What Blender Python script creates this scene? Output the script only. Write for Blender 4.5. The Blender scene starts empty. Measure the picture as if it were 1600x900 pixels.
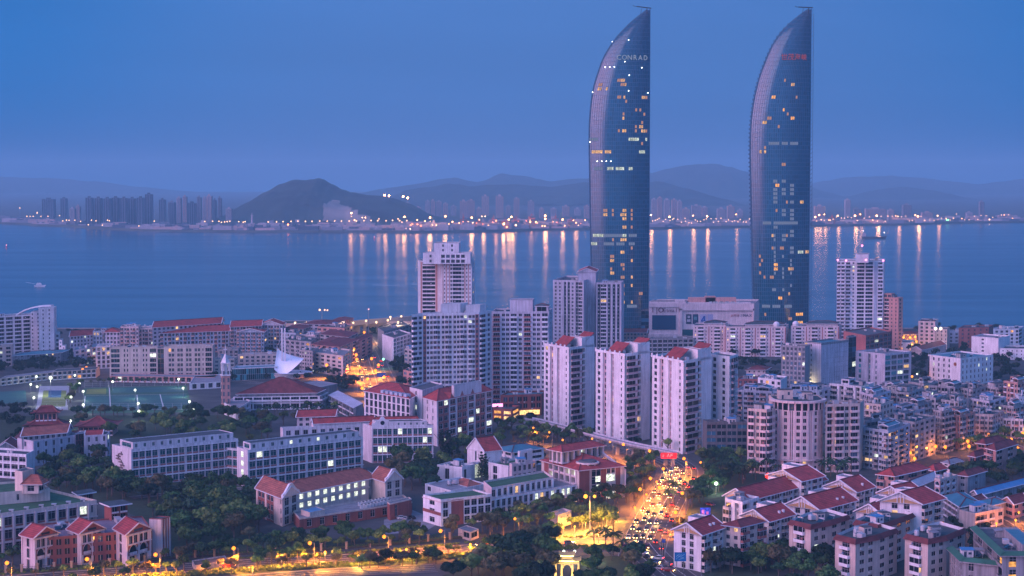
import bpy, math, random
from mathutils import Vector, Matrix
R = math.radians
random.seed(7)
SC = bpy.context.scene
COL = SC.collection
# ------------------------------------------------------------------ camera
F = 2833.0; PITCH = R(3.454); CAMZ = 141.0
cd = bpy.data.cameras.new('camera'); cam = bpy.data.objects.new('camera', cd); COL.objects.link(cam)
cam.location = (0, 0, CAMZ); cam.rotation_euler = (R(90) - PITCH, 0, 0)
cd.sensor_width = 36.0; cd.lens = F * 36.0 / 1600.0
cd.clip_start = 1.0; cd.clip_end = 60000.0
SC.camera = cam
# ------------------------------------------------------------------ view and render settings
SC.view_settings.view_transform = 'Standard'; SC.view_settings.look = 'None'
SC.view_settings.exposure = 0.0; SC.view_settings.gamma = 1.0
SC.render.engine = 'CYCLES'
cy = SC.cycles
cy.use_denoising = True
cy.max_bounces = 5; cy.diffuse_bounces = 2; cy.glossy_bounces = 3; cy.transmission_bounces = 3; cy.volume_bounces = 1
cy.transparent_max_bounces = 8
cy.sample_clamp_indirect = 4.0; cy.sample_clamp_direct = 0.0
cy.caustics_reflective = False; cy.caustics_refractive = False
# ------------------------------------------------------------------ world: dusk sky
HAZE = 0.95e-4
SUN_EL = -1.5; SUN_AZ = 245.0      # afterglow low behind the camera, to its left (compass from +Y, clockwise)
W = bpy.data.worlds.new('World'); SC.world = W; W.use_nodes = True
nt = W.node_tree; nt.nodes.clear()
def N(tree, typ, **kw):
	n = tree.nodes.new(typ)
	for k, v in kw.items(): setattr(n, k, v)
	return n
out = N(nt, 'ShaderNodeOutputWorld'); bg = N(nt, 'ShaderNodeBackground')
sky = N(nt, 'ShaderNodeTexSky'); sky.sky_type = 'NISHITA'; sky.sun_disc = False
sky.sun_elevation = R(SUN_EL); sky.sun_rotation = R(SUN_AZ)
sky.air_density = 1.0; sky.dust_density = 1.0; sky.ozone_density = 4.0
tc = N(nt, 'ShaderNodeTexCoord'); sep = N(nt, 'ShaderNodeSeparateXYZ')
nt.links.new(tc.outputs['Generated'], sep.inputs[0])
ramp = N(nt, 'ShaderNodeValToRGB'); el = ramp.color_ramp
el.elements[0].position = 0.0; el.elements[0].color = (0.006, 0.140, 0.44, 1)
el.elements[1].position = 1.0; el.elements[1].color = (0.010, 0.125, 0.46, 1)
e = el.elements.new(0.10); e.color = (0.018, 0.165, 0.52, 1)
e = el.elements.new(0.35); e.color = (0.012, 0.145, 0.50, 1)
nt.links.new(sep.outputs['Z'], ramp.inputs[0])
# afterglow: a wide pink lobe round the set sun
dot = N(nt, 'ShaderNodeVectorMath', operation='DOT_PRODUCT')
gaz = R(SUN_AZ); dot.inputs[1].default_value = (math.sin(gaz), math.cos(gaz), 0.12)
nt.links.new(tc.outputs['Generated'], dot.inputs[0])
mr = N(nt, 'ShaderNodeMapRange'); mr.inputs['From Min'].default_value = 0.74; mr.inputs['From Max'].default_value = 1.0
mr.interpolation_type = 'SMOOTHERSTEP'
nt.links.new(dot.outputs['Value'], mr.inputs['Value'])
glow = N(nt, 'ShaderNodeVectorMath', operation='SCALE'); glow.inputs[0].default_value = (2.3, 0.40, 0.60)
nt.links.new(mr.outputs[0], glow.inputs['Scale'])
# the brighter western half of the dusk sky, behind the camera: wide and blue
dot3 = N(nt, 'ShaderNodeVectorMath', operation='DOT_PRODUCT'); dot3.inputs[1].default_value = (math.sin(R(215)), math.cos(R(215)), 0.25)
nt.links.new(tc.outputs['Generated'], dot3.inputs[0])
mr4 = N(nt, 'ShaderNodeMapRange'); mr4.inputs['From Min'].default_value = -0.4; mr4.inputs['From Max'].default_value = 1.0; mr4.interpolation_type = 'SMOOTHSTEP'
nt.links.new(dot3.outputs['Value'], mr4.inputs['Value'])
glow3 = N(nt, 'ShaderNodeVectorMath', operation='SCALE'); glow3.inputs[0].default_value = (0.30, 0.42, 0.95)
nt.links.new(mr4.outputs[0], glow3.inputs['Scale'])
# the city's own glow low over the far shore
dot2 = N(nt, 'ShaderNodeVectorMath', operation='DOT_PRODUCT'); dot2.inputs[1].default_value = (0.02, 0.999, 0.03)
nt.links.new(tc.outputs['Generated'], dot2.inputs[0])
mr2 = N(nt, 'ShaderNodeMapRange'); mr2.inputs['From Min'].default_value = 0.955; mr2.inputs['From Max'].default_value = 1.0
mr2.interpolation_type = 'SMOOTHSTEP'
nt.links.new(dot2.outputs['Value'], mr2.inputs['Value'])
glow2 = N(nt, 'ShaderNodeVectorMath', operation='SCALE'); glow2.inputs[0].default_value = (0.050, 0.034, 0.03)
nt.links.new(mr2.outputs[0], glow2.inputs['Scale'])
a4 = N(nt, 'ShaderNodeVectorMath', operation='ADD'); a1 = N(nt, 'ShaderNodeVectorMath', operation='ADD'); a2 = N(nt, 'ShaderNodeVectorMath', operation='ADD'); a3 = N(nt, 'ShaderNodeVectorMath', operation='ADD')
nsc = N(nt, 'ShaderNodeVectorMath', operation='SCALE'); nsc.inputs['Scale'].default_value = 0.06
nt.links.new(sky.outputs[0], nsc.inputs[0])
nt.links.new(glow3.outputs[0], a4.inputs[0]); nt.links.new(glow.outputs[0], a4.inputs[1]); nt.links.new(ramp.outputs[0], a1.inputs[0]); nt.links.new(a4.outputs[0], a1.inputs[1])
nt.links.new(a1.outputs[0], a2.inputs[0]); nt.links.new(glow2.outputs[0], a2.inputs[1])
# soft cloudiness, so that the sky is not one flat tone
mp = N(nt, 'ShaderNodeMapping'); mp.inputs['Scale'].default_value = (1.2, 1.2, 9.0)
nz = N(nt, 'ShaderNodeTexNoise'); nz.inputs['Scale'].default_value = 1.6; nz.inputs['Detail'].default_value = 4.0
nt.links.new(tc.outputs['Generated'], mp.inputs[0]); nt.links.new(mp.outputs[0], nz.inputs['Vector'])
mr3 = N(nt, 'ShaderNodeMapRange'); mr3.inputs['From Min'].default_value = 0.3; mr3.inputs['From Max'].default_value = 0.7
mr3.inputs['To Min'].default_value = 0.92; mr3.inputs['To Max'].default_value = 1.08
nt.links.new(nz.outputs[0], mr3.inputs['Value'])
msc = N(nt, 'ShaderNodeVectorMath', operation='SCALE')
nt.links.new(a2.outputs[0], msc.inputs[0]); nt.links.new(mr3.outputs[0], msc.inputs['Scale'])
nt.links.new(msc.outputs[0], a3.inputs[0]); nt.links.new(nsc.outputs[0], a3.inputs[1])
SKYK = 10.0                          # colours above are picture values; the background itself stays dim
k10 = N(nt, 'ShaderNodeVectorMath', operation='SCALE'); k10.inputs['Scale'].default_value = SKYK
nt.links.new(a3.outputs[0], k10.inputs[0])
nt.links.new(k10.outputs[0], bg.inputs['Color']); bg.inputs['Strength'].default_value = 0.1
nt.links.new(bg.outputs[0], out.inputs[0])
# ------------------------------------------------------------------ the last of the afterglow as one very soft lamp
sd = bpy.data.lights.new('afterglow', 'SUN'); sd.energy = 1.9; sd.angle = R(60); sd.color = (1.0, 0.66, 0.88)
so = bpy.data.objects.new('afterglow', sd); COL.objects.link(so)
laz = R(235); sdir = Vector((math.sin(laz) * math.cos(R(24)), math.cos(laz) * math.cos(R(24)), math.sin(R(24))))
so.rotation_euler = sdir.to_track_quat('Z', 'Y').to_euler(); so.location = (-200, -200, 400)
# ------------------------------------------------------------------ picture <-> place
CP, SP = math.cos(PITCH), math.sin(PITCH)
def ray(px, py):
	u = (px - 800) / F; v = (450 - py) / F
	return Vector((u, CP + v * SP, -SP + v * CP))
def G(px, py, z=0.0):
	d = ray(px, py); t = (z - CAMZ) / d.z
	return Vector((d.x * t, d.y * t))
def PD(px, D, py=520):
	d = ray(px, py); t = D / d.y
	return Vector((d.x * t, D))
def ZD(py, D):
	d = ray(800, py); return CAMZ + d.z * D / d.y
def DY(py, z=0.0):
	return G(800, py, z).y
# ------------------------------------------------------------------ materials
MATS = {}
def mat(name, col, rough=0.8, metal=0.0, bump=0.0, bscale=2.0, var=0.12, vscale=0.15, streak=0.0, emit=None, es=0.0, spec=0.5):
	if name in MATS: return MATS[name]
	m = bpy.data.materials.new(name); m.use_nodes = True; t = m.node_tree; b = t.nodes['Principled BSDF']
	b.inputs['Base Color'].default_value = (*col, 1); b.inputs['Roughness'].default_value = rough; b.inputs['Metallic'].default_value = metal
	b.inputs['Specular IOR Level'].default_value = spec
	if emit:
		b.inputs['Emission Color'].default_value = (*emit, 1); b.inputs['Emission Strength'].default_value = es
	elif var > 0:
		g = N(t, 'ShaderNodeNewGeometry')
		n1 = N(t, 'ShaderNodeTexNoise'); n1.inputs['Scale'].default_value = vscale; n1.inputs['Detail'].default_value = 5.0; n1.inputs['Roughness'].default_value = 0.65
		t.links.new(g.outputs['Position'], n1.inputs['Vector'])
		mrg = N(t, 'ShaderNodeMapRange'); mrg.inputs['From Min'].default_value = 0.3; mrg.inputs['From Max'].default_value = 0.7
		mrg.inputs['To Min'].default_value = 1 - var; mrg.inputs['To Max'].default_value = 1 + var
		t.links.new(n1.outputs[0], mrg.inputs['Value'])
		val = mrg.outputs[0]
		if streak > 0:
			mp_ = N(t, 'ShaderNodeMapping'); mp_.inputs['Scale'].default_value = (1.1, 1.1, 0.07)
			n2 = N(t, 'ShaderNodeTexNoise'); n2.inputs['Scale'].default_value = 1.0; n2.inputs['Detail'].default_value = 3.0
			t.links.new(g.outputs['Position'], mp_.inputs[0]); t.links.new(mp_.outputs[0], n2.inputs['Vector'])
			m2 = N(t, 'ShaderNodeMapRange'); m2.inputs['From Min'].default_value = 0.35; m2.inputs['From Max'].default_value = 0.62
			m2.inputs['To Min'].default_value = 1 - streak; m2.inputs['To Max'].default_value = 1.0
			t.links.new(n2.outputs[0], m2.inputs['Value'])
			mm = N(t, 'ShaderNodeMath', operation='MULTIPLY'); t.links.new(val, mm.inputs[0]); t.links.new(m2.outputs[0], mm.inputs[1]); val = mm.outputs[0]
		oi = N(t, 'ShaderNodeObjectInfo'); mo = N(t, 'ShaderNodeMapRange'); mo.inputs['To Min'].default_value = 0.93; mo.inputs['To Max'].default_value = 1.05
		t.links.new(oi.outputs['Random'], mo.inputs['Value'])
		mq = N(t, 'ShaderNodeMath', operation='MULTIPLY'); t.links.new(val, mq.inputs[0]); t.links.new(mo.outputs[0], mq.inputs[1])
		vs = N(t, 'ShaderNodeVectorMath', operation='SCALE'); vs.inputs[0].default_value = col
		t.links.new(mq.outputs[0], vs.inputs['Scale']); t.links.new(vs.outputs[0], b.inputs['Base Color'])
	if bump > 0:
		g2 = N(t, 'ShaderNodeNewGeometry'); nb = N(t, 'ShaderNodeTexNoise'); nb.inputs['Scale'].default_value = bscale; nb.inputs['Detail'].default_value = 4.0
		bp = N(t, 'ShaderNodeBump'); bp.inputs['Strength'].default_value = bump; bp.inputs['Distance'].default_value = 0.3
		t.links.new(g2.outputs['Position'], nb.inputs['Vector']); t.links.new(nb.outputs[0], bp.inputs['Height']); t.links.new(bp.outputs[0], b.inputs['Normal'])
	if emit: m.cycles.emission_sampling = 'NONE'
	MATS[name] = m; return m
def W_(name, col, streak=0.22): return mat(name, col, 0.85, var=0.15, vscale=0.14, streak=streak)
def glassmat(name, col, rough=0.12, lo=0.35, hi=1.6, em=None):
	"""window panes: each pane (mesh island) has its own tone, some with pale curtains behind"""
	if name in MATS: return MATS[name]
	m = bpy.data.materials.new(name); m.use_nodes = True; t = m.node_tree; b = t.nodes['Principled BSDF']
	g = N(t, 'ShaderNodeNewGeometry'); rp = N(t, 'ShaderNodeValToRGB'); r = rp.color_ramp; r.interpolation = 'CONSTANT'
	c = Vector(col)
	r.elements[0].position = 0; r.elements[0].color = (*(c * lo), 1)
	r.elements[1].position = 0.3; r.elements[1].color = (*(c * 0.7), 1)
	for p, f in ((0.5, .9), (0.74, hi), (0.90, hi * 2.2), (0.97, hi * 4.0)):
		x = r.elements.new(p); x.color = (*(c * f), 1)
	t.links.new(g.outputs['Random Per Island'], rp.inputs[0]); t.links.new(rp.outputs[0], b.inputs['Base Color'])
	b.inputs['Roughness'].default_value = rough; b.inputs['Specular IOR Level'].default_value = 0.22
	MATS[name] = m; return m
def emis(name, col, s, sample=False, var=0.0):
	if name in MATS: return MATS[name]
	m = bpy.data.materials.new(name); m.use_nodes = True; t = m.node_tree; t.nodes.clear()
	o = N(t, 'ShaderNodeOutputMaterial'); e_ = N(t, 'ShaderNodeEmission'); e_.inputs[0].default_value = (*col, 1); e_.inputs[1].default_value = s
	if var > 0:
		g = N(t, 'ShaderNodeNewGeometry'); mo = N(t, 'ShaderNodeMapRange'); mo.inputs['To Min'].default_value = s * (1 - var); mo.inputs['To Max'].default_value = s * (1 + var)
		t.links.new(g.outputs['Random Per Island'], mo.inputs['Value'])
		nz_ = N(t, 'ShaderNodeTexNoise'); nz_.inputs['Scale'].default_value = 0.9
		t.links.new(g.outputs['Position'], nz_.inputs['Vector'])
		m3 = N(t, 'ShaderNodeMapRange'); m3.inputs['From Min'].default_value = 0.35; m3.inputs['From Max'].default_value = 0.65; m3.inputs['To Min'].default_value = 0.45; m3.inputs['To Max'].default_value = 1.3
		t.links.new(nz_.outputs[0], m3.inputs['Value'])
		mu = N(t, 'ShaderNodeMath', operation='MULTIPLY'); t.links.new(mo.outputs[0], mu.inputs[0]); t.links.new(m3.outputs[0], mu.inputs[1])
		t.links.new(mu.outputs[0], e_.inputs[1])
	t.links.new(e_.outputs[0], o.inputs[0])
	m.cycles.emission_sampling = 'FRONT_BACK' if sample else 'NONE'
	MATS[name] = m; return m
def tilemat(name, col):
	if name in MATS: return MATS[name]
	m = mat(name, col, 0.75, var=0.4, vscale=0.35); t = m.node_tree; b = t.nodes['Principled BSDF']
	uv = N(t, 'ShaderNodeUVMap'); wv = N(t, 'ShaderNodeTexWave'); wv.inputs['Scale'].default_value = 0.9; wv.bands_direction = 'X'; wv.inputs['Distortion'].default_value = 0.3
	t.links.new(uv.outputs[0], wv.inputs['Vector'])
	bp = N(t, 'ShaderNodeBump'); bp.inputs['Strength'].default_value = 0.7; bp.inputs['Distance'].default_value = 0.12
	w2 = N(t, 'ShaderNodeTexWave'); w2.inputs['Scale'].default_value = 0.33; w2.bands_direction = 'Y'; w2.inputs['Distortion'].default_value = 1.2; w2.inputs['Detail'].default_value = 3
	t.links.new(uv.outputs[0], w2.inputs['Vector']); mw_ = N(t, 'ShaderNodeMapRange'); mw_.inputs['To Min'].default_value = .72; mw_.inputs['To Max'].default_value = 1.12; t.links.new(w2.outputs['Fac'], mw_.inputs['Value'])
	sc_ = N(t, 'ShaderNodeVectorMath', operation='SCALE'); src = b.inputs['Base Color'].links[0].from_socket; t.links.new(src, sc_.inputs[0]); t.links.new(mw_.outputs[0], sc_.inputs['Scale']); t.links.new(sc_.outputs[0], b.inputs['Base Color'])
	t.links.new(wv.outputs['Color'], bp.inputs['Height']); t.links.new(bp.outputs[0], b.inputs['Normal'])
	return m
WHITE = W_('white_paint', (0.80, 0.78, 0.81)); WHITE2 = W_('white_render_worn', (0.70, 0.68, 0.72), 0.3)
PINKW = W_('pink_render', (0.74, 0.60, 0.60)); CREAM = W_('cream_render', (0.70, 0.57, 0.50)); BEIGE = W_('beige_tile', (0.62, 0.51, 0.46))
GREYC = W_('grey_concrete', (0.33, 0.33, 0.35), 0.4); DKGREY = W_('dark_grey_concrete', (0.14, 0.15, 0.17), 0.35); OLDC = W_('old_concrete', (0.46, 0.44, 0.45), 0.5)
BRICK = W_('red_brick', (0.30, 0.085, 0.07)); REDP = W_('dull_red_render', (0.38, 0.13, 0.12)); SALMON = W_('salmon_tile', (0.55, 0.29, 0.25))
TRIM = W_('white_trim', (0.78, 0.76, 0.80), 0.12); BLUEG = W_('blue_grey_render', (0.42, 0.50, 0.60)); LILAC = W_('lilac_grey_render', (0.60, 0.57, 0.64), 0.3)
ROOFG = mat('roof_felt', (0.075, 0.09, 0.10), 0.9, var=0.45, vscale=0.25); ROOFD = mat('dark_roof', (0.05, 0.07, 0.075), 0.85, var=0.35, vscale=0.2)
ROOFL = mat('pale_roof_slabs', (0.22, 0.22, 0.24), 0.9, var=0.3, vscale=0.25); ROOFGREEN = mat('green_roof', (0.035, 0.11, 0.05), 0.95, var=0.35, vscale=0.3)
ROOFTEAL = mat('teal_metal_roof', (0.06, 0.20, 0.25), 0.5, var=0.25, vscale=0.2); ROOFBLUE = mat('blue_metal_roof', (0.07, 0.25, 0.45), 0.5, var=0.2, vscale=0.2)
TILE = tilemat('red_roof_tile', (0.42, 0.055, 0.05)); TILE2 = tilemat('orange_roof_tile', (0.40, 0.12, 0.08)); TILE3 = tilemat('dark_red_tile', (0.20, 0.04, 0.04))
GL = glassmat('window_glass', (0.012, 0.020, 0.032)); GLB = glassmat('blue_window_glass', (0.015, 0.055, 0.085), hi=1.3); GLT = glassmat('teal_glass', (0.02, 0.11, 0.12), hi=1.3)
LITW = emis('lit_window_warm', (1.0, 0.58, 0.24), 1.25, var=0.35); LITC = emis('lit_window_cool', (0.86, 0.93, 0.78), 1.3, var=0.35); LITO = emis('lit_window_amber', (1.0, 0.42, 0.10), 1.3, var=0.3)
METAL = mat('grey_metal', (0.30, 0.31, 0.33), 0.45, 0.7, var=0.1); DMETAL = mat('dark_metal', (0.05, 0.055, 0.06), 0.5, 0.5, var=0.1)
STEEL = mat('pale_steel', (0.55, 0.55, 0.58), 0.4, 0.3, var=0.1); ACW = mat('air_conditioner_white', (0.55, 0.55, 0.56), 0.6, var=0.2)
# ------------------------------------------------------------------ mesh builder
class MB:
	def __init__(s): s.v = []; s.f = []; s.m = []; s.uv = []
	def quad(s, a, b, c, d, m=0, uv=None):
		i = len(s.v); s.v += [a, b, c, d]; s.f.append((i, i + 1, i + 2, i + 3)); s.m.append(m); s.uv.append(uv)
	def tri(s, a, b, c, m=0, uv=None):
		i = len(s.v); s.v += [a, b, c]; s.f.append((i, i + 1, i + 2)); s.m.append(m); s.uv.append(uv)
	def poly(s, pts, m=0):
		i = len(s.v); s.v += list(pts); s.f.append(tuple(range(i, i + len(pts)))); s.m.append(m); s.uv.append(None)
	def hexa(s, P, m=0):     # P: 8 points, bottom 4 then top 4, counter-clockwise from above
		i = len(s.v); s.v += list(P)
		for f in ((0, 3, 2, 1), (4, 5, 6, 7), (0, 1, 5, 4), (1, 2, 6, 5), (2, 3, 7, 6), (3, 0, 4, 7)):
			s.f.append(tuple(i + k for k in f)); s.m.append(m); s.uv.append(None)
	def box(s, c, sx, sy, z0, z1, rz=0.0, m=0):
		ca, sa = math.cos(rz), math.sin(rz); P = []
		for z in (z0, z1):
			for x, y in ((-sx / 2, -sy / 2), (sx / 2, -sy / 2), (sx / 2, sy / 2), (-sx / 2, sy / 2)):
				P.append((c[0] + x * ca - y * sa, c[1] + x * sa + y * ca, z))
		s.hexa(P, m)
	def prism(s, pts, z0, z1, m=0, cap=True, mtop=None):
		n = len(pts)
		for k in range(n):
			a, b = pts[k], pts[(k + 1) % n]
			s.quad((a[0], a[1], z0), (b[0], b[1], z0), (b[0], b[1], z1), (a[0], a[1], z1), m)
		if cap:
			s.poly([(p[0], p[1], z1) for p in pts], m if mtop is None else mtop)
			s.poly([(p[0], p[1], z0) for p in reversed(pts)], m)
	def cyl(s, c, r, z0, z1, n=8, m=0, r2=None):
		r2 = r if r2 is None else r2; i = len(s.v)
		for z, q in ((z0, r), (z1, r2)):
			for k in range(n):
				a = 2 * math.pi * k / n; s.v.append((c[0] + q * math.cos(a), c[1] + q * math.sin(a), z))
		for k in range(n):
			s.f.append((i + k, i + (k + 1) % n, i + n + (k + 1) % n, i + n + k)); s.m.append(m); s.uv.append(None)
		s.f.append(tuple(i + n + k for k in range(n))); s.m.append(m); s.uv.append(None)
		s.f.append(tuple(i + n - 1 - k for k in range(n))); s.m.append(m); s.uv.append(None)
	def bar(s, a, b, w, m=0, h=None):
		a = Vector(a); b = Vector(b); h = w if h is None else h
		d = (b - a); d = d.normalized() if d.length > 1e-9 else Vector((0, 0, 1))
		x = d.cross(Vector((0, 0, 1)))
		if x.length < 1e-4: x = Vector((1, 0, 0))
		x.normalize(); y = x.cross(d); x *= w / 2; y *= h / 2
		s.hexa([a - x - y, a + x - y, b + x - y, b - x - y, a - x + y, a + x + y, b + x + y, b - x + y], m)
	def mesh(s, name, mats, smooth=False):
		me = bpy.data.meshes.new(name)
		me.from_pydata([tuple(v) for v in s.v], [], s.f)
		if not isinstance(mats, (list, tuple)): mats = [mats]
		for m in mats: me.materials.append(m)
		me.polygons.foreach_set('material_index', [min(x, len(mats) - 1) for x in s.m])
		if any(u is not None for u in s.uv):
			L = me.uv_layers.new(name='UVMap'); data = []
			for f, u in zip(s.f, s.uv):
				for k in range(len(f)): data += list(u[k]) if u is not None else [0.0, 0.0]
			L.data.foreach_set('uv', data)
		if smooth: me.polygons.foreach_set('use_smooth', [True] * len(me.polygons))
		me.update(); return me
	def build(s, name, mats, parent=None, kind=None, smooth=False, loc=None, rz=0.0):
		if not s.f: return None
		o = bpy.data.objects.new(name, s.mesh(name, mats, smooth)); COL.objects.link(o)
		if parent: o.parent = parent
		if loc is not None: o.location = loc
		if rz: o.rotation_euler = (0, 0, rz)
		if kind: o['kind'] = kind
		return o
LABELS = {}
def tag(o, label, cat, group=None):
	o['label'] = label; o['category'] = cat
	if group: o['group'] = group
	return o
def empty(name, loc, rz=0.0, label=None, cat=None, group=None):
	o = bpy.data.objects.new(name, None); COL.objects.link(o); o.location = loc; o.rotation_euler = (0, 0, rz); o.empty_display_size = 1
	if label: tag(o, label, cat, group)
	return o
def copy_tree(o, parent=None):
	c = o.copy(); COL.objects.link(c)
	if parent: c.parent = parent
	for ch in list(o.children): copy_tree(ch, c)
	return c
_shared = {}
def shared(key, fn):
	if key not in _shared: _shared[key] = fn()
	return _shared[key]
def inst(name, me, parent, loc, rot=(0, 0, 0), scale=None, kind=None):
	o = bpy.data.objects.new(name, me); COL.objects.link(o); o.parent = parent; o.location = loc; o.rotation_euler = rot
	if scale: o.scale = scale
	if kind: o['kind'] = kind
	return o
# ------------------------------------------------------------------ facades
def parse(spec):
	"""'P1 (W1.4 P.5)*6 B3' -> [(type, width)]"""
	out_ = []; i = 0; s = spec.replace(' ', '')
	while i < len(s):
		if s[i] == '(':
			d = 1; j = i + 1
			while d: d += {'(': 1, ')': -1}.get(s[j], 0); j += 1
			inner = parse(s[i + 1:j - 1])
		else:
			j = i + 1
			while j < len(s) and (s[j].isdigit() or s[j] == '.'): j += 1
			inner = [(s[i], float(s[i + 1:j] or 1))]
		n = 1
		if j < len(s) and s[j] == '*':
			k = j + 1
			while k < len(s) and s[k].isdigit(): k += 1
			n = int(s[j + 1:k]); j = k
		out_ += inner * n; i = j
	return out_
class Fr:
	"""a facade frame: u along the wall, z up, d outward"""
	def __init__(s, p0, p1, o):
		s.p0 = Vector((p0[0] - o[0], p0[1] - o[1])); e = Vector(p1) - Vector(p0); s.L = e.length; s.u = e / s.L; s.n = Vector((s.u.y, -s.u.x))
		s.ang = math.atan2(s.u.y, s.u.x)
	def __call__(s, u, z, d=0.0):
		q = s.p0 + s.u * u + s.n * d; return (q.x, q.y, z)
	def box(s, mb, u0, u1, z0, z1, d0, d1, m=0):
		mb.hexa([s(u0, z0, d1), s(u1, z0, d1), s(u1, z0, d0), s(u0, z0, d0), s(u0, z1, d1), s(u1, z1, d1), s(u1, z1, d0), s(u0, z1, d0)], m)
def opening(fr, wl, u0, u1, z0, z1, a, b, c, e, dep, mw=0, mr=0):
	"""wall cell u0..u1 x z0..z1 with an opening a..b x c..e, reveals going in by dep"""
	if c > z0: wl.quad(fr(u0, z0), fr(u1, z0), fr(u1, c), fr(u0, c), mw)
	if e < z1: wl.quad(fr(u0, e), fr(u1, e), fr(u1, z1), fr(u0, z1), mw)
	if a > u0: wl.quad(fr(u0, c), fr(a, c), fr(a, e), fr(u0, e), mw)
	if b < u1: wl.quad(fr(b, c), fr(u1, c), fr(u1, e), fr(b, e), mw)
	wl.quad(fr(a, c, -dep), fr(a, c), fr(b, c), fr(b, c, -dep), mr); wl.quad(fr(a, e), fr(a, e, -dep), fr(b, e, -dep), fr(b, e), mr)
	wl.quad(fr(a, c), fr(a, c, -dep), fr(a, e, -dep), fr(a, e), mr); wl.quad(fr(b, c, -dep), fr(b, c), fr(b, e), fr(b, e, -dep), mr)
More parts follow.
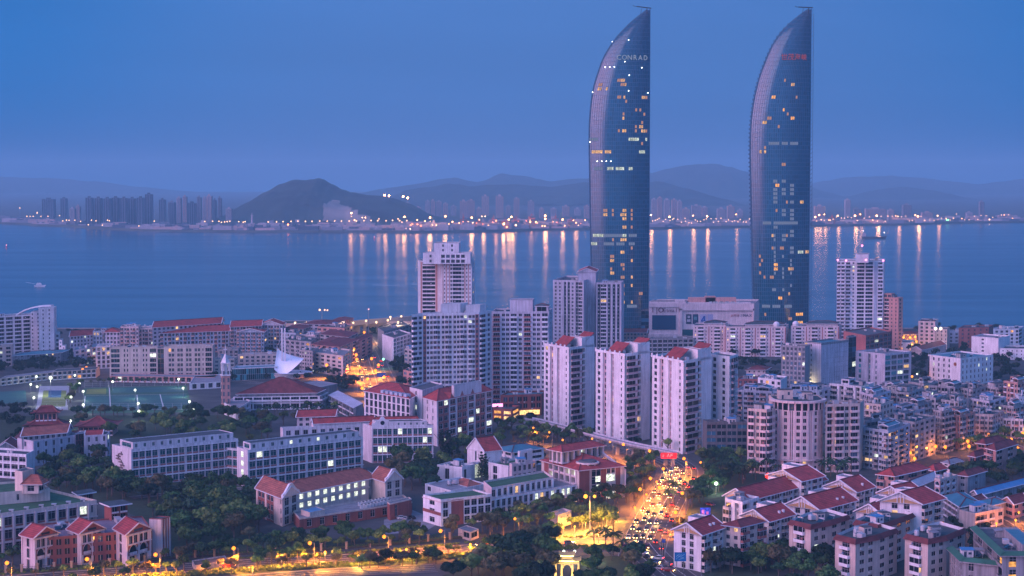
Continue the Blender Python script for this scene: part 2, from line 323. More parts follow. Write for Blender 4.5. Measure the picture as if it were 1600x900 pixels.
class Bld:
	"""collects the meshes of one building and links them under one Empty"""
	def __init__(s, name, label, cat, origin, group=None, walls=(WHITE, BRICK, TRIM), glass=GL, lit=0.03, seed=0, indiv=False, ac=0.12, litm=(LITW, LITC), curtain=0.0):
		s.o = Vector(origin[:2]); s.root = empty(name, (s.o.x, s.o.y, 0), 0, label, cat, group)
		s.wl = MB(); s.gl = MB(); s.tr = MB(); s.bal = MB(); s.acs = MB(); s.walls = list(walls); s.glass = glass; s.lit = lit
		s.rng = random.Random(seed * 7919 + len(label)); s.indiv = indiv; s.ac = ac; s.litm = litm; s.nwin = 0; s.rail = MB()
	def pane(s, fr, a, b, c, e, dep, mull=1, lit=None):
		rng = s.rng; L = rng.random() < (s.lit if s.lit >= .9 else s.lit * .7) if lit is None else lit
		m = (1 if rng.random() < 0.6 else 2) if L else 0
		w = b - a; h = e - c
		if s.indiv and s.nwin < 290 and h > 0.8:
			s.nwin += 1
			key = ('pane', round(w, 2), round(h, 2), m if not L else m, s.glass.name, s.litm[0].name, mull, rng.randrange(4) if not L else 0)
			def mk():
				q = MB(); q.quad((0, 0, 0), (w, 0, 0), (w, 0, h), (0, 0, h), 0)
				t = 0.09
				for x0, x1, z0, z1 in ((0, w, 0, t), (0, w, h - t, h), (0, t, 0, h), (w - t, w, 0, h)): q.box(((x0 + x1) / 2, -0.04), x1 - x0, 0.08, z0, z1, 0, 1)
				for k in range(mull): q.box((w * (k + 1) / (mull + 1), -0.035), 0.07, 0.07, 0.05, h - 0.05, 0, 1)
				if h > 1.9: q.box((w / 2, -0.03), w - .1, 0.06, h * .68, h * .68 + .07, 0, 1)
				return q.mesh('window', [s.glass if not L else s.litm[m - 1], STEEL])
			p = fr(a, c, -dep)
			o = inst('window', shared(key, mk), s.root, p, (0, 0, fr.ang))
		else:
			s.gl.quad(fr(a, c, -dep), fr(b, c, -dep), fr(b, e, -dep), fr(a, e, -dep), m)
			if mull and w > 1.0:
				for k in range(mull):
					u = a + w * (k + 1) / (mull + 1); s.gl.quad(fr(u - .05, c, -dep + .03), fr(u + .05, c, -dep + .03), fr(u + .05, e, -dep + .03), fr(u - .05, e, -dep + .03), 3)
	def facade(s, p0, p1, z0, nf, fh, spec, mw=0, ma=1, mt=0, sill=0.9, head=0.45, base=0.0, dep=0.22, litrow=None):
		fr = Fr(p0, p1, s.o); cols = parse(spec); tot = sum(w for _, w in cols); k = fr.L / tot; u = 0.0; rng = s.rng; wl = s.wl
		if base > 0:
			wl.quad(fr(0, z0 - base), fr(fr.L, z0 - base), fr(fr.L, z0), fr(0, z0), mw)
		for t, w in cols:
			w *= k; u0, u1 = u, u + w; u = u1
			if t in 'PQ':
				wl.quad(fr(u0, z0), fr(u1, z0), fr(u1, z0 + nf * fh), fr(u0, z0 + nf * fh), mw if t == 'P' else ma); continue
			if t == 'C':       # projecting pier
				wl.quad(fr(u0, z0), fr(u1, z0), fr(u1, z0 + nf * fh), fr(u0, z0 + nf * fh), mw); fr.box(s.tr, u0, u1, z0, z0 + nf * fh, 0, 0.45, 0); continue
			for f in range(nf):
				a0 = z0 + f * fh; a1 = a0 + fh
				if t in 'WSX':    # plain window / small window / window with accent spandrel
					mg = w * (0.14 if t != 'S' else 0.3); c = a0 + (sill if t != 'S' else 1.2); e_ = a1 - head
					if t == 'X':
						opening(fr, wl, u0, u1, a0, a1, u0 + mg, u1 - mg, c, e_, dep, ma, mt)
					else: opening(fr, wl, u0, u1, a0, a1, u0 + mg, u1 - mg, c, e_, dep, mw, mw)
					s.pane(fr, u0 + mg, u1 - mg, c, e_, dep)
					if t == 'W' and rng.random() < s.ac:
						ua = u0 + mg + 0.1; fr.box(s.acs, ua, ua + 0.9, a0 + 0.15, a0 + 0.75, 0, 0.4, 0)
				elif t == 'T':    # tall window
					mg = w * 0.1; opening(fr, wl, u0, u1, a0, a1, u0 + mg, u1 - mg, a0 + 0.3, a1 - 0.3, dep, mw, mw); s.pane(fr, u0 + mg, u1 - mg, a0 + 0.3, a1 - 0.3, dep)
				elif t == 'R':    # wide window band over a coloured parapet
					mg = min(0.25, w * 0.07); opening(fr, wl, u0, u1, a0, a1, u0 + mg, u1 - mg, a0 + 0.15, a1 - 0.5, dep + 0.25, mw, mw)
					wl.quad(fr(u0 + mg, a0 + .15, -.12), fr(u1 - mg, a0 + .15, -.12), fr(u1 - mg, a0 + sill, -.12), fr(u0 + mg, a0 + sill, -.12), ma)
					s.pane(fr, u0 + mg, u1 - mg, a0 + sill, a1 - 0.5, dep + 0.2)
				elif t in 'BE':   # projecting balcony (E: with solid accent parapet)
					D = 1.25; mg = w * 0.08; opening(fr, wl, u0, u1, a0, a1, u0 + mg, u1 - mg, a0 + 0.02, a1 - 0.5, 0.25, mw, mw)
					s.pane(fr, u0 + mg, u1 - mg, a0 + 0.02, a1 - 0.5, 0.25, 2)
					fr.box(s.bal, u0 + .05, u1 - .05, a0 - 0.12, a0 + 0.06, 0, D, 0)
					r0, r1, z = u0 + .05, u1 - .05, a0 + 1.02; mm = 1 if t == 'E' else 0
					fr.box(s.bal, r0, r1, a0 + .06, z, D - .1, D, mm); fr.box(s.bal, r0, r0 + .1, a0 + .06, z, 0, D - .1, mm); fr.box(s.bal, r1 - .1, r1, a0 + .06, z, 0, D - .1, mm)
					q = rng.random()
					if q < 0.30:   # glazed-in balcony
						s.gl.quad(fr(r0 + .1, z, D - .05), fr(r1 - .1, z, D - .05), fr(r1 - .1, a1 - .14, D - .05), fr(r0 + .1, a1 - .14, D - .05), 0)
						for uu in (r0 + .05, (r0 + r1) / 2, r1 - .05): fr.box(s.bal, uu - .05, uu + .05, z, a1 - .14, D - .08, D, 0)
					elif q < 0.6:   # washing
						uu = r0 + rng.random() * max(0.1, (w - 1.4)); fr.box(s.acs, uu, uu + rng.uniform(.6, 1.2), z + .2, z + rng.uniform(.7, 1.1), D - .5, D - .42, rng.choice((0, 1, 2)))
				elif t in 'LM':   # loggia (M: deep dark one with thin slab edge)
					D = 1.5; mg = min(0.2, w * 0.05); opening(fr, wl, u0, u1, a0, a1, u0 + mg, u1 - mg, a0 + 0.1, a1 - 0.28, D, mw, mw)
					s.pane(fr, u0 + mg, u1 - mg, a0 + 0.1, a1 - 0.28, D, 2)
					fr.box(s.bal, u0 + mg, u1 - mg, a0 + .1, a0 + (1.05 if t == 'L' else 0.75), -.12, (-.02 if t == 'L' else 0.12), 1 if t == 'L' else 0)
					if rng.random() < 0.35:
						uu = u0 + mg + rng.random() * max(.1, w - 1.6); fr.box(s.acs, uu, uu + .9, a0 + 1.3, a0 + 1.3 + rng.uniform(.4, .9), -.6, -.5, rng.choice((0, 1, 2)))
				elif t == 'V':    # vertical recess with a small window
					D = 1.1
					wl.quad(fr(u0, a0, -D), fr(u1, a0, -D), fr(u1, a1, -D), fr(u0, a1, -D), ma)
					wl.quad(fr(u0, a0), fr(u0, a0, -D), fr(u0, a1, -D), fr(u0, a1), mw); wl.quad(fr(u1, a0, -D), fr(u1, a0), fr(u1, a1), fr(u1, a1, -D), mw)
					s.pane(fr, u0 + w * .2, u1 - w * .2, a0 + .9, a1 - .5, D - .04, 0)
					if rng.random() < 0.6: fr.box(s.acs, u0 + w * .15, u0 + w * .15 + min(.9, w * .7), a0 + .1, a0 + .7, -D + .05, -D + .5, 0)
				elif t == 'G':    # curtain wall
					s.pane(fr, u0 + .06, u1 - .06, a0 + .12, a1 - .03, 0.05, 0)
					wl.quad(fr(u0, a0), fr(u1, a0), fr(u1, a0 + .12), fr(u0, a0 + .12), ma); wl.quad(fr(u0, a1 - .03), fr(u1, a1 - .03), fr(u1, a1), fr(u0, a1), ma)
					wl.quad(fr(u0, a0 + .12), fr(u0 + .06, a0 + .12), fr(u0 + .06, a1 - .03), fr(u0, a1 - .03), ma); wl.quad(fr(u1 - .06, a0 + .12), fr(u1, a0 + .12), fr(u1, a1 - .03), fr(u1 - .06, a1 - .03), ma)
				elif t in 'AK':   # arched opening (K: accent wall)
					m_ = ma if t == 'K' else mw; mg = w * 0.1; a, b = u0 + mg, u1 - mg; r = (b - a) / 2; c = a0 + .1; zs = min(a1 - .3 - r, a1 - .3 - r); mid = (a + b) / 2
					wl.quad(fr(u0, a0), fr(a, a0), fr(a, zs), fr(u0, zs), m_); wl.quad(fr(b, a0), fr(u1, a0), fr(u1, zs), fr(b, zs), m_)
					wl.quad(fr(a, a0), fr(b, a0), fr(b, c), fr(a, c), m_)
					n = 8; arc = [(mid - r * math.cos(math.pi * i / n), zs + r * math.sin(math.pi * i / n)) for i in range(n + 1)]
					for i in range(n):
						(x0, y0), (x1, y1) = arc[i], arc[i + 1]
						ux0 = u0 + (u1 - u0) * i / n; ux1 = u0 + (u1 - u0) * (i + 1) / n
						wl.quad(fr(x0, y0), fr(x1, y1), fr(ux1, a1), fr(ux0, a1), m_)
						wl.quad(fr(x0, y0, 0), fr(x0, y0, -.6), fr(x1, y1, -.6), fr(x1, y1, 0), 2)
						q0 = (mid + (x0 - mid) * 1.13, zs + (y0 - zs) * 1.13); q1 = (mid + (x1 - mid) * 1.13, zs + (y1 - zs) * 1.13)
						s.tr.quad(fr(x0, y0, .06), fr(x1, y1, .06), fr(q1[0], q1[1], .06), fr(q0[0], q0[1], .06), 0)
					wl.tri(fr(u0, zs), fr(a, zs), fr(u0, a1), m_); wl.tri(fr(b, zs), fr(u1, zs), fr(u1, a1), m_)
					s.gl.poly([fr(a, c, -.6), fr(b, c, -.6)] + [fr(x, y, -.6) for x, y in reversed(arc)], 0)
					fr.box(s.bal, a, b, c, c + 1.0, -.15, -.05, 0)
		return fr
	def band(s, p0, p1, z, h=0.35, d=0.3, m=0):
		fr = Fr(p0, p1, s.o); fr.box(s.tr, -d, fr.L + d, z, z + h, 0.005, d, m)
	def flat(s, pts, z, par=1.1, m=ROOFG, th=0.25, name='roof', parm=None):
		q = [Vector(p) - s.o for p in pts]; mb = MB(); mb.poly([(p.x, p.y, z) for p in q], 0); n = len(q)
		c = sum(q, Vector((0, 0))) / n
		if par > 0:
			inn = []
			for i in range(n):
				a, b, d = q[i - 1], q[i], q[(i + 1) % n]
				e1 = (b - a).normalized(); e2 = (d - b).normalized(); n1 = Vector((-e1.y, e1.x)); n2 = Vector((-e2.y, e2.x))
				den = 1 + n1.dot(n2); inn.append(b + (n1 + n2) * (th / max(den, 0.3)))
			for i in range(n):
				a, b, c_, d = q[i], q[(i + 1) % n], inn[(i + 1) % n], inn[i]
				for P, z0, z1 in (((a, b), z, z + par), ((c_, d), z, z + par)):
					s.tr.quad((P[0].x, P[0].y, z0), (P[1].x, P[1].y, z0), (P[1].x, P[1].y, z1), (P[0].x, P[0].y, z1), 1)
				s.tr.quad((a.x, a.y, z + par), (b.x, b.y, z + par), (c_.x, c_.y, z + par), (d.x, d.y, z + par), 1)
		mb.build(name, m, s.root)
	def hip(s, pts, z, h, ov=0.8, m=TILE, gable=False, name='roof', inset=None, axis=None, side=None):
		"""pitched roof on a four-cornered footprint; ridge along the longer side (or axis 0: p0-p1)"""
		q = [Vector(p) - s.o for p in pts]; c = sum(q, Vector((0, 0))) / 4
		L0, L1 = (q[1] - q[0]).length, (q[2] - q[1]).length
		if (axis is None and L1 > L0) or axis == 1: q = q[1:] + q[:1]; L0, L1 = L1, L0
		u = (q[1] - q[0]).normalized(); v = (q[3] - q[0]).normalized()
		q = [q[0] - u * ov - v * ov, q[1] + u * ov - v * ov, q[2] + u * ov + v * ov, q[3] - u * ov + v * ov]
		ins = (0 if gable else (L1 / 2 if inset is None else inset)); ins = min(ins, L0 / 2 - .2)
		m0 = (q[0] + q[3]) / 2 + u * ins; m1 = (q[1] + q[2]) / 2 - u * ins; t = 0.22
		mb = MB(); V3 = lambda p, zz: (p.x, p.y, zz)
		def face(P):
			e = (Vector(P[1]) - Vector(P[0])); e.normalize(); o_ = Vector(P[0]); nrm = e.cross(Vector(P[2]) - o_).normalized(); f_ = nrm.cross(e)
			uv = [((Vector(p) - o_).dot(e), (Vector(p) - o_).dot(f_)) for p in P]
			(mb.quad if len(P) == 4 else mb.tri)(*P, 0, uv)
		zt = z + h
		face([V3(q[0], z), V3(q[1], z), V3(m1, zt), V3(m0, zt)]); face([V3(q[2], z), V3(q[3], z), V3(m0, zt), V3(m1, zt)])
		if gable:
			qq = [q[0] + u * ov, q[3] + u * ov, m0 + u * ov]; s.wl.tri(V3(qq[1], z), V3(qq[0], z), V3(qq[2], zt), 0)
			qq = [q[1] - u * ov, q[2] - u * ov, m1 - u * ov]; s.wl.tri(V3(qq[0], z), V3(qq[1], z), V3(qq[2], zt), 0)
			for A_, B_ in ((q[0], m0), (q[3], m0), (q[1], m1), (q[2], m1)):
				s.tr.bar(V3(A_, z + .02), V3(B_, zt + .02), 0.35, 0, 0.4)
		else:
			face([V3(q[3], z), V3(q[0], z), V3(m0, zt)]); face([V3(q[1], z), V3(q[2], z), V3(m1, zt)])
			for A_, B_ in ((q[0], m0), (q[3], m0), (q[1], m1), (q[2], m1)): mb.bar(V3(A_, z + .05), V3(B_, zt + .05), 0.4, 1, 0.25)
		mb.bar(V3(m0, zt + .06), V3(m1, zt + .06), 0.45, 1, 0.3)
		mb.poly([V3(p, z - .01) for p in reversed(q)], 2)
		for i in range(4):
			if gable and i % 2: continue
			s.tr.bar(V3(q[i], z - .1), V3(q[(i + 1) % 4], z - .1), 0.3, 0, 0.3)
		mb.build(name, [m, TILE3 if m != TILE2 else TILE2, WHITE2], s.root)
	def hut(s, c, sx, sy, z, h, rz=0.0, name='stair_hut', m=None, roof=ROOFG):
		mb = MB(); p = Vector(c) - s.o
		mb.box((0, 0), sx, sy, 0, h, 0, 0); mb.box((0, 0), sx + .3, sy + .3, h, h + .2, 0, 1)
		mb.box((-sx * .2, -sy / 2), .9, .06, 0.1, 2.1 if h > 2.2 else h * .7, 0, 2)
		if sx > 3: mb.box((sx * .22, -sy / 2), 1.0, .05, h * .45, h * .8, 0, 2)
		return mb.build(name, [m or s.walls[0], roof, GL], s.root, loc=(p.x, p.y, z), rz=rz)
	def clutter(s, pts, z, n=5, tanks=True):
		q = [Vector(p) for p in pts[:4]]; rng = s.rng; e = q[1] - q[0]; rz = math.atan2(e.y, e.x)
		for i in range(n):
			a, b = rng.uniform(.15, .85), rng.uniform(.2, .8)
			c = (q[0] * (1 - a) + q[1] * a) * (1 - b) + (q[3] * (1 - a) + q[2] * a) * b; p = c - s.o; t = rng.random()
			if t < .35:
				k = rng.choice((0, 1)); me = shared(('tank', k), lambda: tank_mesh(k)); inst('water_tank', me, s.root, (p.x, p.y, z), (0, 0, rz))
			elif t < .6:
				k = rng.randrange(3); me = shared(('hut', k), lambda: hut_mesh(k)); inst('rooftop_shed', me, s.root, (p.x, p.y, z), (0, 0, rz + rng.choice((0, math.pi / 2))))
			elif t < .8:
				me = shared('solar', solar_mesh); inst('solar_heater', me, s.root, (p.x, p.y, z), (0, 0, rz))
			else:
				me = shared('cond', cond_mesh); inst('condenser_unit', me, s.root, (p.x, p.y, z), (0, 0, rz))
	def done(s):
		s.wl.build('wall', s.walls, s.root)
		s.gl.build('window_glazing', [s.glass, s.litm[0], s.litm[1], STEEL], s.root, 'stuff')
		s.tr.build('trim', [s.walls[2] if len(s.walls) > 2 else TRIM, s.walls[0], s.walls[1]], s.root)
		s.bal.build('balcony_parapets', [s.walls[2] if len(s.walls) > 2 else TRIM, s.walls[1]], s.root, 'stuff')
		s.acs.build('air_conditioners', [ACW, MATS['laundry_blue'], MATS['laundry_red']], s.root, 'stuff')
		return s.root
mat('laundry_blue', (0.10, 0.16, 0.28), var=.2); mat('laundry_red', (0.30, 0.12, 0.12), var=.2)
def tank_mesh(k):
	mb = MB()
	if k: mb.cyl((0, 0), .9, .5, 2.2, 10, 0); mb.cyl((0, 0), .9, 2.2, 2.5, 10, 0, .3)
	else: mb.box((0, 0), 2.6, 1.8, .4, 2.0, 0, 0)
	for x, y in ((-.6, -.6), (.6, -.6), (.6, .6), (-.6, .6)): mb.box((x, y), .2, .2, 0, .5, 0, 1)
	return mb.mesh('water_tank', [STEEL, DMETAL])
def hut_mesh(k):
	mb = MB(); sx, sy, h = ((4, 3, 2.5), (6, 4, 2.6), (3, 2.4, 2.2))[k]
	mb.box((0, 0), sx, sy, 0, h, 0, 0); i = 1
	mb.hexa([(-sx / 2 - .3, -sy / 2 - .3, h), (sx / 2 + .3, -sy / 2 - .3, h), (sx / 2 + .3, sy / 2 + .3, h + .35), (-sx / 2 - .3, sy / 2 + .3, h + .35),
			 (-sx / 2 - .3, -sy / 2 - .3, h + .1), (sx / 2 + .3, -sy / 2 - .3, h + .1), (sx / 2 + .3, sy / 2 + .3, h + .45), (-sx / 2 - .3, sy / 2 + .3, h + .45)], 1)
	mb.box((-sx * .2, -sy / 2), .9, .08, .1, 2.0, 0, 2); mb.box((sx * .2, -sy / 2), 1.1, .08, 1.0, 1.8, 0, 2)
	return mb.mesh('rooftop_shed', [(WHITE2, OLDC, GREYC)[k], (ROOFBLUE, ROOFG, ROOFL)[k], GL])
def solar_mesh():
	mb = MB(); mb.hexa([(-1.2, -.9, .3), (1.2, -.9, .3), (1.2, .7, 1.4), (-1.2, .7, 1.4), (-1.2, -.95, .38), (1.2, -.95, .38), (1.2, .65, 1.48), (-1.2, .65, 1.48)], 1)
	mb.bar((-1.3, .8, 1.6), (1.3, .8, 1.6), .5, 0); mb.box((-1, .7), .1, .1, 0, 1.4, 0, 0); mb.box((1, .7), .1, .1, 0, 1.4, 0, 0)
	return mb.mesh('solar_heater', [STEEL, GLB])
def cond_mesh():
	mb = MB(); mb.box((0, 0), 1.2, .9, .1, 1.3, 0, 0); mb.cyl((0, 0), .35, 1.3, 1.42, 8, 1); mb.box((1.8, 0), 1.2, .9, .1, 1.3, 0, 0); mb.cyl((1.8, 0), .35, 1.3, 1.42, 8, 1)
	return mb.mesh('condenser_unit', [ACW, DMETAL])
def quadfrom(L, M, pxR=None, wR=None, py=520):
	"""footprint from left corner (px,D), near corner (px,D) and the right corner's px (or side length); returns [M_left.., near, right, far] counter-clockwise: L, M, Rr, B"""
	l = PD(L[0], L[1], py); m = PD(M[0], M[1], py); d = (m - l).normalized(); n = Vector((-d.y, d.x))
	if n.y < 0: n = -n
	if wR is None:
		k = (pxR - 800) / F * (1 / 1.0)          # x = k * depth-ish; solve (m + n t) on the ray of pxR
		r = ray(pxR, py); kk = r.x / r.y; t = (kk * m.y - m.x) / (n.x - kk * n.y)
	else: t = wR
	r_ = m + n * t
	return [l, m, r_, r_ + (l - m)]
# ================================================================== THE SETTING
from mathutils import noise as MN
def struct(o): o['kind'] = 'structure'; return o
COAST = 1790.0
# sea
mb = MB(); X0, X1, Y0, Y1 = -9000.0, 9000.0, COAST - 110, 20000.0
mb.quad((X0, Y0, -2.5), (X1, Y0, -2.5), (X1, Y1, -2.5), (X0, Y1, -2.5))
wm = bpy.data.materials.new('sea_water'); wm.use_nodes = True; t = wm.node_tree; b = t.nodes['Principled BSDF']
b.inputs['Base Color'].default_value = (0.004, 0.050, 0.095, 1); b.inputs['Roughness'].default_value = 0.17; b.inputs['IOR'].default_value = 1.33
g = N(t, 'ShaderNodeNewGeometry'); mp_ = N(t, 'ShaderNodeMapping'); mp_.inputs['Scale'].default_value = (0.0016, 0.011, 1)
n1 = N(t, 'ShaderNodeTexNoise'); n1.inputs['Scale'].default_value = 1.0; n1.inputs['Detail'].default_value = 5.0; n1.inputs['Roughness'].default_value = .6
t.links.new(g.outputs['Position'], mp_.inputs[0]); t.links.new(mp_.outputs[0], n1.inputs['Vector'])
m_ = N(t, 'ShaderNodeMapRange'); m_.inputs['From Min'].default_value = 0.35; m_.inputs['From Max'].default_value = 0.65; m_.inputs['To Min'].default_value = 0.17; m_.inputs['To Max'].default_value = 0.23
t.links.new(n1.outputs[0], m_.inputs['Value']); t.links.new(m_.outputs[0], b.inputs['Roughness'])
n2 = N(t, 'ShaderNodeTexNoise'); n2.inputs['Scale'].default_value = 0.035; n2.inputs['Detail'].default_value = 3.0
bp = N(t, 'ShaderNodeBump'); bp.inputs['Strength'].default_value = 0.05; bp.inputs['Distance'].default_value = 1.0
t.links.new(g.outputs['Position'], n2.inputs['Vector']); t.links.new(n2.outputs[0], bp.inputs['Height']); t.links.new(bp.outputs[0], b.inputs['Normal'])
struct(mb.build('sea', wm))
# near land sheet
GROUND = mat('ground_mixed', (0.055, 0.060, 0.058), 0.95, var=0.5, vscale=0.05, bump=.3)
def sheet(name, pts, z, m, kind='structure'):
	mb = MB(); mb.poly([(p[0], p[1], z) for p in pts]); o = mb.build(name, m); o['kind'] = kind; return o
CL = [Vector((1500, 1700)), PD(1300, 1700), PD(1285, COAST), PD(445, COAST), PD(425, 1700), Vector((-1500, 1700))]
sheet('ground', [(-1500, 20), (1500, 20)] + CL, 0, GROUND)
mb = MB()
for a, b_ in zip(CL, CL[1:]): mb.quad((*a, -2.6), (*b_, -2.6), (*b_, .9), (*a, .9)); mb.bar((a.x, a.y - .6, .5), (b_.x, b_.y - .6, .5), .9, 0, .8)
struct(mb.build('seawall', GREYC))
# far shore
FARL = mat('far_land', (0.07, 0.085, 0.07), 1.0, var=.4, vscale=.01)
shore = [(-30, 347), (20, 349), (60, 352), (110, 353.5), (140, 356), (200, 359), (250, 361), (400, 362), (550, 362), (640, 363), (760, 361), (850, 359), (1000, 357), (1200, 354), (1330, 352), (1400, 351), (1500, 348), (1640, 346)]
sp = [G(x, y) for x, y in shore]
mb = MB(); top = [(p.x, p.y, 3.0) for p in sp]
mb.poly([(p.x, p.y, 3.0) for p in sp] + [(9000, 9000, 3), (9000, 19000, 3), (-9000, 19000, 3), (-9000, 9000, 3)])
for a, b_ in zip(sp, sp[1:]): mb.quad((a.x, a.y - 4, -2.6), (b_.x, b_.y - 4, -2.6), (b_.x, b_.y, 3), (a.x, a.y, 3))
struct(mb.build('far_shore', FARL))
HILLM = mat('wooded_hillside', (0.030, 0.048, 0.036), 1.0, var=.45, vscale=.008)
SCAR = mat('quarry_scar', (0.30, 0.24, 0.20), 1.0, var=.3, vscale=.01)
def interp(pts, x):
	if x <= pts[0][0]: return pts[0][1]
	for (a, b_), (c, d) in zip(pts, pts[1:]):
		if x <= c: k = (x - a) / (c - a); k = k * k * (3 - 2 * k) * .5 + k * .5; return b_ + (d - b_) * k
	return pts[-1][1]
def ridge(name, D, prof, width, seed, nx=170, ny=34, rough=.13):
	"""a range of hills: crest heights read off the skyline at distance D, falling away to both sides"""
	x0, x1 = PD(prof[0][0], D, 300).x, PD(prof[-1][0], D, 300).x
	vs = []; fs = []
	for j in range(ny + 1):
		v = j / ny * 2 - 1
		for i in range(nx + 1):
			x = x0 + (x1 - x0) * i / nx; px = x / D * F + 800
			h = max(0, ZD(interp(prof, px), D) - 3)
			f = max(0, 1 - abs(v) ** 1.3) * (1 if v < 0 else 1)
			nz_ = MN.fractal(Vector((x * .0022 + seed, v * 3.1, seed)), 1.0, 2.0, 5)
			n3 = MN.fractal(Vector((x * .012 + seed, v * 9, seed)), 1.0, 2.0, 3)
			z = h * (f ** .85) * (1 + nz_ * rough * 2 * (1 - f) * 2) + h * n3 * (.035 + .12 * (1 - f)) + nz_ * h * rough * .5
			vs.append((x, D + v * width, max(0, z) + 2.5 - (.5 if abs(v) > .99 else 0)))
	for j in range(ny):
		for i in range(nx):
			a = j * (nx + 1) + i; fs.append((a, a + 1, a + nx + 2, a + nx + 1))
	me = bpy.data.meshes.new(name); me.from_pydata(vs, [], fs); me.materials.append(HILLM); me.materials.append(SCAR)
	o = bpy.data.objects.new(name, me); COL.objects.link(o); struct(o); me.polygons.foreach_set('use_smooth', [True] * len(fs)); return o
hill = ridge('hill', 6000, [(345, 352), (368, 330), (390, 314), (415, 299), (440, 286), (460, 280), (478, 279), (488, 277), (498, 275), (506, 278), (516, 285), (532, 294), (548, 300.5), (575, 304), (610, 308), (640, 318), (680, 340), (700, 352)], 520, 3.1)
for p in hill.data.polygons:      # bare quarry face on its right flank
	c = p.center; px = c.x / c.y * F + 800; v = (c.y - 6000) / 520
	if v < -.25 and 505 < px < 580 and c.z < 15 + 60 * (1 - abs(px - 522) / 60): p.material_index = 1
ridge('mountain_range', 9800, [(560, 352), (590, 318), (640, 296), (665, 292), (700, 286), (735, 290), (800, 288), (860, 292), (925, 285), (990, 288), (1030, 284), (1075, 295), (1130, 310), (1180, 330), (1230, 352)], 620, 9.3, nx=200)
ridge('mountain_range', 13500, [(530, 330), (560, 302), (600, 294), (650, 288), (690, 281), (712, 278), (745, 284), (785, 270), (815, 275), (860, 284), (900, 280), (960, 276), (1010, 272), (1050, 264), (1090, 257), (1108, 254), (1140, 259), (1175, 268), (1230, 280), (1290, 300), (1340, 340)], 900, 5.7, nx=220)
ridge('mountain_range', 12500, [(1240, 340), (1290, 318), (1330, 308), (1370, 296), (1410, 292), (1460, 298), (1500, 310), (1560, 330), (1620, 350)], 700, 2.2)
ridge('mountain_range', 16500, [(1180, 300), (1260, 287), (1320, 278), (1390, 274), (1440, 278), (1490, 284), (1530, 288), (1560, 284), (1600, 279), (1700, 275)], 1000, 7.9)
ridge('mountain_range', 17500, [(-120, 274), (0, 276), (40, 279), (90, 279), (150, 283), (220, 292), (300, 300), (380, 320)], 1000, 4.4)
# far buildings across the strait
FARW = [W_('far_block_pale', (0.42, 0.38, 0.40), .1), W_('far_block_grey', (0.22, 0.23, 0.27), .1), W_('far_block_dark', (0.06, 0.09, 0.13), .1), W_('far_block_pink', (0.50, 0.36, 0.34), .1)]
def fartower(px, w, top, D, m, label, group=None, name='tower_block', base=3.0):
	"""a distant block of flats: body with recessed window bays, roof plant"""
	mb = MB(); W = w / F * D; H = max(4, ZD(top, D) - base); x = PD(px + w / 2, D, 340).x; dp = min(W, 22)
	nb = max(2, int(round(W / 7))); cw = W / nb; gl = MB(); fh = 3.2; nf = int(H / fh)
	for k in range(nb):
		xa = -W / 2 + k * cw
		mb.box((xa + cw * .5, dp / 2), cw * .58, dp, 0, H - (k % 2) * 1.5, 0, 0)
		mb.box((xa + cw, dp / 2 + 1.2), cw * .42 if k < nb - 1 else cw * .1, dp - 1, 0, H - 1.0, 0, 1)
		for f in range(nf):
			gl.box((xa + cw * .5, -.05), cw * .34, .15, f * fh + 1.0, f * fh + 2.4)
	mb.box((0, dp / 2), W * .3, dp * .5, H - .5, H + 4.5, 0, 0)
	r = empty(name, (x, D, base), 0, label, 'tower block', group)
	mb.build('wall', [FARW[m], FARW[1] if m != 1 else FARW[2]], r); gl.build('window_glazing', [GL], r, 'stuff'); return r
far_rng = random.Random(4)
fw = "dark slab tower in the dense row at the far left shore"
xs = [133, 147, 161, 174, 187, 200, 213, 226]
for i, x in enumerate(xs):
	fartower(x, 11.5, 309 + (i % 3) * .6 - (6 if i == 7 else 0), 5350 + (i % 2) * 60, 2, 'tall dark slab tower of the close-packed row across the water' if i < 7 else 'tallest dark slab of the close-packed row, at its inland end, with roof frame', 'dark slab towers across the water' if i < 7 else None)
for i, (x, w, tp) in enumerate([(65, 20, 311), (94, 10, 310)]):
	fartower(x, w, tp, 6300, 2, ('wide hazy dark tower standing alone at the far left shore', 'narrow hazy tower beside the wide lone one at far left')[i])
for i, (x, w, tp) in enumerate([(108, 9, 326), (118, 7, 322), (248, 10, 312), (262, 11, 316), (275, 8, 309), (285, 7, 307), (292, 14, 317), (307, 7, 308), (316, 7, 309), (322, 9, 306), (333, 5, 312), (340, 6, 309), (352, 10, 326)]):
	fartower(x, w, tp, 5500 + (i % 3) * 120, (0, 3, 2, 1)[i % 4], 'pale hazy tower block between the dark slab row and the hill', 'pale hazy towers left of the hill')
for i, (x, w, tp) in enumerate([(570, 9, 322), (583, 8, 318), (594, 10, 320), (607, 8, 316), (620, 7, 321), (632, 9, 317), (648, 10, 324), (664, 8, 314), (673, 7, 313), (681, 9, 315), (692, 8, 318), (704, 9, 322), (718, 12, 314), (730, 12, 313), (744, 8, 325), (752, 12, 306), (774, 13, 306), (790, 8, 322), (802, 10, 310), (824, 11, 314), (842, 8, 326), (860, 10, 326), (878, 12, 322), (897, 11, 326), (912, 10, 322)]):
	fartower(x, w, tp, 6300 + (i % 4) * 150, (3, 0)[i % 2] if w < 12 else 3, 'hazy pink lit tower block on the far shore below the mountains' if w < 12 else 'broad hazy tower block rising above its neighbours behind the port', 'hazy towers behind the port' if w < 12 else 'broad hazy towers behind the port')
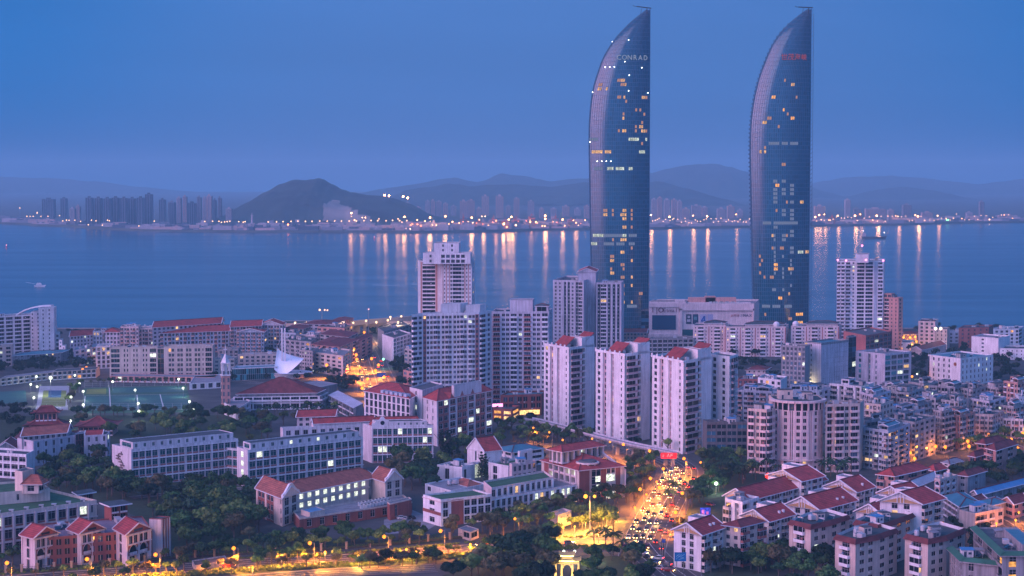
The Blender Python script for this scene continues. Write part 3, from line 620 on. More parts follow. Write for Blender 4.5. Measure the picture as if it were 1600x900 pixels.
for i, (x, w, tp) in enumerate([(1018, 9, 311), (1027, 8, 309), (1037, 10, 312), (1049, 9, 312), (1058, 8, 314), (1066, 12, 326), (1080, 16, 321), (1096, 10, 324), (1120, 14, 326), (1136, 12, 322), (1152, 9, 328)]):
	fartower(x, w, tp, 6100 + (i % 4) * 130, (0, 3)[i % 2], 'hazy tower block on the far shore seen between the two glass towers', 'hazy towers seen between the glass towers')
for i, (x, w, tp) in enumerate([(1272, 18, 322), (1320, 9, 312), (1334, 12, 326), (1352, 32, 326), (1387, 10, 328), (1410, 14, 320), (1440, 18, 332), (1510, 10, 332), (1530, 8, 315), (1560, 30, 336)]):
	fartower(x, w, tp, 6000 + (i % 4) * 130, (3, 0, 1)[i % 3], 'low hazy building on the far shore right of the glass towers', 'hazy buildings on the far right shore')
# sheds, silos and quay clutter along the far shore: nobody could count it
mb = MB(); rg = random.Random(11)
for i in range(520):
	px = rg.uniform(0, 1600); k = rg.random(); D0 = DY(interp(shore, px)) + 30 + 500 * k * k; x = PD(px, D0, 355).x; w = rg.uniform(10, 60); h = rg.uniform(3, 11) * (1.5 if 620 < px < 900 else 1)
	mb.box((x, D0), w, rg.uniform(8, 30), 3, 3 + h, rg.uniform(-.1, .1), rg.randrange(4))
	if rg.random() < .3: mb.box((x, D0), w * .3, 6, 3 + h, 3 + h + rg.uniform(2, 8), 0, rg.randrange(4))
o = mb.build('far_quay_sheds', FARW, kind='stuff'); tag(o, 'low sheds, stores and banks of trees strung along the far quays', 'sheds')
# far lamps
def farlamp_mesh(r, m):
	def mk():
		mb = MB(); mb.cyl((0, 0), .5, 0, 1, 6, 0); return mb.mesh('mast', [METAL])
	return mk
def ico(r, sub=1):
	import bmesh
	bm = bmesh.new(); bmesh.ops.create_icosphere(bm, subdivisions=sub, radius=r); return bm
def icomesh(name, r, m, sub=1):
	bm = ico(r, sub); me = bpy.data.meshes.new(name); bm.to_mesh(me); bm.free(); me.materials.append(m); return me
FL = {'o': ((1.0, 0.40, 0.13), 24), 'w': ((1.0, 0.52, 0.25), 10), 'r': ((1.0, 0.22, 0.07), 10), 'g': ((0.25, 1.0, 0.35), 14), 'p': ((1.0, 0.15, 0.35), 10)}
mast_me = farlamp_mesh(1, METAL)()
def farlamp(px, py, c, r, D=None, s=1.0, label=None, group=None):
	D = D or (DY(interp(shore, px)) + rg.uniform(20, 90)); z = ZD(py, D); x = PD(px, D, py).x
	if z < 8: z = 8 + rg.random()
	e = empty('floodlight_mast', (x, D, 3), 0, label or {'o': 'orange floodlight on a tall mast on the far quay', 'w': 'white floodlight on a mast on the far quay', 'r': 'red orange lamp among the port cranes', 'g': 'green lamp on the ferry pier roof', 'p': 'pink lamp on the right far quay'}[c], 'floodlight', group or {'o': 'orange quay floodlights', 'w': 'white quay floodlights', 'r': 'port crane lamps', 'g': 'green pier lamps', 'p': 'pink quay lamps'}[c])
	inst('mast', mast_me, e, (0, 0, 0), scale=(1, 1, z - 3))
	key = ('fl', c, r, s); col, st = FL[c]
	me = shared(key, lambda: icomesh('lamp', r, emis('floodlight_%s_%s_%s' % (c, r, s), col, st * s, True)))
	inst('lamp', me, e, (0, 0, z - 3)); return e
for px, py, c, s in [(549, 333, 'o', 1), (549, 338, 'w', .6), (554, 344, 'o', .7), (566, 340, 'w', .7), (571, 340, 'o', .6), (592, 342, 'w', .5), (622, 342, 'w', .6), (632, 339, 'o', 1.2), (628, 347, 'w', .5), (641, 359, 'w', .9), (635, 359, 'w', .6), (652, 344, 'o', .7), (672, 340, 'o', 1.3), (696, 338, 'o', 1),
					 (720, 360, 'w', .7), (737, 340, 'o', 1.2), (753, 338, 'w', .8), (758, 338, 'w', .8), (775, 345, 'r', 1), (787, 350, 'o', 1.2), (795, 343, 'o', 1), (799, 339, 'o', 1.3), (806, 352, 'o', 1), (792, 356, 'r', 1.2), (828, 344, 'w', .7), (852, 337, 'o', 1.6), (852, 342, 'o', 1), (879, 343, 'o', 1), (900, 348, 'o', .7),
					 (1017, 336, 'o', 1.3), (1046, 339, 'o', 1.3), (1083, 337, 'o', .9), (1105, 338, 'o', 1.2), (1150, 335, 'o', .7), (1274, 339, 'o', 1), (1280, 336, 'o', 1), (1288, 335, 'o', .8), (1297, 344, 'o', .5), (1309, 337, 'w', 1), (1336, 337, 'o', 1.3), (1344, 335, 'o', .8), (1370, 337, 'o', 1.5),
					 (1403, 338, 'w', .9), (1408, 345, 'w', .5), (1430, 336, 'o', .9), (1434, 338, 'o', 1.5), (1465, 337, 'w', 1)]:
	farlamp(px, py, c, 2.3 if s >= 1 else 1.7, s=s)
for k in range(5): farlamp(1472 + k * 2.4, 345 + abs(k - 2) * .5, 'g', 1.7, s=.8)
farlamp(1561, 347, 'p', 2.2); farlamp(1546, 347, 'w', 1.8); farlamp(439, 359, 'w', 2.2); farlamp(450, 351, 'r', 2.6)
for px, py in [(601, 305), (608, 306), (630, 307), (637, 309)]: farlamp(px, py, 'o', 4, D=6900 if px < 620 else 6950, s=1.6, label='orange lamp high on the dark slope behind the port', group='lamps on the slope above the port')
for i in range(20): farlamp(420 + i * 11.4 + rg.uniform(-1, 1), 346.5 - i * .12 + rg.uniform(-.5, .5), 'w', 1.9, s=.45, label='small white lamp in the long even row along the far causeway', group='lamps of the far causeway')
for px in [98, 104, 108, 117, 126, 138, 143, 150, 160, 168, 171, 192, 217, 241, 320, 332, 342, 346, 351, 355, 359, 373, 380, 383]: farlamp(px, rg.choice((344, 345, 346, 347, 353)) if px < 240 else 346.5 + rg.uniform(-1, 1), 'w', 1.7, s=.5, label='small pale lamp along the low left far shore', group='small lamps on the left far shore')
for px, py in [(42, 338), (47, 338), (52, 338), (58, 333), (31, 325), (64, 338), (75, 338), (93, 337), (119, 337), (58, 332)]: farlamp(px, py, 'w', 2.0, D=6200, s=.4, label='faint lamp in the haze beyond the left far shore', group='faint lamps beyond the left shore')
for i in range(46): farlamp(640 + i * 6.1 + rg.uniform(-2, 2), rg.uniform(343, 357), rg.choice('rrowo'), rg.choice((1.5, 2.1)), s=.7, label='small red or orange lamp in the thick of the container port', group='small lamps of the container port')
for i in range(34): farlamp(1018 + i * 4.6 + rg.uniform(-2, 2), rg.uniform(341, 349), 'w', 1.5, s=.45, label='small white lamp on the far shore between the two glass towers', group='small lamps between the towers')
for i in range(52): farlamp(1275 + i * 6.3 + rg.uniform(-2, 2), rg.uniform(333, 346) if i > 30 else rg.uniform(337, 347), rg.choice('wwo'), 1.5, s=.45, label='small lamp on the far shore to the right of the glass towers', group='small lamps on the right far shore')
for px, k_ in ((549, .5), (566, .3), (592, .25), (603, .6), (622, .4), (632, 1), (652, .5), (672, 1.3), (696, .8), (737, 1.2), (756, .8), (775, .5), (787, 1.3), (795, .9), (801, 1.2), (830, .4), (852, 1.6), (879, .8), (900, .5), (1017, 1), (1046, 1), (1083, .9), (1105, 1), (1150, .4), (1274, .6), (1280, .5), (1288, .5), (1309, .5), (1336, 1), (1344, .4), (1371, 1.4), (1403, .6), (1434, 1.4), (1465, .5)):      # the port's own floodlighting on its sheds and the blocks behind
	D_ = DY(interp(shore, px)) + 160; l = bpy.data.lights.new('port_floodlight', 'POINT'); l.energy = 6.5e4 * k_; l.color = (1, .40, .14); l.shadow_soft_size = 5
	o = bpy.data.objects.new('port_floodlight', l); COL.objects.link(o); o.location = (PD(px, D_).x, D_, 40)
# gantry cranes of the port
def crane(px, D, h=46):
	mb = MB(); 
	for x in (-8, 8):
		for y in (-9, 9): mb.bar((x, y, 0), (x, y, h * .62), 1.3)
		mb.bar((x, -9, h * .62), (x, 9, h * .62), 1.4); mb.bar((x, -9, h * .3), (x, 9, h * .3), 1.0)
	for y in (-9, 9): mb.bar((-8, y, h * .62), (8, y, h * .62), 1.4)
	e = empty('gantry_crane', (PD(px, D, 350).x, D, 3), 0.35 * rg.uniform(-1, 1), 'red steel gantry crane with boom over the far quay', 'crane', 'gantry cranes of the port')
	mb.build('leg_frame', mat('crane_red', (.45, .10, .06), var=.1), e)
	b_ = MB(); b_.bar((0, -34, h * .68), (0, 20, h * .68), 2.0); b_.bar((0, -8, h * .62), (0, -4, h), 1.2); b_.bar((0, -4, h), (0, -32, h * .69), .6); b_.bar((0, -4, h), (0, 18, h * .69), .6); b_.box((0, 12), 5, 6, h * .7, h * .8)
	b_.build('boom', MATS['crane_red'], e); return e
for px in (724, 748, 771, 789, 806, 830, 868, 893, 1300, 1342): crane(px, DY(interp(shore, px)) + 45, rg.uniform(30, 44))
# memorial column on the point, cargo ship, ferry pier
e = empty('lighthouse', (PD(394, 4960, 350).x, 4960, 3), 0, 'slim pale lighthouse column on a stepped base on the far point', 'lighthouse')
mb = MB(); mb.cyl((0, 0), 16, 0, 5, 12); mb.cyl((0, 0), 9, 5, 9, 12); mb.build('base', FARW[0], e)
mb = MB(); mb.cyl((0, 0), 3.5, 9, 36, 10, 0, 2.2); mb.cyl((0, 0), 3.6, 36, 38, 10, 0, 3.6); mb.cyl((0, 0), 1.5, 38, 45, 8, 0, .4); mb.build('shaft', FARW[0], e)
Dsh = 4330; xs_ = PD(1364, Dsh).x; e = empty('cargo_ship', (xs_, Dsh, -2.4), 0.0, 'dark cargo ship riding low on the strait with a small bridge at its stern', 'ship')
mb = MB(); L = 60; P = []
for z, k, wd in ((0, .94, 7), (5.2, 1.0, 9)):
	P.append([(-L / 2 * k, -wd / 2, z + (0)), (L / 2 * k - 8, -wd / 2, z), (L / 2 * k, 0, z + (2.2 if z else 0)), (L / 2 * k - 8, wd / 2, z), (-L / 2 * k, wd / 2, z)])
lo, hi = P
for k in range(5): a, b_, c, d = lo[k], lo[(k + 1) % 5], hi[(k + 1) % 5], hi[k]; mb.quad(a, b_, c, d)
mb.poly(hi); SHIP = mat('ship_hull', (.05, .055, .07), var=.2); mb.build('hull', SHIP, e)
mb = MB(); mb.box((-24, 0), 8, 7, 5, 12); mb.box((-24, 0), 6, 9, 12, 14.5); mb.cyl((-27, 0), 1.2, 12, 18); mb.build('bridge', FARW[0], e)
mb = MB(); mb.bar((24, 0, 6), (24, 0, 14), .6); mb.bar((0, 0, 5), (0, 0, 11), .5); mb.build('mast', METAL, e)
for xx, zz in ((-26, 19), (24, 14.6)): inst('navigation_lamp', shared('nav', lambda: icomesh('navigation_lamp', .9, emis('nav_lamp', (1, .8, .6), 12))), e, (xx, 0, zz))
FOAM = mat('foam', (.75, .78, .85), .9, var=.1)
for i, (xa, ya, xb, yb, wd) in enumerate([(581, 445, 634, 447, 5), (643, 444, 652, 444, 4), (40, 441, 70, 447, 3), (1345, 371.8, 1388, 371.2, 2)]):
	a, b_ = G(xa, ya, -2.4), G(xb, yb, -2.4); fr = Fr(a, b_, (0, 0)); mb = MB(); n = 26
	for k in range(n):
		u = fr.L * k / n; w = wd * (1 - k / n * .6) * rg.uniform(.5, 1.2); q = [fr(u, -2.38, rg.uniform(-1, 1)), fr(u + fr.L / n * .8, -2.38, rg.uniform(-1, 1)), fr(u + fr.L / n * .7, -2.38, -w), fr(u + 1, -2.38, -w)]
		mb.quad(*q)
	o = mb.build('boat_wake', FOAM, kind='stuff'); tag(o, ('long white boat wake on the strait left of the tall residential tower', 'short white wake just left of the tall residential tower', 'faint broken wake at far left on the strait', 'thin wash along the cargo ship')[i], 'wake')
e = empty('sightseeing_boat', (*G(62, 448, -2.4), -2.4), .3, 'small pale boat leaving a wake at far left on the strait', 'boat')
mb = MB(); mb.hexa([(-7, -1.5, 0), (6, -1.5, 0), (6, 1.5, 0), (-7, 1.5, 0), (-7.4, -2, 1.8), (8.5, -.6, 2.2), (8.5, .6, 2.2), (-7.4, 2, 1.8)]); mb.build('hull', WHITE, e)
mb = MB(); mb.box((-1, 0), 7, 3, 1.8, 4.2); mb.box((-1, 0), 5, 2.4, 4.2, 5.2); mb.build('cabin', WHITE, e)
for px, py, lb in ((10, 387, 'red channel buoy at far left on the strait'), (585, 374, 'small channel buoy in front of the far port')):
	p = G(px, py, -2.4); e = empty('channel_buoy', (*p, -2.4), 0, lb, 'buoy'); mb = MB(); mb.cyl((0, 0), 2.4, 0, 1.4, 10); mb.cyl((0, 0), 1.6, 1.4, 5, 8, 0, .5); mb.build('float', mat('buoy_red', (.6, .08, .1), var=.1), e)
	inst('lamp', shared('buoylamp', lambda: icomesh('lamp', .8, emis('buoy_lamp', (1, .3, .3), 8))), e, (0, 0, 5.6))

# ================================================================== THE TWIN GLASS TOWERS
CURT = bpy.data.materials.new('curtain_glass'); CURT.use_nodes = True; t = CURT.node_tree; b = t.nodes['Principled BSDF']
b.inputs['Base Color'].default_value = (0.004, 0.12, 0.22, 1); b.inputs['Metallic'].default_value = 0.08; b.inputs['Roughness'].default_value = 0.16; b.inputs['IOR'].default_value = 1.75
g = N(t, 'ShaderNodeNewGeometry'); mr_ = N(t, 'ShaderNodeMapRange'); mr_.inputs['To Min'].default_value = 0.8; mr_.inputs['To Max'].default_value = 1.25
t.links.new(g.outputs['Random Per Island'], mr_.inputs['Value']); vs = N(t, 'ShaderNodeVectorMath', operation='SCALE'); vs.inputs[0].default_value = (0.001, 0.095, 0.155)
t.links.new(mr_.outputs[0], vs.inputs['Scale']); t.links.new(vs.outputs[0], b.inputs['Base Color'])
MULL = mat('mullion', (0.07, 0.15, 0.22), .4, .2, var=.1)
def sail_tower(name, label, D, Rx, rpx_bot, prof, ztop, lit, signs, fin):
	"""Rx: px of the straight right edge; prof: (py, px) of the curved left edge"""
	z_ = lambda py: ZD(py, D); x_ = lambda px: PD(px, D).x
	xr_ = x_(Rx); ox = (xr_ + x_(prof[-1][1])) / 2; root = empty(name, (ox, D, 0), 0, label, 'skyscraper')
	pz = sorted([(z_(py), x_(px) - ox) for py, px in prof]); H = z_(ztop); fh = 3.9; nf = int(H / fh)
	xr = xr_ - ox
	def left(z): return min(interp2(pz, z), xr - .3)
	def front(s, z):     # s 0..1 left to right edge -> (x, y)
		xl = left(z); w = xr - xl; x = xl + w * s
		full = 56.0
		y = -13.5 * (math.sin(math.pi * min(1, s * .86 + .10)) ** .8) * min(1, (w / full) ** .7) + 6
		return x, y
	def back(s, z):
		xl = left(z); w = xr - xl; return xl + w * s, 6 + 20 * (math.sin(math.pi * s) ** .7) * min(1, w / 56.0)
	ns = 28; zs = [min(H, k * fh) for k in range(nf + 2)]
	if zs[-1] == zs[-2]: zs.pop()
	sk = MB(); mu = MB(); gap = .12
	for k in range(len(zs) - 1):
		z0, z1 = zs[k], zs[k + 1]
		for i in range(ns):
			a, b_ = i / ns, (i + 1) / ns; p, q = front(a, z0), front(b_, z0); r, s_ = front(b_, z1), front(a, z1)
			sk.quad((p[0], p[1], z0 + .3), (q[0], q[1], z0 + .3), (r[0], r[1], z1), (s_[0], s_[1], z1), 0)
			mu.quad((p[0], p[1] - .12, z0), (q[0], q[1] - .12, z0), (q[0], q[1] - .12, z0 + .3), (p[0], p[1] - .12, z0 + .3), 0)
			if i: mu.hexa([(p[0] - .08, p[1] - .35, z0), (p[0] + .08, p[1] - .35, z0), (p[0] + .08, p[1], z0), (p[0] - .08, p[1], z0), (s_[0] - .08, s_[1] - .35, z1), (s_[0] + .08, s_[1] - .35, z1), (s_[0] + .08, s_[1], z1), (s_[0] - .08, s_[1], z1)])
		for i in range(10):
			a, b_ = 1 - i / 10, 1 - (i + 1) / 10; p, q = back(a, z0), back(b_, z0); r, s_ = back(b_, z1), back(a, z1)
			sk.quad((p[0], p[1], z0), (q[0], q[1], z0), (r[0], r[1], z1), (s_[0], s_[1], z1), 0)
		# edge between front sheet and back sheet
		p, q, r, s_ = front(1, z0), back(1, z0), back(1, z1), front(1, z1); sk.quad((p[0], p[1], z0), (q[0], q[1], z0), (r[0], r[1], z1), (s_[0], s_[1], z1), 0)
		p, q, r, s_ = back(0, z0), front(0, z0), front(0, z1), back(0, z1); sk.quad((p[0], p[1], z0), (q[0], q[1], z0), (r[0], r[1], z1), (s_[0], s_[1], z1), 0)
	mu.poly([(front(i / 12, H)[0], front(i / 12, H)[1], H) for i in range(13)] + [(back(1 - i / 12, H)[0], back(1 - i / 12, H)[1], H) for i in range(1, 12)])
	sk.build('glass_panel_skin', [CURT], root, 'stuff'); mu.build('mullion_grid', [MULL], root, 'stuff')
	fm = MB()                              # slim frame following the curved edge, and the straight right-hand edge
	prev = None
	for k, z in enumerate(zs):
		p = front(0, z)
		if prev: fm.bar((prev[0] - .2, prev[1] - .2, prev[2]), (p[0] - .2, p[1] - .2, z), 1.1)
		prev = (p[0], p[1], z)
	p = front(1, 10); fm.bar((xr + .3, p[1], 0), (xr + .3, front(1, H)[1], H + 1), .9)
	if fin:
		fm.bar((xr + 2.6, p[1] + 1, 0), (xr + 2.6, p[1] + 1, H - 4), .35)
		for k in range(len(zs) - 1):
			fm.bar((xr + .4, p[1], zs[k]), (xr + 2.6, p[1] + 1, zs[k] + 1.9), .3)
		for k in range(8, len(zs) - 4): q = front(0, zs[k]); fm.bar((q[0] + .2, q[1], zs[k]), (q[0] - 1.6, q[1] - .2, zs[k]), .5, 0, 1.5)
	fm.build('edge_frame', MULL, root)
	def onface(px, py): 
		z = z_(py); x = x_(px) - ox; xl = left(z); s = (x - xl) / (xr - xl); return s, z
	for q in lit:
		px, py, w, h, c = q; s0, z = onface(px - w / 2, py); s1, _ = onface(px + w / 2, py); zt, zb = z_(py - h / 2), z_(py + h / 2)
		k0 = round(s0 * ns); k1 = max(k0 + 1, round(s1 * ns)); k1 = min(k1, ns); fz = round(zb / fh) * fh; m = MB(); n_f = max(1, round((zt - zb) / fh))
		if w < 3.2: k1 = k0 + 1
		for f in range(n_f):
			for i in range(max(0, k0), k1):
				a, b_ = front(i / ns, fz + f * fh), front((i + 1) / ns, fz + f * fh); e_ = .14; top = fz + f * fh + 3.5
				a2, b2 = front(i / ns, top), front((i + 1) / ns, top)
				m.quad((a[0] + .15, a[1] - e_, fz + f * fh + .7), (b_[0] - .15, b_[1] - e_, fz + f * fh + .7), (b2[0] - .15, b2[1] - e_, top), (a2[0] + .15, a2[1] - e_, top))
		m.build('lit_window', {'w': emis('tower_room_light', (1, .52, .20), .95, var=.5), 'c': emis('tower_lobby_light', (.8, .88, .7), .8, var=.5), 'o': LITO, 's': emis('dim_mechanical_band', (.20, .24, .38), .8), 'd': emis('dim_warm', (.9, .42, .25), .55), 'b': mat('dark_louvre', (.01, .02, .04), var=.1)}[c], root)  # mechanical bands are no lamps; their pale tone is put in as glow
	for px, py, c in signs:
		s, z = onface(px, py); p = front(s, z); inst('warning_lamp', shared(('wl', c), lambda: icomesh('warning_lamp', .45, emis('warning_lamp_' + c, (1, .95, .9) if c == 'w' else (1, .2, .2), 9))), root, (p[0], p[1] - .9, z))
	return root, front, onface, xr, H, ox
def interp2(p, z):
	if z <= p[0][0]: return p[0][1]
	for (a, b_), (c, d) in zip(p, p[1:]):
		if z <= c: return b_ + (d - b_) * (z - a) / (c - a)
	return p[-1][1]
def smooth_prof(prof, n=3):
	P = [Vector((a, b_)) for a, b_ in prof]; out_ = []
	for i in range(len(P) - 1):
		p0 = P[max(0, i - 1)]; p1 = P[i]; p2 = P[i + 1]; p3 = P[min(len(P) - 1, i + 2)]
		for k in range(n):
			t_ = k / n; out_.append(.5 * ((2 * p1) + (p2 - p0) * t_ + (2 * p0 - 5 * p1 + 4 * p2 - p3) * t_ ** 2 + (3 * p1 - p0 - 3 * p2 + p3) * t_ ** 3))
	out_.append(P[-1]); return [(p.x, p.y) for p in out_]
TD = 1700
profL = smooth_prof([(15, 1009), (28, 992), (45, 974), (65, 957), (90, 942), (112, 934), (135, 927), (160, 923), (190, 920.5), (225, 920), (280, 921), (340, 922), (420, 923.5), (550, 926)])
litL = [(965, 125, 6, 5, 'd'), (972, 125, 6, 6, 'w'), (970, 133, 8, 5, 'd'), (973, 132, 5, 5, 'w'), (936, 140, 8, 5, 'w'), (946, 140, 4, 5, 'w'), (937, 133, 5, 2, 'd'), (965, 155, 6, 5, 'd'), (973, 155, 5, 5, 'w'), (977, 163, 4, 4, 'd'), (1004, 156, 6, 5, 'w'), (1010, 156, 3, 5, 'd'), (992, 171, 6, 5, 'd'), (1000, 171, 4, 5, 'd'),
		(1004, 178, 3, 3, 'd'), (972, 178, 4, 4, 'd'), (972, 185, 5, 6, 'w'), (1003, 193, 3, 4, 'd'), (992, 200, 6, 4, 'd'), (1000, 200, 4, 5, 'w'), (965, 208, 6, 4, 'd'), (973, 208, 6, 5, 'w'), (992, 208, 5, 4, 'd'), (1002, 208, 7, 5, 'w'), (1009, 208, 3, 4, 'd'), (1002, 227, 5, 5, 'd'), (932, 241, 14, 3.5, 'w'), (948, 241, 11, 3.5, 'w'), (1002, 240, 8, 4, 'c'),
		(952, 264, 12, 3.5, 'c'), (968, 264, 13, 4, 'c'), (984, 264, 9, 4, 'c'), (934, 264, 12, 3, 's'), (989, 220, 16, 1.2, 'c'), (927, 221, 12, 1.2, 's'), (1009, 221, 4, 2, 'c'), (945, 331, 6, 5, 'd'), (956, 331, 4, 5, 'd'), (973, 331, 6, 5, 'w'), (986, 331, 3, 4, 'd'), (945, 338, 5, 5, 'w'), (956, 338, 4, 4, 'd'), (973, 338, 8, 5, 'w'), (986, 338, 3, 4, 'd'),
		(973, 345, 7, 5, 'w'), (986, 345, 3, 4, 'd'), (973, 353, 7, 5, 'w'), (986, 353, 3, 4, 'd'), (928, 369, 6, 4, 'c'), (937, 369, 7, 4, 'c'), (956, 369, 30, 4, 's'), (975, 369, 7, 5, 'c'), (987, 369, 14, 4, 's'), (973, 376, 8, 4, 'w'), (957, 376, 3, 4, 'd'), (928, 384, 8, 4, 'c'), (950, 384, 14, 2, 's'), (968, 384, 12, 2, 's'), (986, 384, 12, 2, 's'),
		(972, 392, 5, 5, 'w'), (955, 399, 4, 4, 'd'), (955, 406, 5, 5, 'w'), (972, 413, 4, 4, 'd'), (986, 392, 3, 3, 'd'), (986, 406, 3, 3, 'w'), (955, 421, 3, 3, 'd'), (972, 421, 3, 3, 'd'), (955, 428, 6, 5, 'w'), (972, 435, 4, 4, 'd'), (986, 435, 3, 4, 'w'), (972, 450, 3, 4, 'd'), (986, 450, 4, 4, 'w'), (1001, 458, 4, 4, 'p'.replace('p', 'd')), (972, 458, 3, 4, 'd'), (972, 472, 4, 4, 'w'), (986, 472, 5, 4, 'w'), (987, 481, 16, 5, 's'), (990, 482, 8, 3, 'c')]
lampsL = [(980, 63, 'w'), (955.5, 65, 'w'), (980, 142.5, 'w'), (925, 144, 'w'), (1011, 145, 'w'), (921, 222, 'w'), (974, 97, 'w'), (981, 118, 'w'), (944, 105, 'w'), (951, 105, 'w'), (958, 105, 'w'), (1001, 106, 'w'), (932, 252, 'w'), (939, 252, 'w'), (946, 252, 'w'), (953, 252, 'w')]
A = sail_tower('glass_skyscraper', 'sail-shaped blue glass skyscraper left of its twin, many amber windows lit', TD, 1013.5, 1011, profL, 15, litL, lampsL, False)
profR = smooth_prof([(14, 1259), (28, 1240), (48, 1219), (70, 1204), (95, 1193), (120, 1184), (150, 1176.5), (180, 1172), (215, 1170), (260, 1170.5), (330, 1172.5), (420, 1175), (550, 1180)])
litR = [(1205, 152, 5, 4, 'o'), (1220, 131, 3, 3, 'd'), (1234, 132, 4, 4, 'w'), (1240, 152, 3, 4, 'd'), (1220, 171, 6, 5, 'o'), (1226, 178, 3, 3, 'd'), (1234, 184, 6, 5, 'o'), (1192, 190, 7, 4, 'w'), (1198, 190, 5, 3, 'd'), (1212, 203, 3, 2, 'd'), (1191, 233, 5, 3, 'd'), (1185, 240, 5, 4, 'w'), (1192, 240, 2, 2, 'w'), (1220, 258, 4, 4, 'd'), (1205, 224, 14, 7, 's'), (1222, 224, 12, 7, 's'), (1236, 224, 12, 7, 's'),
		(1210, 291, 6, 5, 'o'), (1225, 316, 3, 3, 'd'), (1250, 316, 7, 4, 'w'), (1210, 329, 4, 4, 'd'), (1195, 350, 13, 7, 's'), (1211, 350, 13, 7, 's'), (1228, 350, 13, 7, 's'), (1238, 350, 9, 7, 's'), (1232, 364, 2, 2, 'd'), (1204, 371, 2, 3, 'w'), (1225, 371, 2, 3, 'd'), (1204, 390, 4, 4, 'd'), (1218, 390, 5, 2, 'd'), (1250, 397, 9, 5, 'c'), (1259, 397, 6, 4, 'w'), (1186, 402, 3, 3, 'd'), (1189, 409, 6, 5, 'd'), (1185, 416, 3, 3, 'd'), (1186, 426, 4, 5, 'd'), (1192, 434, 3, 5, 'd'), (1204, 434, 6, 2, 'd'),
		(1209, 415, 5, 5, 'o'), (1209, 422, 5, 4, 'o'), (1231, 422, 5, 5, 'w'), (1237, 422, 5, 5, 'd'), (1231, 459, 4, 4, 'w'), (1217, 467, 5, 5, 'o'), (1195, 481, 13, 7, 's'), (1211, 481, 13, 7, 's'), (1230, 481, 14, 7, 's'), (1194, 489, 3, 6, 'd'), (1248, 493, 12, 7, 'o'), (1248, 501, 12, 7, 'o'), (1234, 500, 7, 4, 'd')]
rgt = random.Random(5)
for k in range(26):
	py = 270 + k * 7.3
	for px in (1208, 1221, 1234): 
		if rgt.random() < .6: litR.append((px, py, 5, 2, 's'))
B = sail_tower('glass_skyscraper', 'sail-shaped blue glass skyscraper right of its twin, pink afterglow on its curved left flank', TD, 1263.5, 1263, profR, 14, litR, [], True)
# sign letters near the tops
def letters(txt, root, front, onface, x0, x1, py, hpx, m, font=None):
	s0, z = onface(x0, py + hpx / 2); s1, _ = onface(x1, py); n = len(txt)
	for i, ch in enumerate(txt):
		cu = bpy.data.curves.new('letter', 'FONT'); cu.body = ch; cu.size = hpx / F * TD * (1.35 if ord(ch) < 200 else .98); cu.extrude = .12; cu.align_x = 'CENTER'; cu.resolution_u = 2; cu.offset = .02
		s = s0 + (s1 - s0) * (i + .5) / n; p = front(s, z); q = front(s + .01, z)
		tmp = bpy.data.objects.new('letter', cu); COL.objects.link(tmp); dg = bpy.context.evaluated_depsgraph_get(); me = bpy.data.meshes.new_from_object(tmp.evaluated_get(dg)); bpy.data.objects.remove(tmp)
		me.materials.clear(); me.materials.append(m)
		o = bpy.data.objects.new('letter', me); COL.objects.link(o); o.parent = root; o.location = (p[0], p[1] - .9, z); o.rotation_euler = (R(90), 0, math.atan2(q[1] - p[1], q[0] - p[0]))
letters('CONRAD', A[0], A[1], A[2], 961, 1011, 90, 8, emis('letter_white', (.34, .40, .56), .7))
letters('世茂海峡', B[0], B[1], B[2], 1215, 1257, 88, 11, emis('letter_red', (.50, .09, .12), .6))
def davit(root, H, xr, flip):
	mb = MB(); mb.bar((xr - 3, 0, H - 4), (xr - 3, 0, H + 1), .8); mb.bar((xr + 1, 0, H + 1.2), (xr - 13, -2, H + 1.6 + flip), .7, 0, .9); mb.bar((xr - 14, -2, H + 1.4 + flip), (xr - 16, -2, H + 2.4 + flip), .5)
	mb.bar((xr - 9, -1, H - 5), (xr - 8, -1, H + 1.2), .35); mb.build('window_cleaning_crane', DMETAL, root)
davit(A[0], A[4], A[3], 1.2); davit(B[0], B[4], B[3], 0)
# ================================================================== BUILDINGS
_seed = [100]; FOOT = []
def corners(H, pts):
	"""(px, py) of points on the roof line at height H -> ground positions"""
	q = [G(p[0], p[1], H) for p in pts if p[1] is not None]
	if len(pts) == 3 and pts[2][1] is None:
		l, m = q; d = (m - l).normalized(); n = Vector((-d.y, d.x)); r = ray(pts[2][0], 500); kk = r.x / r.y
		if n.y < 0 and abs(n.y) > .3: n = -n
		tt = (kk * m.y - m.x) / (n.x - kk * n.y); q.append(m + n * tt)
	if len(q) == 3: q.append(q[0] + q[2] - q[1])
	return q
def vol(b, q, z0, z1, specs, fh=3.0, walls=(0, 1, 2), nf=None, **kw):
	if z0 < 3: FOOT.append([Vector(p) for p in q])
	nf = nf or max(1, round((z1 - z0) / fh)); f = (z1 - z0) / nf
	for i in range(4):
		sp = specs[i] if i < len(specs) else 'P1'
		b.facade(q[i], q[(i + 1) % 4], z0=z0, nf=nf if sp != 'P1' else 1, fh=f if sp != 'P1' else z1 - z0, spec=sp, mw=walls[0], ma=walls[1], mt=walls[0], **kw)
def cut(q, a0, a1, b0=0.0, b1=1.0):
	"""sub-rectangle of a footprint: fractions a along q0-q1, b along q0-q3"""
	f = lambda a, b: (q[0] * (1 - a) + q[1] * a) * (1 - b) + (q[3] * (1 - a) + q[2] * a) * b
	return [f(a0, b0), f(a1, b0), f(a1, b1), f(a0, b1)]
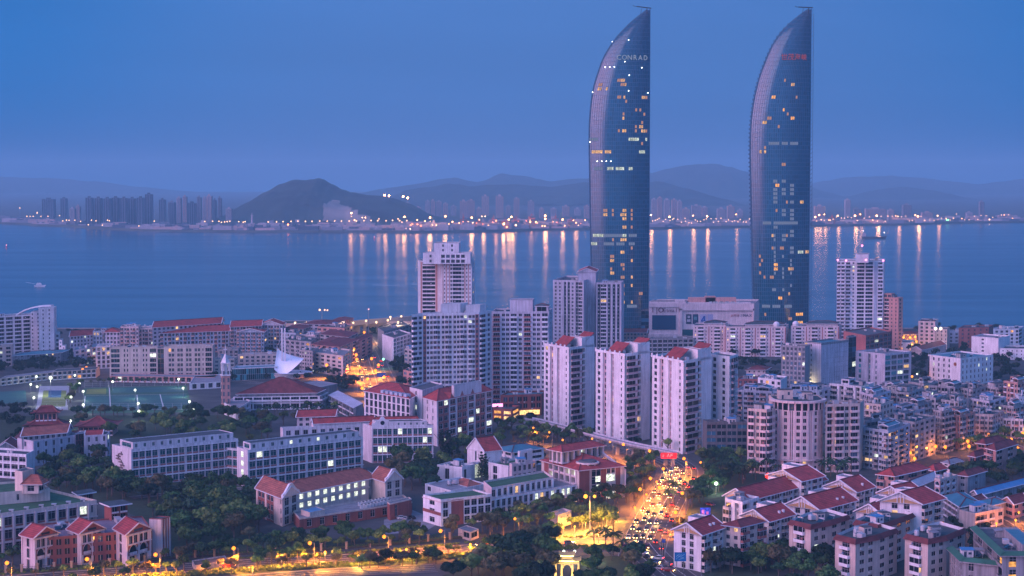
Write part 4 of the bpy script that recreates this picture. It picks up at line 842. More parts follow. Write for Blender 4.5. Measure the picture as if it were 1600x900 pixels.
def block(name, label, cat, H, L, M, R_, sl='P1', sr='P1', fh=3.0, nf=None, walls=(WHITE, BRICK, TRIM), glass=GL, roof='flat', rh=3.5, rm=None, par=1.0, clut=0, lit=0.03, indiv=False, group=None, bands=(), ov=.7, sback='P1', sfar='P1', fin=True, ac=0.3, litm=(LITW, LITC), inset=None, axis=None, z0=0.0, **kw):
	_seed[0] += 1
	q = corners(H, [L, M, R_]); o = q[1]
	b = Bld(name, label, cat, o, group, walls, glass, lit, _seed[0], indiv, ac, litm)
	vol(b, q, z0, H, [sl, sr, sback, sfar], fh, nf=nf, **kw); b.q = q; b.H = H
	if roof == 'flat': b.flat(q, H - .05, par, rm or ROOFG)
	elif roof in ('hip', 'gable'): b.hip(q, H, rh, ov, rm or TILE, roof == 'gable', inset=inset, axis=axis)
	for z in bands:
		b.band(q[0], q[1], z); b.band(q[1], q[2], z)
	if clut: b.clutter(q, H, clut)
	if fin: b.done()
	return b
def Up(b, a0, a1, b0, b1, z0, z1, specs=('P1', 'P1'), fh=3.0, roof='flat', par=.6, rh=2.5, rm=None, nf=None, ov=.5, **kw):
	"""an upper volume on a building"""
	q = cut(b.q, a0, a1, b0, b1); vol(b, q, z0, z1, list(specs), fh, nf=nf, **kw)
	if roof == 'flat': b.flat(q, z1 - .05, par, rm or ROOFG)
	elif roof: b.hip(q, z1, rh, ov, rm or TILE, roof == 'gable')
	return q
# ---- the white residential towers beside the elevated busway
def white_tower(label, L, M, R_, H=47, ext=None, D0=None):
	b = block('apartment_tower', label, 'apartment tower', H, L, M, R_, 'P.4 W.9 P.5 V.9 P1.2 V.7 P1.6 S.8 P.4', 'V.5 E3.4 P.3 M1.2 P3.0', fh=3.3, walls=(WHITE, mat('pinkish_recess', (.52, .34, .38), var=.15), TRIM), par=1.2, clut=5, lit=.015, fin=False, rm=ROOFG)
	q = b.q
	# the plain stair wall that rises above the roof, with its red mono-pitch, and the slanting red roof on the left
	Up(b, .98, 1.0, .62, .98, H, H + 6, par=0); Up(b, .55, 1.0, .50, .66, H, H + 5.5, par=.3); Up(b, .6, .98, .66, .98, H, H + 3.5, par=0)
	def mono(a0, a1, b0, b1, zl, zh):
		c = cut(q, a0, a1, b0, b1); P = [(p - b.o) for p in c]; mb = MB(); zz = (zl, zl, zh, zh)
		lo = [(P[i].x, P[i].y, zz[i]) for i in range(4)]; hi = [(P[i].x, P[i].y, zz[i] + .3) for i in range(4)]
		mb.hexa(lo + hi, 0); mb.build('roof', TILE, b.root)
	mono(.34, .80, .06, .42, H + .8, H + 5.4); mono(.60, 1.0, .66, .99, H + 3.6, H + 7.4)
	Up(b, .42, .70, .14, .36, H, H + 1.6, par=0)
	for k in range(6): b.tr.cyl(((q[0] * (1 - k / 6) + q[1] * k / 6) - b.o)[:], .5, H, H + 2.2, 6, 0)
	if ext:
		e = corners(H, ext); vol(b, e, 0, H, ['P.5 W1 P1.2 W.9 P.9', 'W.8 E2.6 V.8 P.5', 'P1', 'P1'], 3.3); b.flat(e, H, 1.1, ROOFG); 
	b.done(); return b
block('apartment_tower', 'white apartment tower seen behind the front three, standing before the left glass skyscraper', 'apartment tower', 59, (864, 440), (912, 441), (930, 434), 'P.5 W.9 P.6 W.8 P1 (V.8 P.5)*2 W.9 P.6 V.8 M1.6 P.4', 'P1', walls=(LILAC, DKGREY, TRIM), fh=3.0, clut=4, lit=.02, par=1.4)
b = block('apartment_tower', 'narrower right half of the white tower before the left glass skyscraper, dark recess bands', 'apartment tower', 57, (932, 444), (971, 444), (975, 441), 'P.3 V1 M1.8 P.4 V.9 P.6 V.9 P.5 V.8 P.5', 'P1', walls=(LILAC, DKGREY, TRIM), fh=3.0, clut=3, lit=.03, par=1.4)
b = block('stair_tower', 'plain lilac service shaft with small red roof between the two white tower halves', 'stair tower', 66, (903, 425), (931, 425), (934, 421), walls=(LILAC, DKGREY, TRIM), roof='gable', rh=3, rm=TILE)
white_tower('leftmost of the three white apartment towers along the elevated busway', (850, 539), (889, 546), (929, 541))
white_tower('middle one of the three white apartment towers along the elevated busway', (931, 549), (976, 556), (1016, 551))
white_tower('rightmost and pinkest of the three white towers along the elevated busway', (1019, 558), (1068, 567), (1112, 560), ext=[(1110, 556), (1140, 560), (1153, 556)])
# ---- tall grey-white pair left of them
b = block('apartment_tower', 'broad curved-front white apartment tower with twenty rows of dark windows', 'apartment tower', 60, (660, 493), (748, 491), (768, 488), 'P.2 X.9 W1 W1 B1.1 W1 P.3 W1 B1.1 W1 P.3 W1 W1 B1.1 W1 P.3 B1.1 W1 X1', 'P.2 B2 P.3 W1 P.3', fh=3.0, walls=(WHITE, REDP, TRIM), lit=.018, clut=7, par=1.2, fin=False, ac=.3)
e = corners(60, [(643, 494.5), (660, 493)]); e.append(e[1] + Vector((4, 16))); e.append(e[0] + Vector((6, 16)))
vol(b, e, 0, 60, ['B1.6 P.2 W1', 'P1', 'P1', 'P1'], 3.0); b.flat(e, 59.9, 1.2)
Up(b, .25, .6, .3, .9, 60, 66, par=.5); Up(b, .7, .95, .3, .8, 60, 65, par=.5); b.done()
b = block('apartment_tower', 'grey apartment tower with deep dark balcony bays right of the broad white one', 'apartment tower', 59, (768, 489), (858, 489), (863, 484), 'P.3 E1.8 P.3 W1 W1 P.2 B1.6 P.3 W1 P.3 E1.8 P.3 W1 W1 P.3 B1.5 P.3', 'P1 W1 P1', fh=3.0, walls=(LILAC, REDP, TRIM), lit=.02, clut=4, fin=False, ac=.3)
Up(b, .3, .7, .25, .75, 59, 66, par=.6); Up(b, .75, .98, .1, .4, 59, 63, ('W1', 'W1'), roof='hip', rm=ROOFG, rh=1.5); b.done()
# ---- tall stepped tower in front of the strait
b = block('apartment_tower', 'tall brown-striped residential tower with stepped white crown rising against the strait', 'apartment tower', 77, (653, 409), (691, 409), (696, 406), 'P.5 Q.3 M2.5 Q.4 P.9', 'P1', fh=3.1, walls=(WHITE, SALMON, TRIM), lit=.03, fin=False, glass=GL)
q2 = corners(77, [(690, 411), (737, 411), (742, 409)]); vol(b, q2, 0, 77, ['P.3 Q.3 S.7 Q.4 S.7 Q.3 W.8 M3.0 W.8 Q.4 S.8 Q.3 S.7 P.2', 'P.5 S1 P.5', 'P1', 'P1'], 3.1); b.flat(q2, 77, 1.2)
q3 = corners(84, [(661, 397), (735, 397), (738, 395)]); vol(b, q3, 76.5, 84, ['P1 S1 P1.5 W1 W1 W1 W1 W1 P1', 'P1', 'P1', 'P1'], 3.5); b.flat(q3, 84, .8)
q4 = corners(91, [(678, 381), (717, 381), (720, 379)]); vol(b, q4, 84, 91, ['P1.5 S1 P1 S1 P1', 'P1', 'P1', 'P1'], 3.5); b.flat(q4, 91, .6)
b.clutter(q2, 77, 3); b.done()
# ---- right-hand tower pair
b = block('apartment_tower', 'tall white apartment tower with rounded balconies and pink roof lamps, right of the glass skyscrapers', 'apartment tower', 73, (1308, 409), (1381, 409), (1383, 406), 'B.7 P.15 B.7 P.2 E1 P.2 S.8 P.3 M1.6 P.15 M1.6 P.2 Q.7 B1 P.2', 'P1', fh=3.05, walls=(WHITE, MATS['blue_grey_render'], TRIM), lit=.05, fin=False)
q5 = corners(79, [(1337, 399), (1357, 399), (1359, 397)]); vol(b, q5, 73, 79.5, ['P1', 'P1', 'P1', 'P1']); b.flat(q5, 79.5, .4); b.clutter(b.q, 73, 3)
for px, py in ((1309, 409), (1322, 410), (1353, 409), (1380, 410), (1347, 396)):
	p = G(px, py, 74) - b.o; inst('warning_lamp', shared('pinkl', lambda: icomesh('warning_lamp', .8, emis('pink_lamp', (1, .2, .45), 6))), b.root, (p.x, p.y, 75.5 if py > 400 else 81))
b.done()
b = block('apartment_tower', 'brick-pink stepped apartment tower tucked behind the white one with rounded balconies', 'apartment tower', 43, (1380, 466), (1404, 467), (1411, 466), 'P.3 M1.6 P.3 S1 P.3 S1 P.3', 'S1 P.2', fh=3.05, walls=(SALMON, REDP, PINKW), lit=.03, clut=2, fin=False, rm=TILE3)
Up(b, 0, .5, .1, .9, 43, 46.5, ('W1 W1', 'P1'), rm=TILE3); b.done()
# ---- the shopping mall before the skyscrapers
H = 33; b = block('shopping_mall', 'wide pale pink shopping mall with big dark screen between the glass skyscrapers', 'shopping mall', H, (1014, 477), (1178, 477), (1186, 470), 'P1', 'P1', walls=(PINKW, MATS['pink_render'], LILAC), fin=False, roof='flat', par=1.5, rm=ROOFL)
qm = b.q[0] * (116 / 164) + b.q[1] * (48 / 164); fr = Fr(b.q[0], qm, b.o); fr2 = Fr(qm, b.q[1], b.o); S = fr.L / 48.0; S2 = fr2.L / 116.0; z_ = lambda py: H - (py - 476) / F * b.o.y
scr = MB(); fr.box(scr, 5 * S, 42 * S, z_(514), z_(491.5), .05, .5, 0); scr.build('video_screen', mat('dark_screen', (.004, .05, .11), .25, var=.05), b.root)
m2 = MB(); 
for (a, c, zt, zb) in ((0, 116, 476, 484), (0, 4, 484, 530), (114, 116, 484, 520)): fr2.box(m2, a * S2, c * S2, z_(zb), z_(zt) + 1.6, .0, 1.6, 0)
fr.box(m2, -.5, fr.L + .2, z_(529), z_(521), .0, 1.2, 0); fr.box(m2, 0, fr.L, z_(479), z_(476) + 1.6, 0, .9, 0); m2.build('fascia', PINKW, b.root)
m3 = MB(); fr2.box(m3, 2 * S2, 26 * S2, z_(524), z_(514), -.02, .25); m3.build('glazed_corner', GLT, b.root)
for k, (a, c, m) in enumerate(((10, 18.5, 'p1'), (20.5, 29, 'p2'), (32, 42, 'p3'), (43.5, 52, 'p4'))):
	p = MB(); fr2.box(p, a * S2, c * S2, z_(505), z_(490), .05, .4); col = {'p1': (.02, .05, .09), 'p2': (.01, .04, .08), 'p3': (.42, .42, .56), 'p4': (.36, .38, .55)}[m]
	po = p.build('poster', mat('poster_' + m, col, .5, var=.1), b.root)
	p = MB(); rr = random.Random(k)
	if m == 'p1':
		fr2.box(p, 11.5 * S2, 17 * S2, z_(502), z_(498), .42, .46); fr2.box(p, 12.5 * S2, 16 * S2, z_(496), z_(492.5), .42, .46)
		p.build('poster_print', mat('print_pale', (.5, .5, .55), var=.3, vscale=1), po)
	if m == 'p2': fr2.box(p, 22 * S2, 27 * S2, z_(499), z_(494), .42, .46); p.build('poster_print', mat('print_green', (.10, .25, .28), var=.4, vscale=1), po)
	if m == 'p3':
		pts = [(34, 499), (38.5, 492), (38.5, 503.5)]; 
		p.bar(fr2(34 * S2, z_(500), .5), fr2(38.5 * S2, z_(493), .5), .9); p.bar(fr2(38.5 * S2, z_(492.5), .5), fr2(38.5 * S2, z_(504), .5), .9); p.bar(fr2(33.5 * S2, z_(500.5), .5), fr2(40.5 * S2, z_(500.5), .5), .9)
		p.build('poster_print', mat('print_blue', (.03, .12, .42), var=.2), po)
# roof plant of the mall
Up(b, .0, .35, .02, .3, H, H + 3, ('P1', 'P1'), par=.3); mm = MB()
qd = [G(1057, 470, H + 4), G(1068, 470, H + 4)]; 
for (xa, xb, ya, yb, mt) in ((1055, 1069, 477, 468, 1), (1070, 1172, 477, 473, 1), (1076, 1150, 473, 465, 0), (1102, 1118, 466, 463, 0)):
	z0_, z1_ = z_(ya), z_(yb) + .01; A_, B_ = PD(xa, b.o.y + 9), PD(xb, b.o.y + 9); c = (A_ + B_) / 2 - b.o; mm.box((c.x, c.y + (4 if mt == 0 else 0)), (B_ - A_).length, 7, H - 1, max(z1_, H + 2), 0, mt)
mm.build('roof_plant', [SALMON, PINKW], b.root)
for i in range(9):
	p = PD(1033 + i * 2.6 if i < 4 else 1074 + i * 9, b.o.y + 5) - b.o; inst('condenser_unit', shared('cond', cond_mesh), b.root, (p.x, p.y, H), scale=(2, 1.6, 2.2))
def sign_text(txt, parent, fr, u, z, size, m, d=.3, name='letter', sp=.62, offs=0.0):
	for i, ch in enumerate(txt):
		if ch == ' ': continue
		def mk(ch=ch):
			cu = bpy.data.curves.new('letter', 'FONT'); cu.body = ch; cu.size = size; cu.extrude = .06; cu.resolution_u = 2; cu.align_x = 'CENTER'; cu.offset = offs
			tmp = bpy.data.objects.new('letter', cu); COL.objects.link(tmp); dg = bpy.context.evaluated_depsgraph_get(); me = bpy.data.meshes.new_from_object(tmp.evaluated_get(dg)); bpy.data.objects.remove(tmp)
			me.materials.clear(); me.materials.append(m); return me
		me = shared(('ch', ch, size, m.name), mk); inst(name, me, parent, fr(u + i * size * sp, z, d), (R(90), 0, fr.ang))
SIGNR = mat('sign_maroon', (.12, .03, .05), var=.05)
sign_text('1|O', b.root, fr, 6 * S, z_(487.2), 6.2, SIGNR, d=1.0, sp=.55, offs=.04); sign_text('Etmall', b.root, fr, 24 * S, z_(486.5), 4.6, SIGNR, d=1.0, sp=.55)
sign_text('太平洋', b.root, fr2, 82 * S2, z_(494), 2.6, mat('sign_red', (.35, .05, .06)), sp=.95); sign_text('IMAX', b.root, fr2, 96 * S2, z_(494), 3.4, mat('sign_navy', (.02, .04, .12)), sp=.78)
b.done()
b = block('mall_wing', 'dark glazed strip at the left end of the mall with one amber lit floor', 'building', 28, (1002, 486), (1014, 486), (1018, 484), 'G1 G1', 'P1', walls=(DKGREY, DKGREY, DKGREY), glass=GLB, lit=.0)
# ---- pink-white balcony blocks with little domes
for i, (xa, xb, yt, lb) in enumerate(((1083, 1134, 510, 'pink-white balcony block with arched bays, leftmost below the mall'), (1134, 1228, 512, 'long pink-white balcony block with dark hipped roof strip below the right glass tower'), (1236, 1311, 511, 'pink-white balcony block with small white domes, right of the gap under the right glass tower'))):
	b = block('apartment_block', lb, 'apartment block', 23, (xa, yt), (xb, yt), (xb + 4, yt - 4), '(P.5 S1 P.4 B2.6 P.4 S1 P.5 Q.4)*%d' % max(2, round((xb - xa) / 22)), 'P.4 S1 P.4', fh=2.85, walls=(PINKW, REDP, TRIM), lit=.03, clut=3, fin=False, roof='flat')
	Up(b, .3, .95, .3, .9, 23, 25, roof='hip', rm=ROOFD, rh=2, ov=.8)
	for px in ((1214,) if i == 1 else (1244, ) if i == 2 else ()):
		p = G(px, yt, 23) - b.o; d = MB(); d.cyl((0, 0), 2.4, 0, 2.2, 12, 0); 
		for k in range(4):
			a0, a1 = k * math.pi / 8, (k + 1) * math.pi / 8; d.cyl((0, 0), 2.6 * math.cos(a0), 2.2 + 2.5 * math.sin(a0), 2.2 + 2.5 * math.sin(a1), 12, 0, 2.6 * math.cos(a1) + .02)
		d.build('dome', WHITE, b.root, loc=(p.x, p.y + 3, 23))
	b.done()
block('apartment_block', 'low brick-red block with white gabled corner at the foot of the left glass skyscraper', 'apartment block', 12, (973, 520), (1010, 520), (1013, 518), '(P.5 W1)*7', 'P1', walls=(SALMON, REDP, TRIM), roof='gable', rh=3, rm=TILE3)
block('car_park', 'grey open-deck building with zigzag stair ramps below the mall', 'car park', 13, (1012, 531), (1084, 530), (1090, 527), '(M2 P.3)*9', 'P1', walls=(GREYC, DKGREY, STEEL), clut=3)
# ================================================================== LEFT: behind the sports ground
# white hotel with a curved fin roof
H = 31; b = block('hotel', 'white stepped hotel with a sweeping curved roof fin at the far left', 'hotel', H, (-20, 497), (48, 493), (52, 490), '(P.3 M2.4)*5', 'P1', walls=(WHITE, BLUEG, TRIM), lit=.0, fin=False, clut=2)
q2 = corners(34, [(48, 489), (62, 488), (66, 486)]); vol(b, q2, 0, 34, ['S.8 P.5 S.8', 'P1', 'P1', 'P1'], 3.1); b.flat(q2, 34, .8)
q3 = corners(38, [(60, 483), (84, 482), (88, 480)]); vol(b, q3, 0, 38, ['P1 S1 P1 S1 P1', 'P1 S1', 'P1', 'P1'], 3.1); b.flat(q3, 38, .8)
for (xa, xb, yt, h, sp) in ((64, 80, 509, 24, 'S1 W1 S1'), (80, 87, 512, 22, 'W1'), (87, 92, 522, 17, 'W1'), (92, 97, 533, 12, 'S1'), (97, 102, 542, 8, 'S1')):
	qq = corners(h, [(xa, yt), (xb, yt), (xb + 2, yt - 2)]); vol(b, qq, 0, h, [sp, 'S1', 'P1', 'P1'], 3.1); b.flat(qq, h, 1.0, ROOFL)
fn = MB(); D_ = b.o.y + 4; prev = None
for px, py in ((25, 493), (32, 488), (40, 483.5), (50, 480), (60, 478), (70, 477), (82, 476.8)):
	p = PD(px, D_) - b.o; z = ZD(py, D_)
	if prev: fn.hexa([(prev[0], 0, prev[1] - 1), (p.x, 0, z - 1), (p.x, 9, z - 1), (prev[0], 9, prev[1] - 1), (prev[0], 0, prev[1]), (p.x, 0, z), (p.x, 9, z), (prev[0], 9, prev[1])])
	prev = (p.x, z)
for px, py in ((66, 482), (73, 482), (80, 482)): p = PD(px, D_) - b.o; fn.box((p.x, 1), 1.2, 1.2, 34, ZD(477.5, D_))
fn.build('roof_fin', TRIM, b.root); b.done()
block('apartment_block', 'beige block with lit stairwell at the left edge below the white hotel', 'apartment block', 15, (-15, 543), (18, 541), (21, 539), 'W1 W1 P.3 W1', 'P1', walls=(BEIGE, BRICK, TRIM), lit=.2, clut=1, litm=(LITC, LITC))
block('market_hall', 'long low hall with dark roof and one bright window below the white hotel', 'hall', 8, (18, 556), (95, 551), (108, 546), '(P.6 S1)*8', '(P1 S1)*2', walls=(GREYC, BRICK, TRIM), lit=.1, rm=ROOFTEAL, roof='hip', rh=1.5)
for a in [
  ('apartment_block', 'grey-white block with short red hipped roof, first right of the white hotel', 15, (109, 526), (145, 523), (149, 520), '(P.4 W1)*7', 'gable', 4, TILE, LILAC, .08),
  ('apartment_block', 'pale block with toothed parapet between the two red-roofed neighbours', 17, (145, 519), (164, 519), (168, 516), '(P.3 W1)*4', 'flat', 0, ROOFG, BLUEG, .05),
  ('apartment_block', 'grey block with low red hip behind the small teal building', 17, (160, 519), (187, 519), (192, 516), '(P.3 W1)*5', 'hip', 3, TILE, LILAC, .05),
  ('apartment_block', 'five storey pale balcony block with roof terraces left of the long red roofs', 22, (188, 512), (216, 512), (220, 509), '(E1.4 P.3 W1)*3', 'flat', 0, ROOFG, PINKW, .06),
  ('apartment_block', 'pale pink balcony block joined to the left end of the long red roofs', 20, (216, 514), (246, 514), (250, 511), '(E1.4 P.3 W1)*3', 'flat', 0, ROOFL, PINKW, .06),
  ('apartment_block', 'long apartment block whose red roof runs highest behind the others', 22, (238, 512), (345, 505), (350, 501), '(P.4 W1)*16', 'gable', 4, TILE, LILAC, .03),
  ('apartment_block', 'long apartment block with red roof in front of the highest one', 17, (250, 521), (358, 517), (362, 513), '(E1.2 P.3 W1 P.3)*9', 'gable', 4, TILE, BLUEG, .04),
  ('apartment_block', 'red-roofed block with many balconies right of the long pair', 22, (360, 511), (408, 509), (412, 505), '(E1.2 P.3 W1)*5', 'gable', 4, TILE, LILAC, .05),
  ('apartment_block', 'rightmost of the long red-roofed blocks along the shore', 22, (404, 508), (441, 508), (446, 504), '(E1.2 P.3 W1)*4', 'gable', 3.5, TILE, LILAC, .05),
  ('apartment_block', 'front red-roofed block of grey balconies behind the white sail canopy', 18, (370, 519), (412, 519), (418, 515), '(E1.2 P.3 W1)*5', 'gable', 3, TILE, BLUEG, .05),
  ('apartment_block', 'small flat block of grey flats at the foot of the red-roofed row', 12, (340, 548), (372, 547), (376, 544), '(P.4 W1)*4', 'flat', 0, ROOFG, OLDC, .08),
  ('apartment_block', 'beige flats with orange street light on them, left of the swimming hall', 11, (333, 563), (366, 562), (372, 558), '(P.4 W1)*4', 'flat', 0, ROOFL, BEIGE, .1),
  ('apartment_block', 'pale low building with tanks on its roof above the swimming hall', 11, (372, 556), (432, 555), (436, 552), '(P.4 W1)*7', 'flat', 0, ROOFL, BEIGE, .1),
  ('clinic', 'small white and teal building with bright windows left of the big beige block', 12, (115, 549), (150, 543), (152, 539), '(P.4 W1)*4', 'flat', 0, ROOFTEAL, BLUEG, .35),
  ('apartment_block', 'white narrow four storey block touching the big beige block', 16, (150, 543), (172, 542), (176, 538), '(P.4 M1.2)*3', 'flat', 0, ROOFL, WHITE, .03),
]:
	nm, lb, H, L, M, Rr, sp, rf, rh, rm, wm_, lt = a
	block(nm, lb, nm.replace('_', ' '), H, L, M, Rr, sp, 'P.3 W1 P.3', fh=3.1, walls=(wm_, SALMON, TRIM), roof=rf, rh=rh or 3, rm=rm, lit=lt, clut=(3 if rf == 'flat' else 0), litm=(LITW, LITC))
# big beige six storey block
H = 21; b = block('dormitory', 'big beige six storey block with dark glass stair strip, lit orange from below', 'apartment block', H, (171, 545), (246, 544), (248, 542), '(P.3 M2.4 P.3)*1 (P.5 S.8 S.8 P.4)*3 M1.8 P.3', 'P1', fh=3.5, walls=(BEIGE, REDP, BEIGE), lit=.04, fin=False, litm=(LITO, LITC))
e = corners(H, [(246, 544), (256, 544), (258, 542)]); vol(b, e, 0, H - .6, ['G1 G1', 'P1', 'P1', 'P1'], 3.4); b.flat(e, H - .6, .4)
e = corners(H, [(256, 544), (332, 543), (336, 540)]); vol(b, e, 0, H, ['P1 (P.4 W1 W1 P.4)*4 S.8 P.3 M2.2 P.2', 'P1', 'P1', 'P1'], 3.5); b.flat(e, H, 1.3); b.clutter(e, H, 3); b.clutter(b.q, H, 3); b.done()
# low walls and halls behind the pitches
block('low_hall', 'long low concrete wall and shelter lit orange behind the left pitch', 'shelter', 5, (0, 592), (82, 582), (90, 578), '(P.6 M2)*9', 'P1', walls=(BEIGE, BRICK, TRIM), rm=ROOFL, par=.3)
block('low_hall', 'low building with dark posts beside the orange lit tree behind the pitches', 'shelter', 6, (82, 581), (150, 577), (156, 573), '(P.3 M2)*9', 'P1', walls=(BEIGE, BRICK, TRIM), rm=ROOFD, par=.3, lit=.1, litm=(LITO, LITO))
block('low_hall', 'long low wall with dark openings along the foot of the big beige block', 'shelter', 4, (172, 588), (335, 590), (340, 586), '(P.5 M2)*18', 'P1', walls=(SALMON, BRICK, TRIM), rm=ROOFL, par=.3)
# swimming hall, gymnasium, sail
b = block('swimming_hall', 'swimming hall with long teal glass front behind the red-roofed gymnasium', 'swimming hall', 8, (362, 577), (433, 574), (440, 570), 'G1*22', 'P1', fh=4, walls=(WHITE, STEEL, TRIM), glass=GLT, rm=ROOFTEAL, par=.8)
H = 8; b = block('gymnasium', 'gymnasium with big dark red hipped roof above white terraces', 'gymnasium', H, (364, 621), (500, 619), (513, 613), 'P.5 (M3 P.2)*9 P.5', '(M3 P.2)*3', fh=4, walls=(WHITE, GREYC, TRIM), roof='flat', par=.3, rm=ROOFL, fin=False)
Up(b, -.02, 1.03, -.05, 1.0, 5.2, 6.2, par=.2); rq = cut(b.q, .05, .95, .08, .95); vol(b, rq, 8, 10, ['P1'] * 4, walls=(1, 1, 1)); b.hip(rq, 10, 9, 1.2, TILE3, inset=24)
b.done()
b = block('covered_stand', 'white angled entrance wings at the left side of the gymnasium', 'stand', 6, (350, 632), (372, 640), (392, 628), 'P1', '(M2 P.3)*3', walls=(WHITE, GREYC, TRIM), rm=ROOFL)
b = block('low_hall', 'white flat roofed forecourt building between the sports pitch and the clock tower', 'hall', 4, (296, 600), (346, 597), (352, 585), '(P1 M2)*4', 'P1', walls=(WHITE, GREYC, TRIM), rm=ROOFL, par=.4)
sail = empty('sail_canopy', (*G(452, 590), 0), 0, 'white tent-like sail canopy with twin masts behind the gymnasium', 'canopy')
so_ = G(452, 590); sc_ = F / so_.y
def sxy(px, py, dy=0): return ((px - 452) / sc_, dy, (590 - py) / sc_)
mb = MB(); nu, nv = 14, 8; grid = []
Lc = [(431, 546), (431, 556), (431, 570)]; 
for i in range(nu + 1):
	u = i / nu; row = []
	topx, topy = 431 + 42 * u, (544 + 14 * math.sin(u * 2.2) - 0) if u < .3 else 552.5 + (u - .3) * 17; botx, boty = 431 + 42 * u, 574 + 14 * math.sin(math.pi * min(1, u * 1.1)) - 6 * u
	topy = 544 + 18 * u ** .55; boty = 575 + (9 * math.sin(u / .35 * math.pi / 2) if u < .35 else 9 - 21.5 * ((u - .35) / .65) ** 1.3)
	for j in range(nv + 1):
		v = j / nv; px = topx + (botx - topx) * v; py = topy + (boty - topy) * v
		row.append(sxy(px, py, 9 - 18 * v - 4 * math.sin(u * math.pi) * math.sin(math.pi * v)))
	grid.append(row)
for i in range(nu):
	for j in range(nv): mb.quad(grid[i][j + 1], grid[i + 1][j + 1], grid[i + 1][j], grid[i][j])
mb.build('membrane', mat('white_membrane', (.85, .86, .90), .6, var=.05), sail)
mb = MB()
for px in (441, 445.5): mb.bar(sxy(px, 590), sxy(px, 512), .9)
for px, py in ((431, 546), (473, 558), (431, 574), (462, 586)): mb.bar(sxy(443, 520), sxy(px, py), .15)
mb.build('mast', TRIM, sail)
mb = MB(); mb.cyl((0, 0), 11, 0, 3, 16, 0, 13); mb.cyl((2, 0), 13, 3, 4, 16, 0, 14.5); mb.build('base', WHITE, sail)
# covered grandstand roof
b = block('grandstand', 'curved pale metal roof of a grandstand left of the cream school', 'grandstand', 7, (512, 617), (552, 638), (568, 630), '(P.3 M2)*7', 'P1', walls=(GREYC, DKGREY, TRIM), rm=LILAC, par=.1)
b = block('grandstand', 'lower grey walkway roof at the left end of the grandstand', 'walkway', 5, (466, 600), (500, 606), (528, 600), 'P1', 'P1', walls=(GREYC, DKGREY, TRIM), rm=ROOFL, par=.3)
# brick tower with white spire
p = G(353, 645); e = empty('bell_tower', (*p, 0), .25, 'slim red brick bell tower with white open belfry and cross beside the sports pitch', 'bell tower'); k = F / p.y
hz = lambda py: (645 - py) / k
mb = MB(); w = 13 / k
mb.box((0, 0), w, w, 0, hz(586), 0, 0)
for f in range(6):
	for s_ in (-.28, .28): mb.box((s_ * w, -w / 2), w * .22, .3, 2 + f * 4.2, 4.6 + f * 4.2, 0, 1); mb.box((-w / 2, s_ * w), .3, w * .22, 2 + f * 4.2, 4.6 + f * 4.2, 0, 1)
mb.build('shaft', [SALMON, DKGREY], e)
mb = MB(); z = hz(586); mb.box((0, 0), w * 1.15, w * 1.15, z, z + .8, 0, 0)
for a in (-1, 1):
	for c in (-1, 1): mb.box((a * w * .4, c * w * .4), w * .22, w * .22, z + .8, z + 7, 0, 0)
mb.box((0, 0), w * .35, w * .35, z + .8, z + 7, 0, 0); mb.box((0, 0), w * 1.05, w * 1.05, z + 7, z + 8, 0, 0); mb.cyl((0, 0), w * .55, z + 8, z + 13, 4, 0, .4)
mb.build('belfry', WHITE, e); mb = MB(); mb.box((0, 0), .35, .35, z + 13, z + 18); mb.box((0, 0), 2.2, .35, z + 15.5, z + 16); mb.build('cross', TRIM, e)
# ---- sports pitches
PG = mat('green_pitch', (.025, .10, .05), .9, var=.12, vscale=.1); PT = mat('teal_pitch', (.018, .105, .095), .9, var=.12, vscale=.1); PY = mat('olive_court', (.16, .19, .04), .9, var=.1); PB = mat('blue_court', (.02, .07, .16), .9, var=.1); PS = mat('pale_paving', (.32, .32, .36), .9, var=.2, vscale=.3); LINE = mat('pitch_line', (.7, .7, .7), .9, var=.05)
def gq(pts, z, m, name, kind='structure'): return sheet(name, [G(x, y, z) for x, y in pts], z, m, kind)
gq([(-40, 634), (42, 628), (40, 610), (-40, 614)], .03, PT, 'sports_pitch'); gq([(56, 640), (106, 640), (108, 603), (62, 603)], .03, PS, 'court_apron'); gq([(64, 635), (102, 635), (104, 610), (68, 610)], .04, PY, 'basketball_court'); gq([(75, 621), (95, 621), (96, 610), (76, 610)], .05, PB, 'court_centre')
gq([(128, 646), (300, 644), (292, 602), (132, 606)], .03, PG, 'sports_pitch'); gq([(131, 640), (172, 640), (172, 619), (133, 620)], .04, PT, 'pitch_section'); gq([(174, 641), (296, 639), (291, 616), (174, 618)], .04, PT, 'pitch_section'); gq([(134, 616), (166, 616), (166, 607), (136, 608)], .04, PY, 'pitch_section'); gq([(176, 614), (288, 612), (286, 604), (176, 606)], .04, PT, 'pitch_section')
ln = MB()
for a, b_ in (((131, 640), (296, 639)), ((132, 618.5), (292, 615.5)), ((173, 641), (171, 606)), ((131, 640), (133, 619)), ((256, 640), (250, 616)), ((216, 640), (214, 617)), ((70, 622), (100, 622)), ((69, 628), (101, 628))):
	A_, B_ = G(*a), G(*b_); d = (B_ - A_).normalized(); nn = Vector((-d.y, d.x)) * .25; ln.quad((*(A_ - nn), .06), (*(B_ - nn), .06), (*(B_ + nn), .06), (*(A_ + nn), .06))
o = ln.build('pitch_lines', LINE); o['kind'] = 'structure'
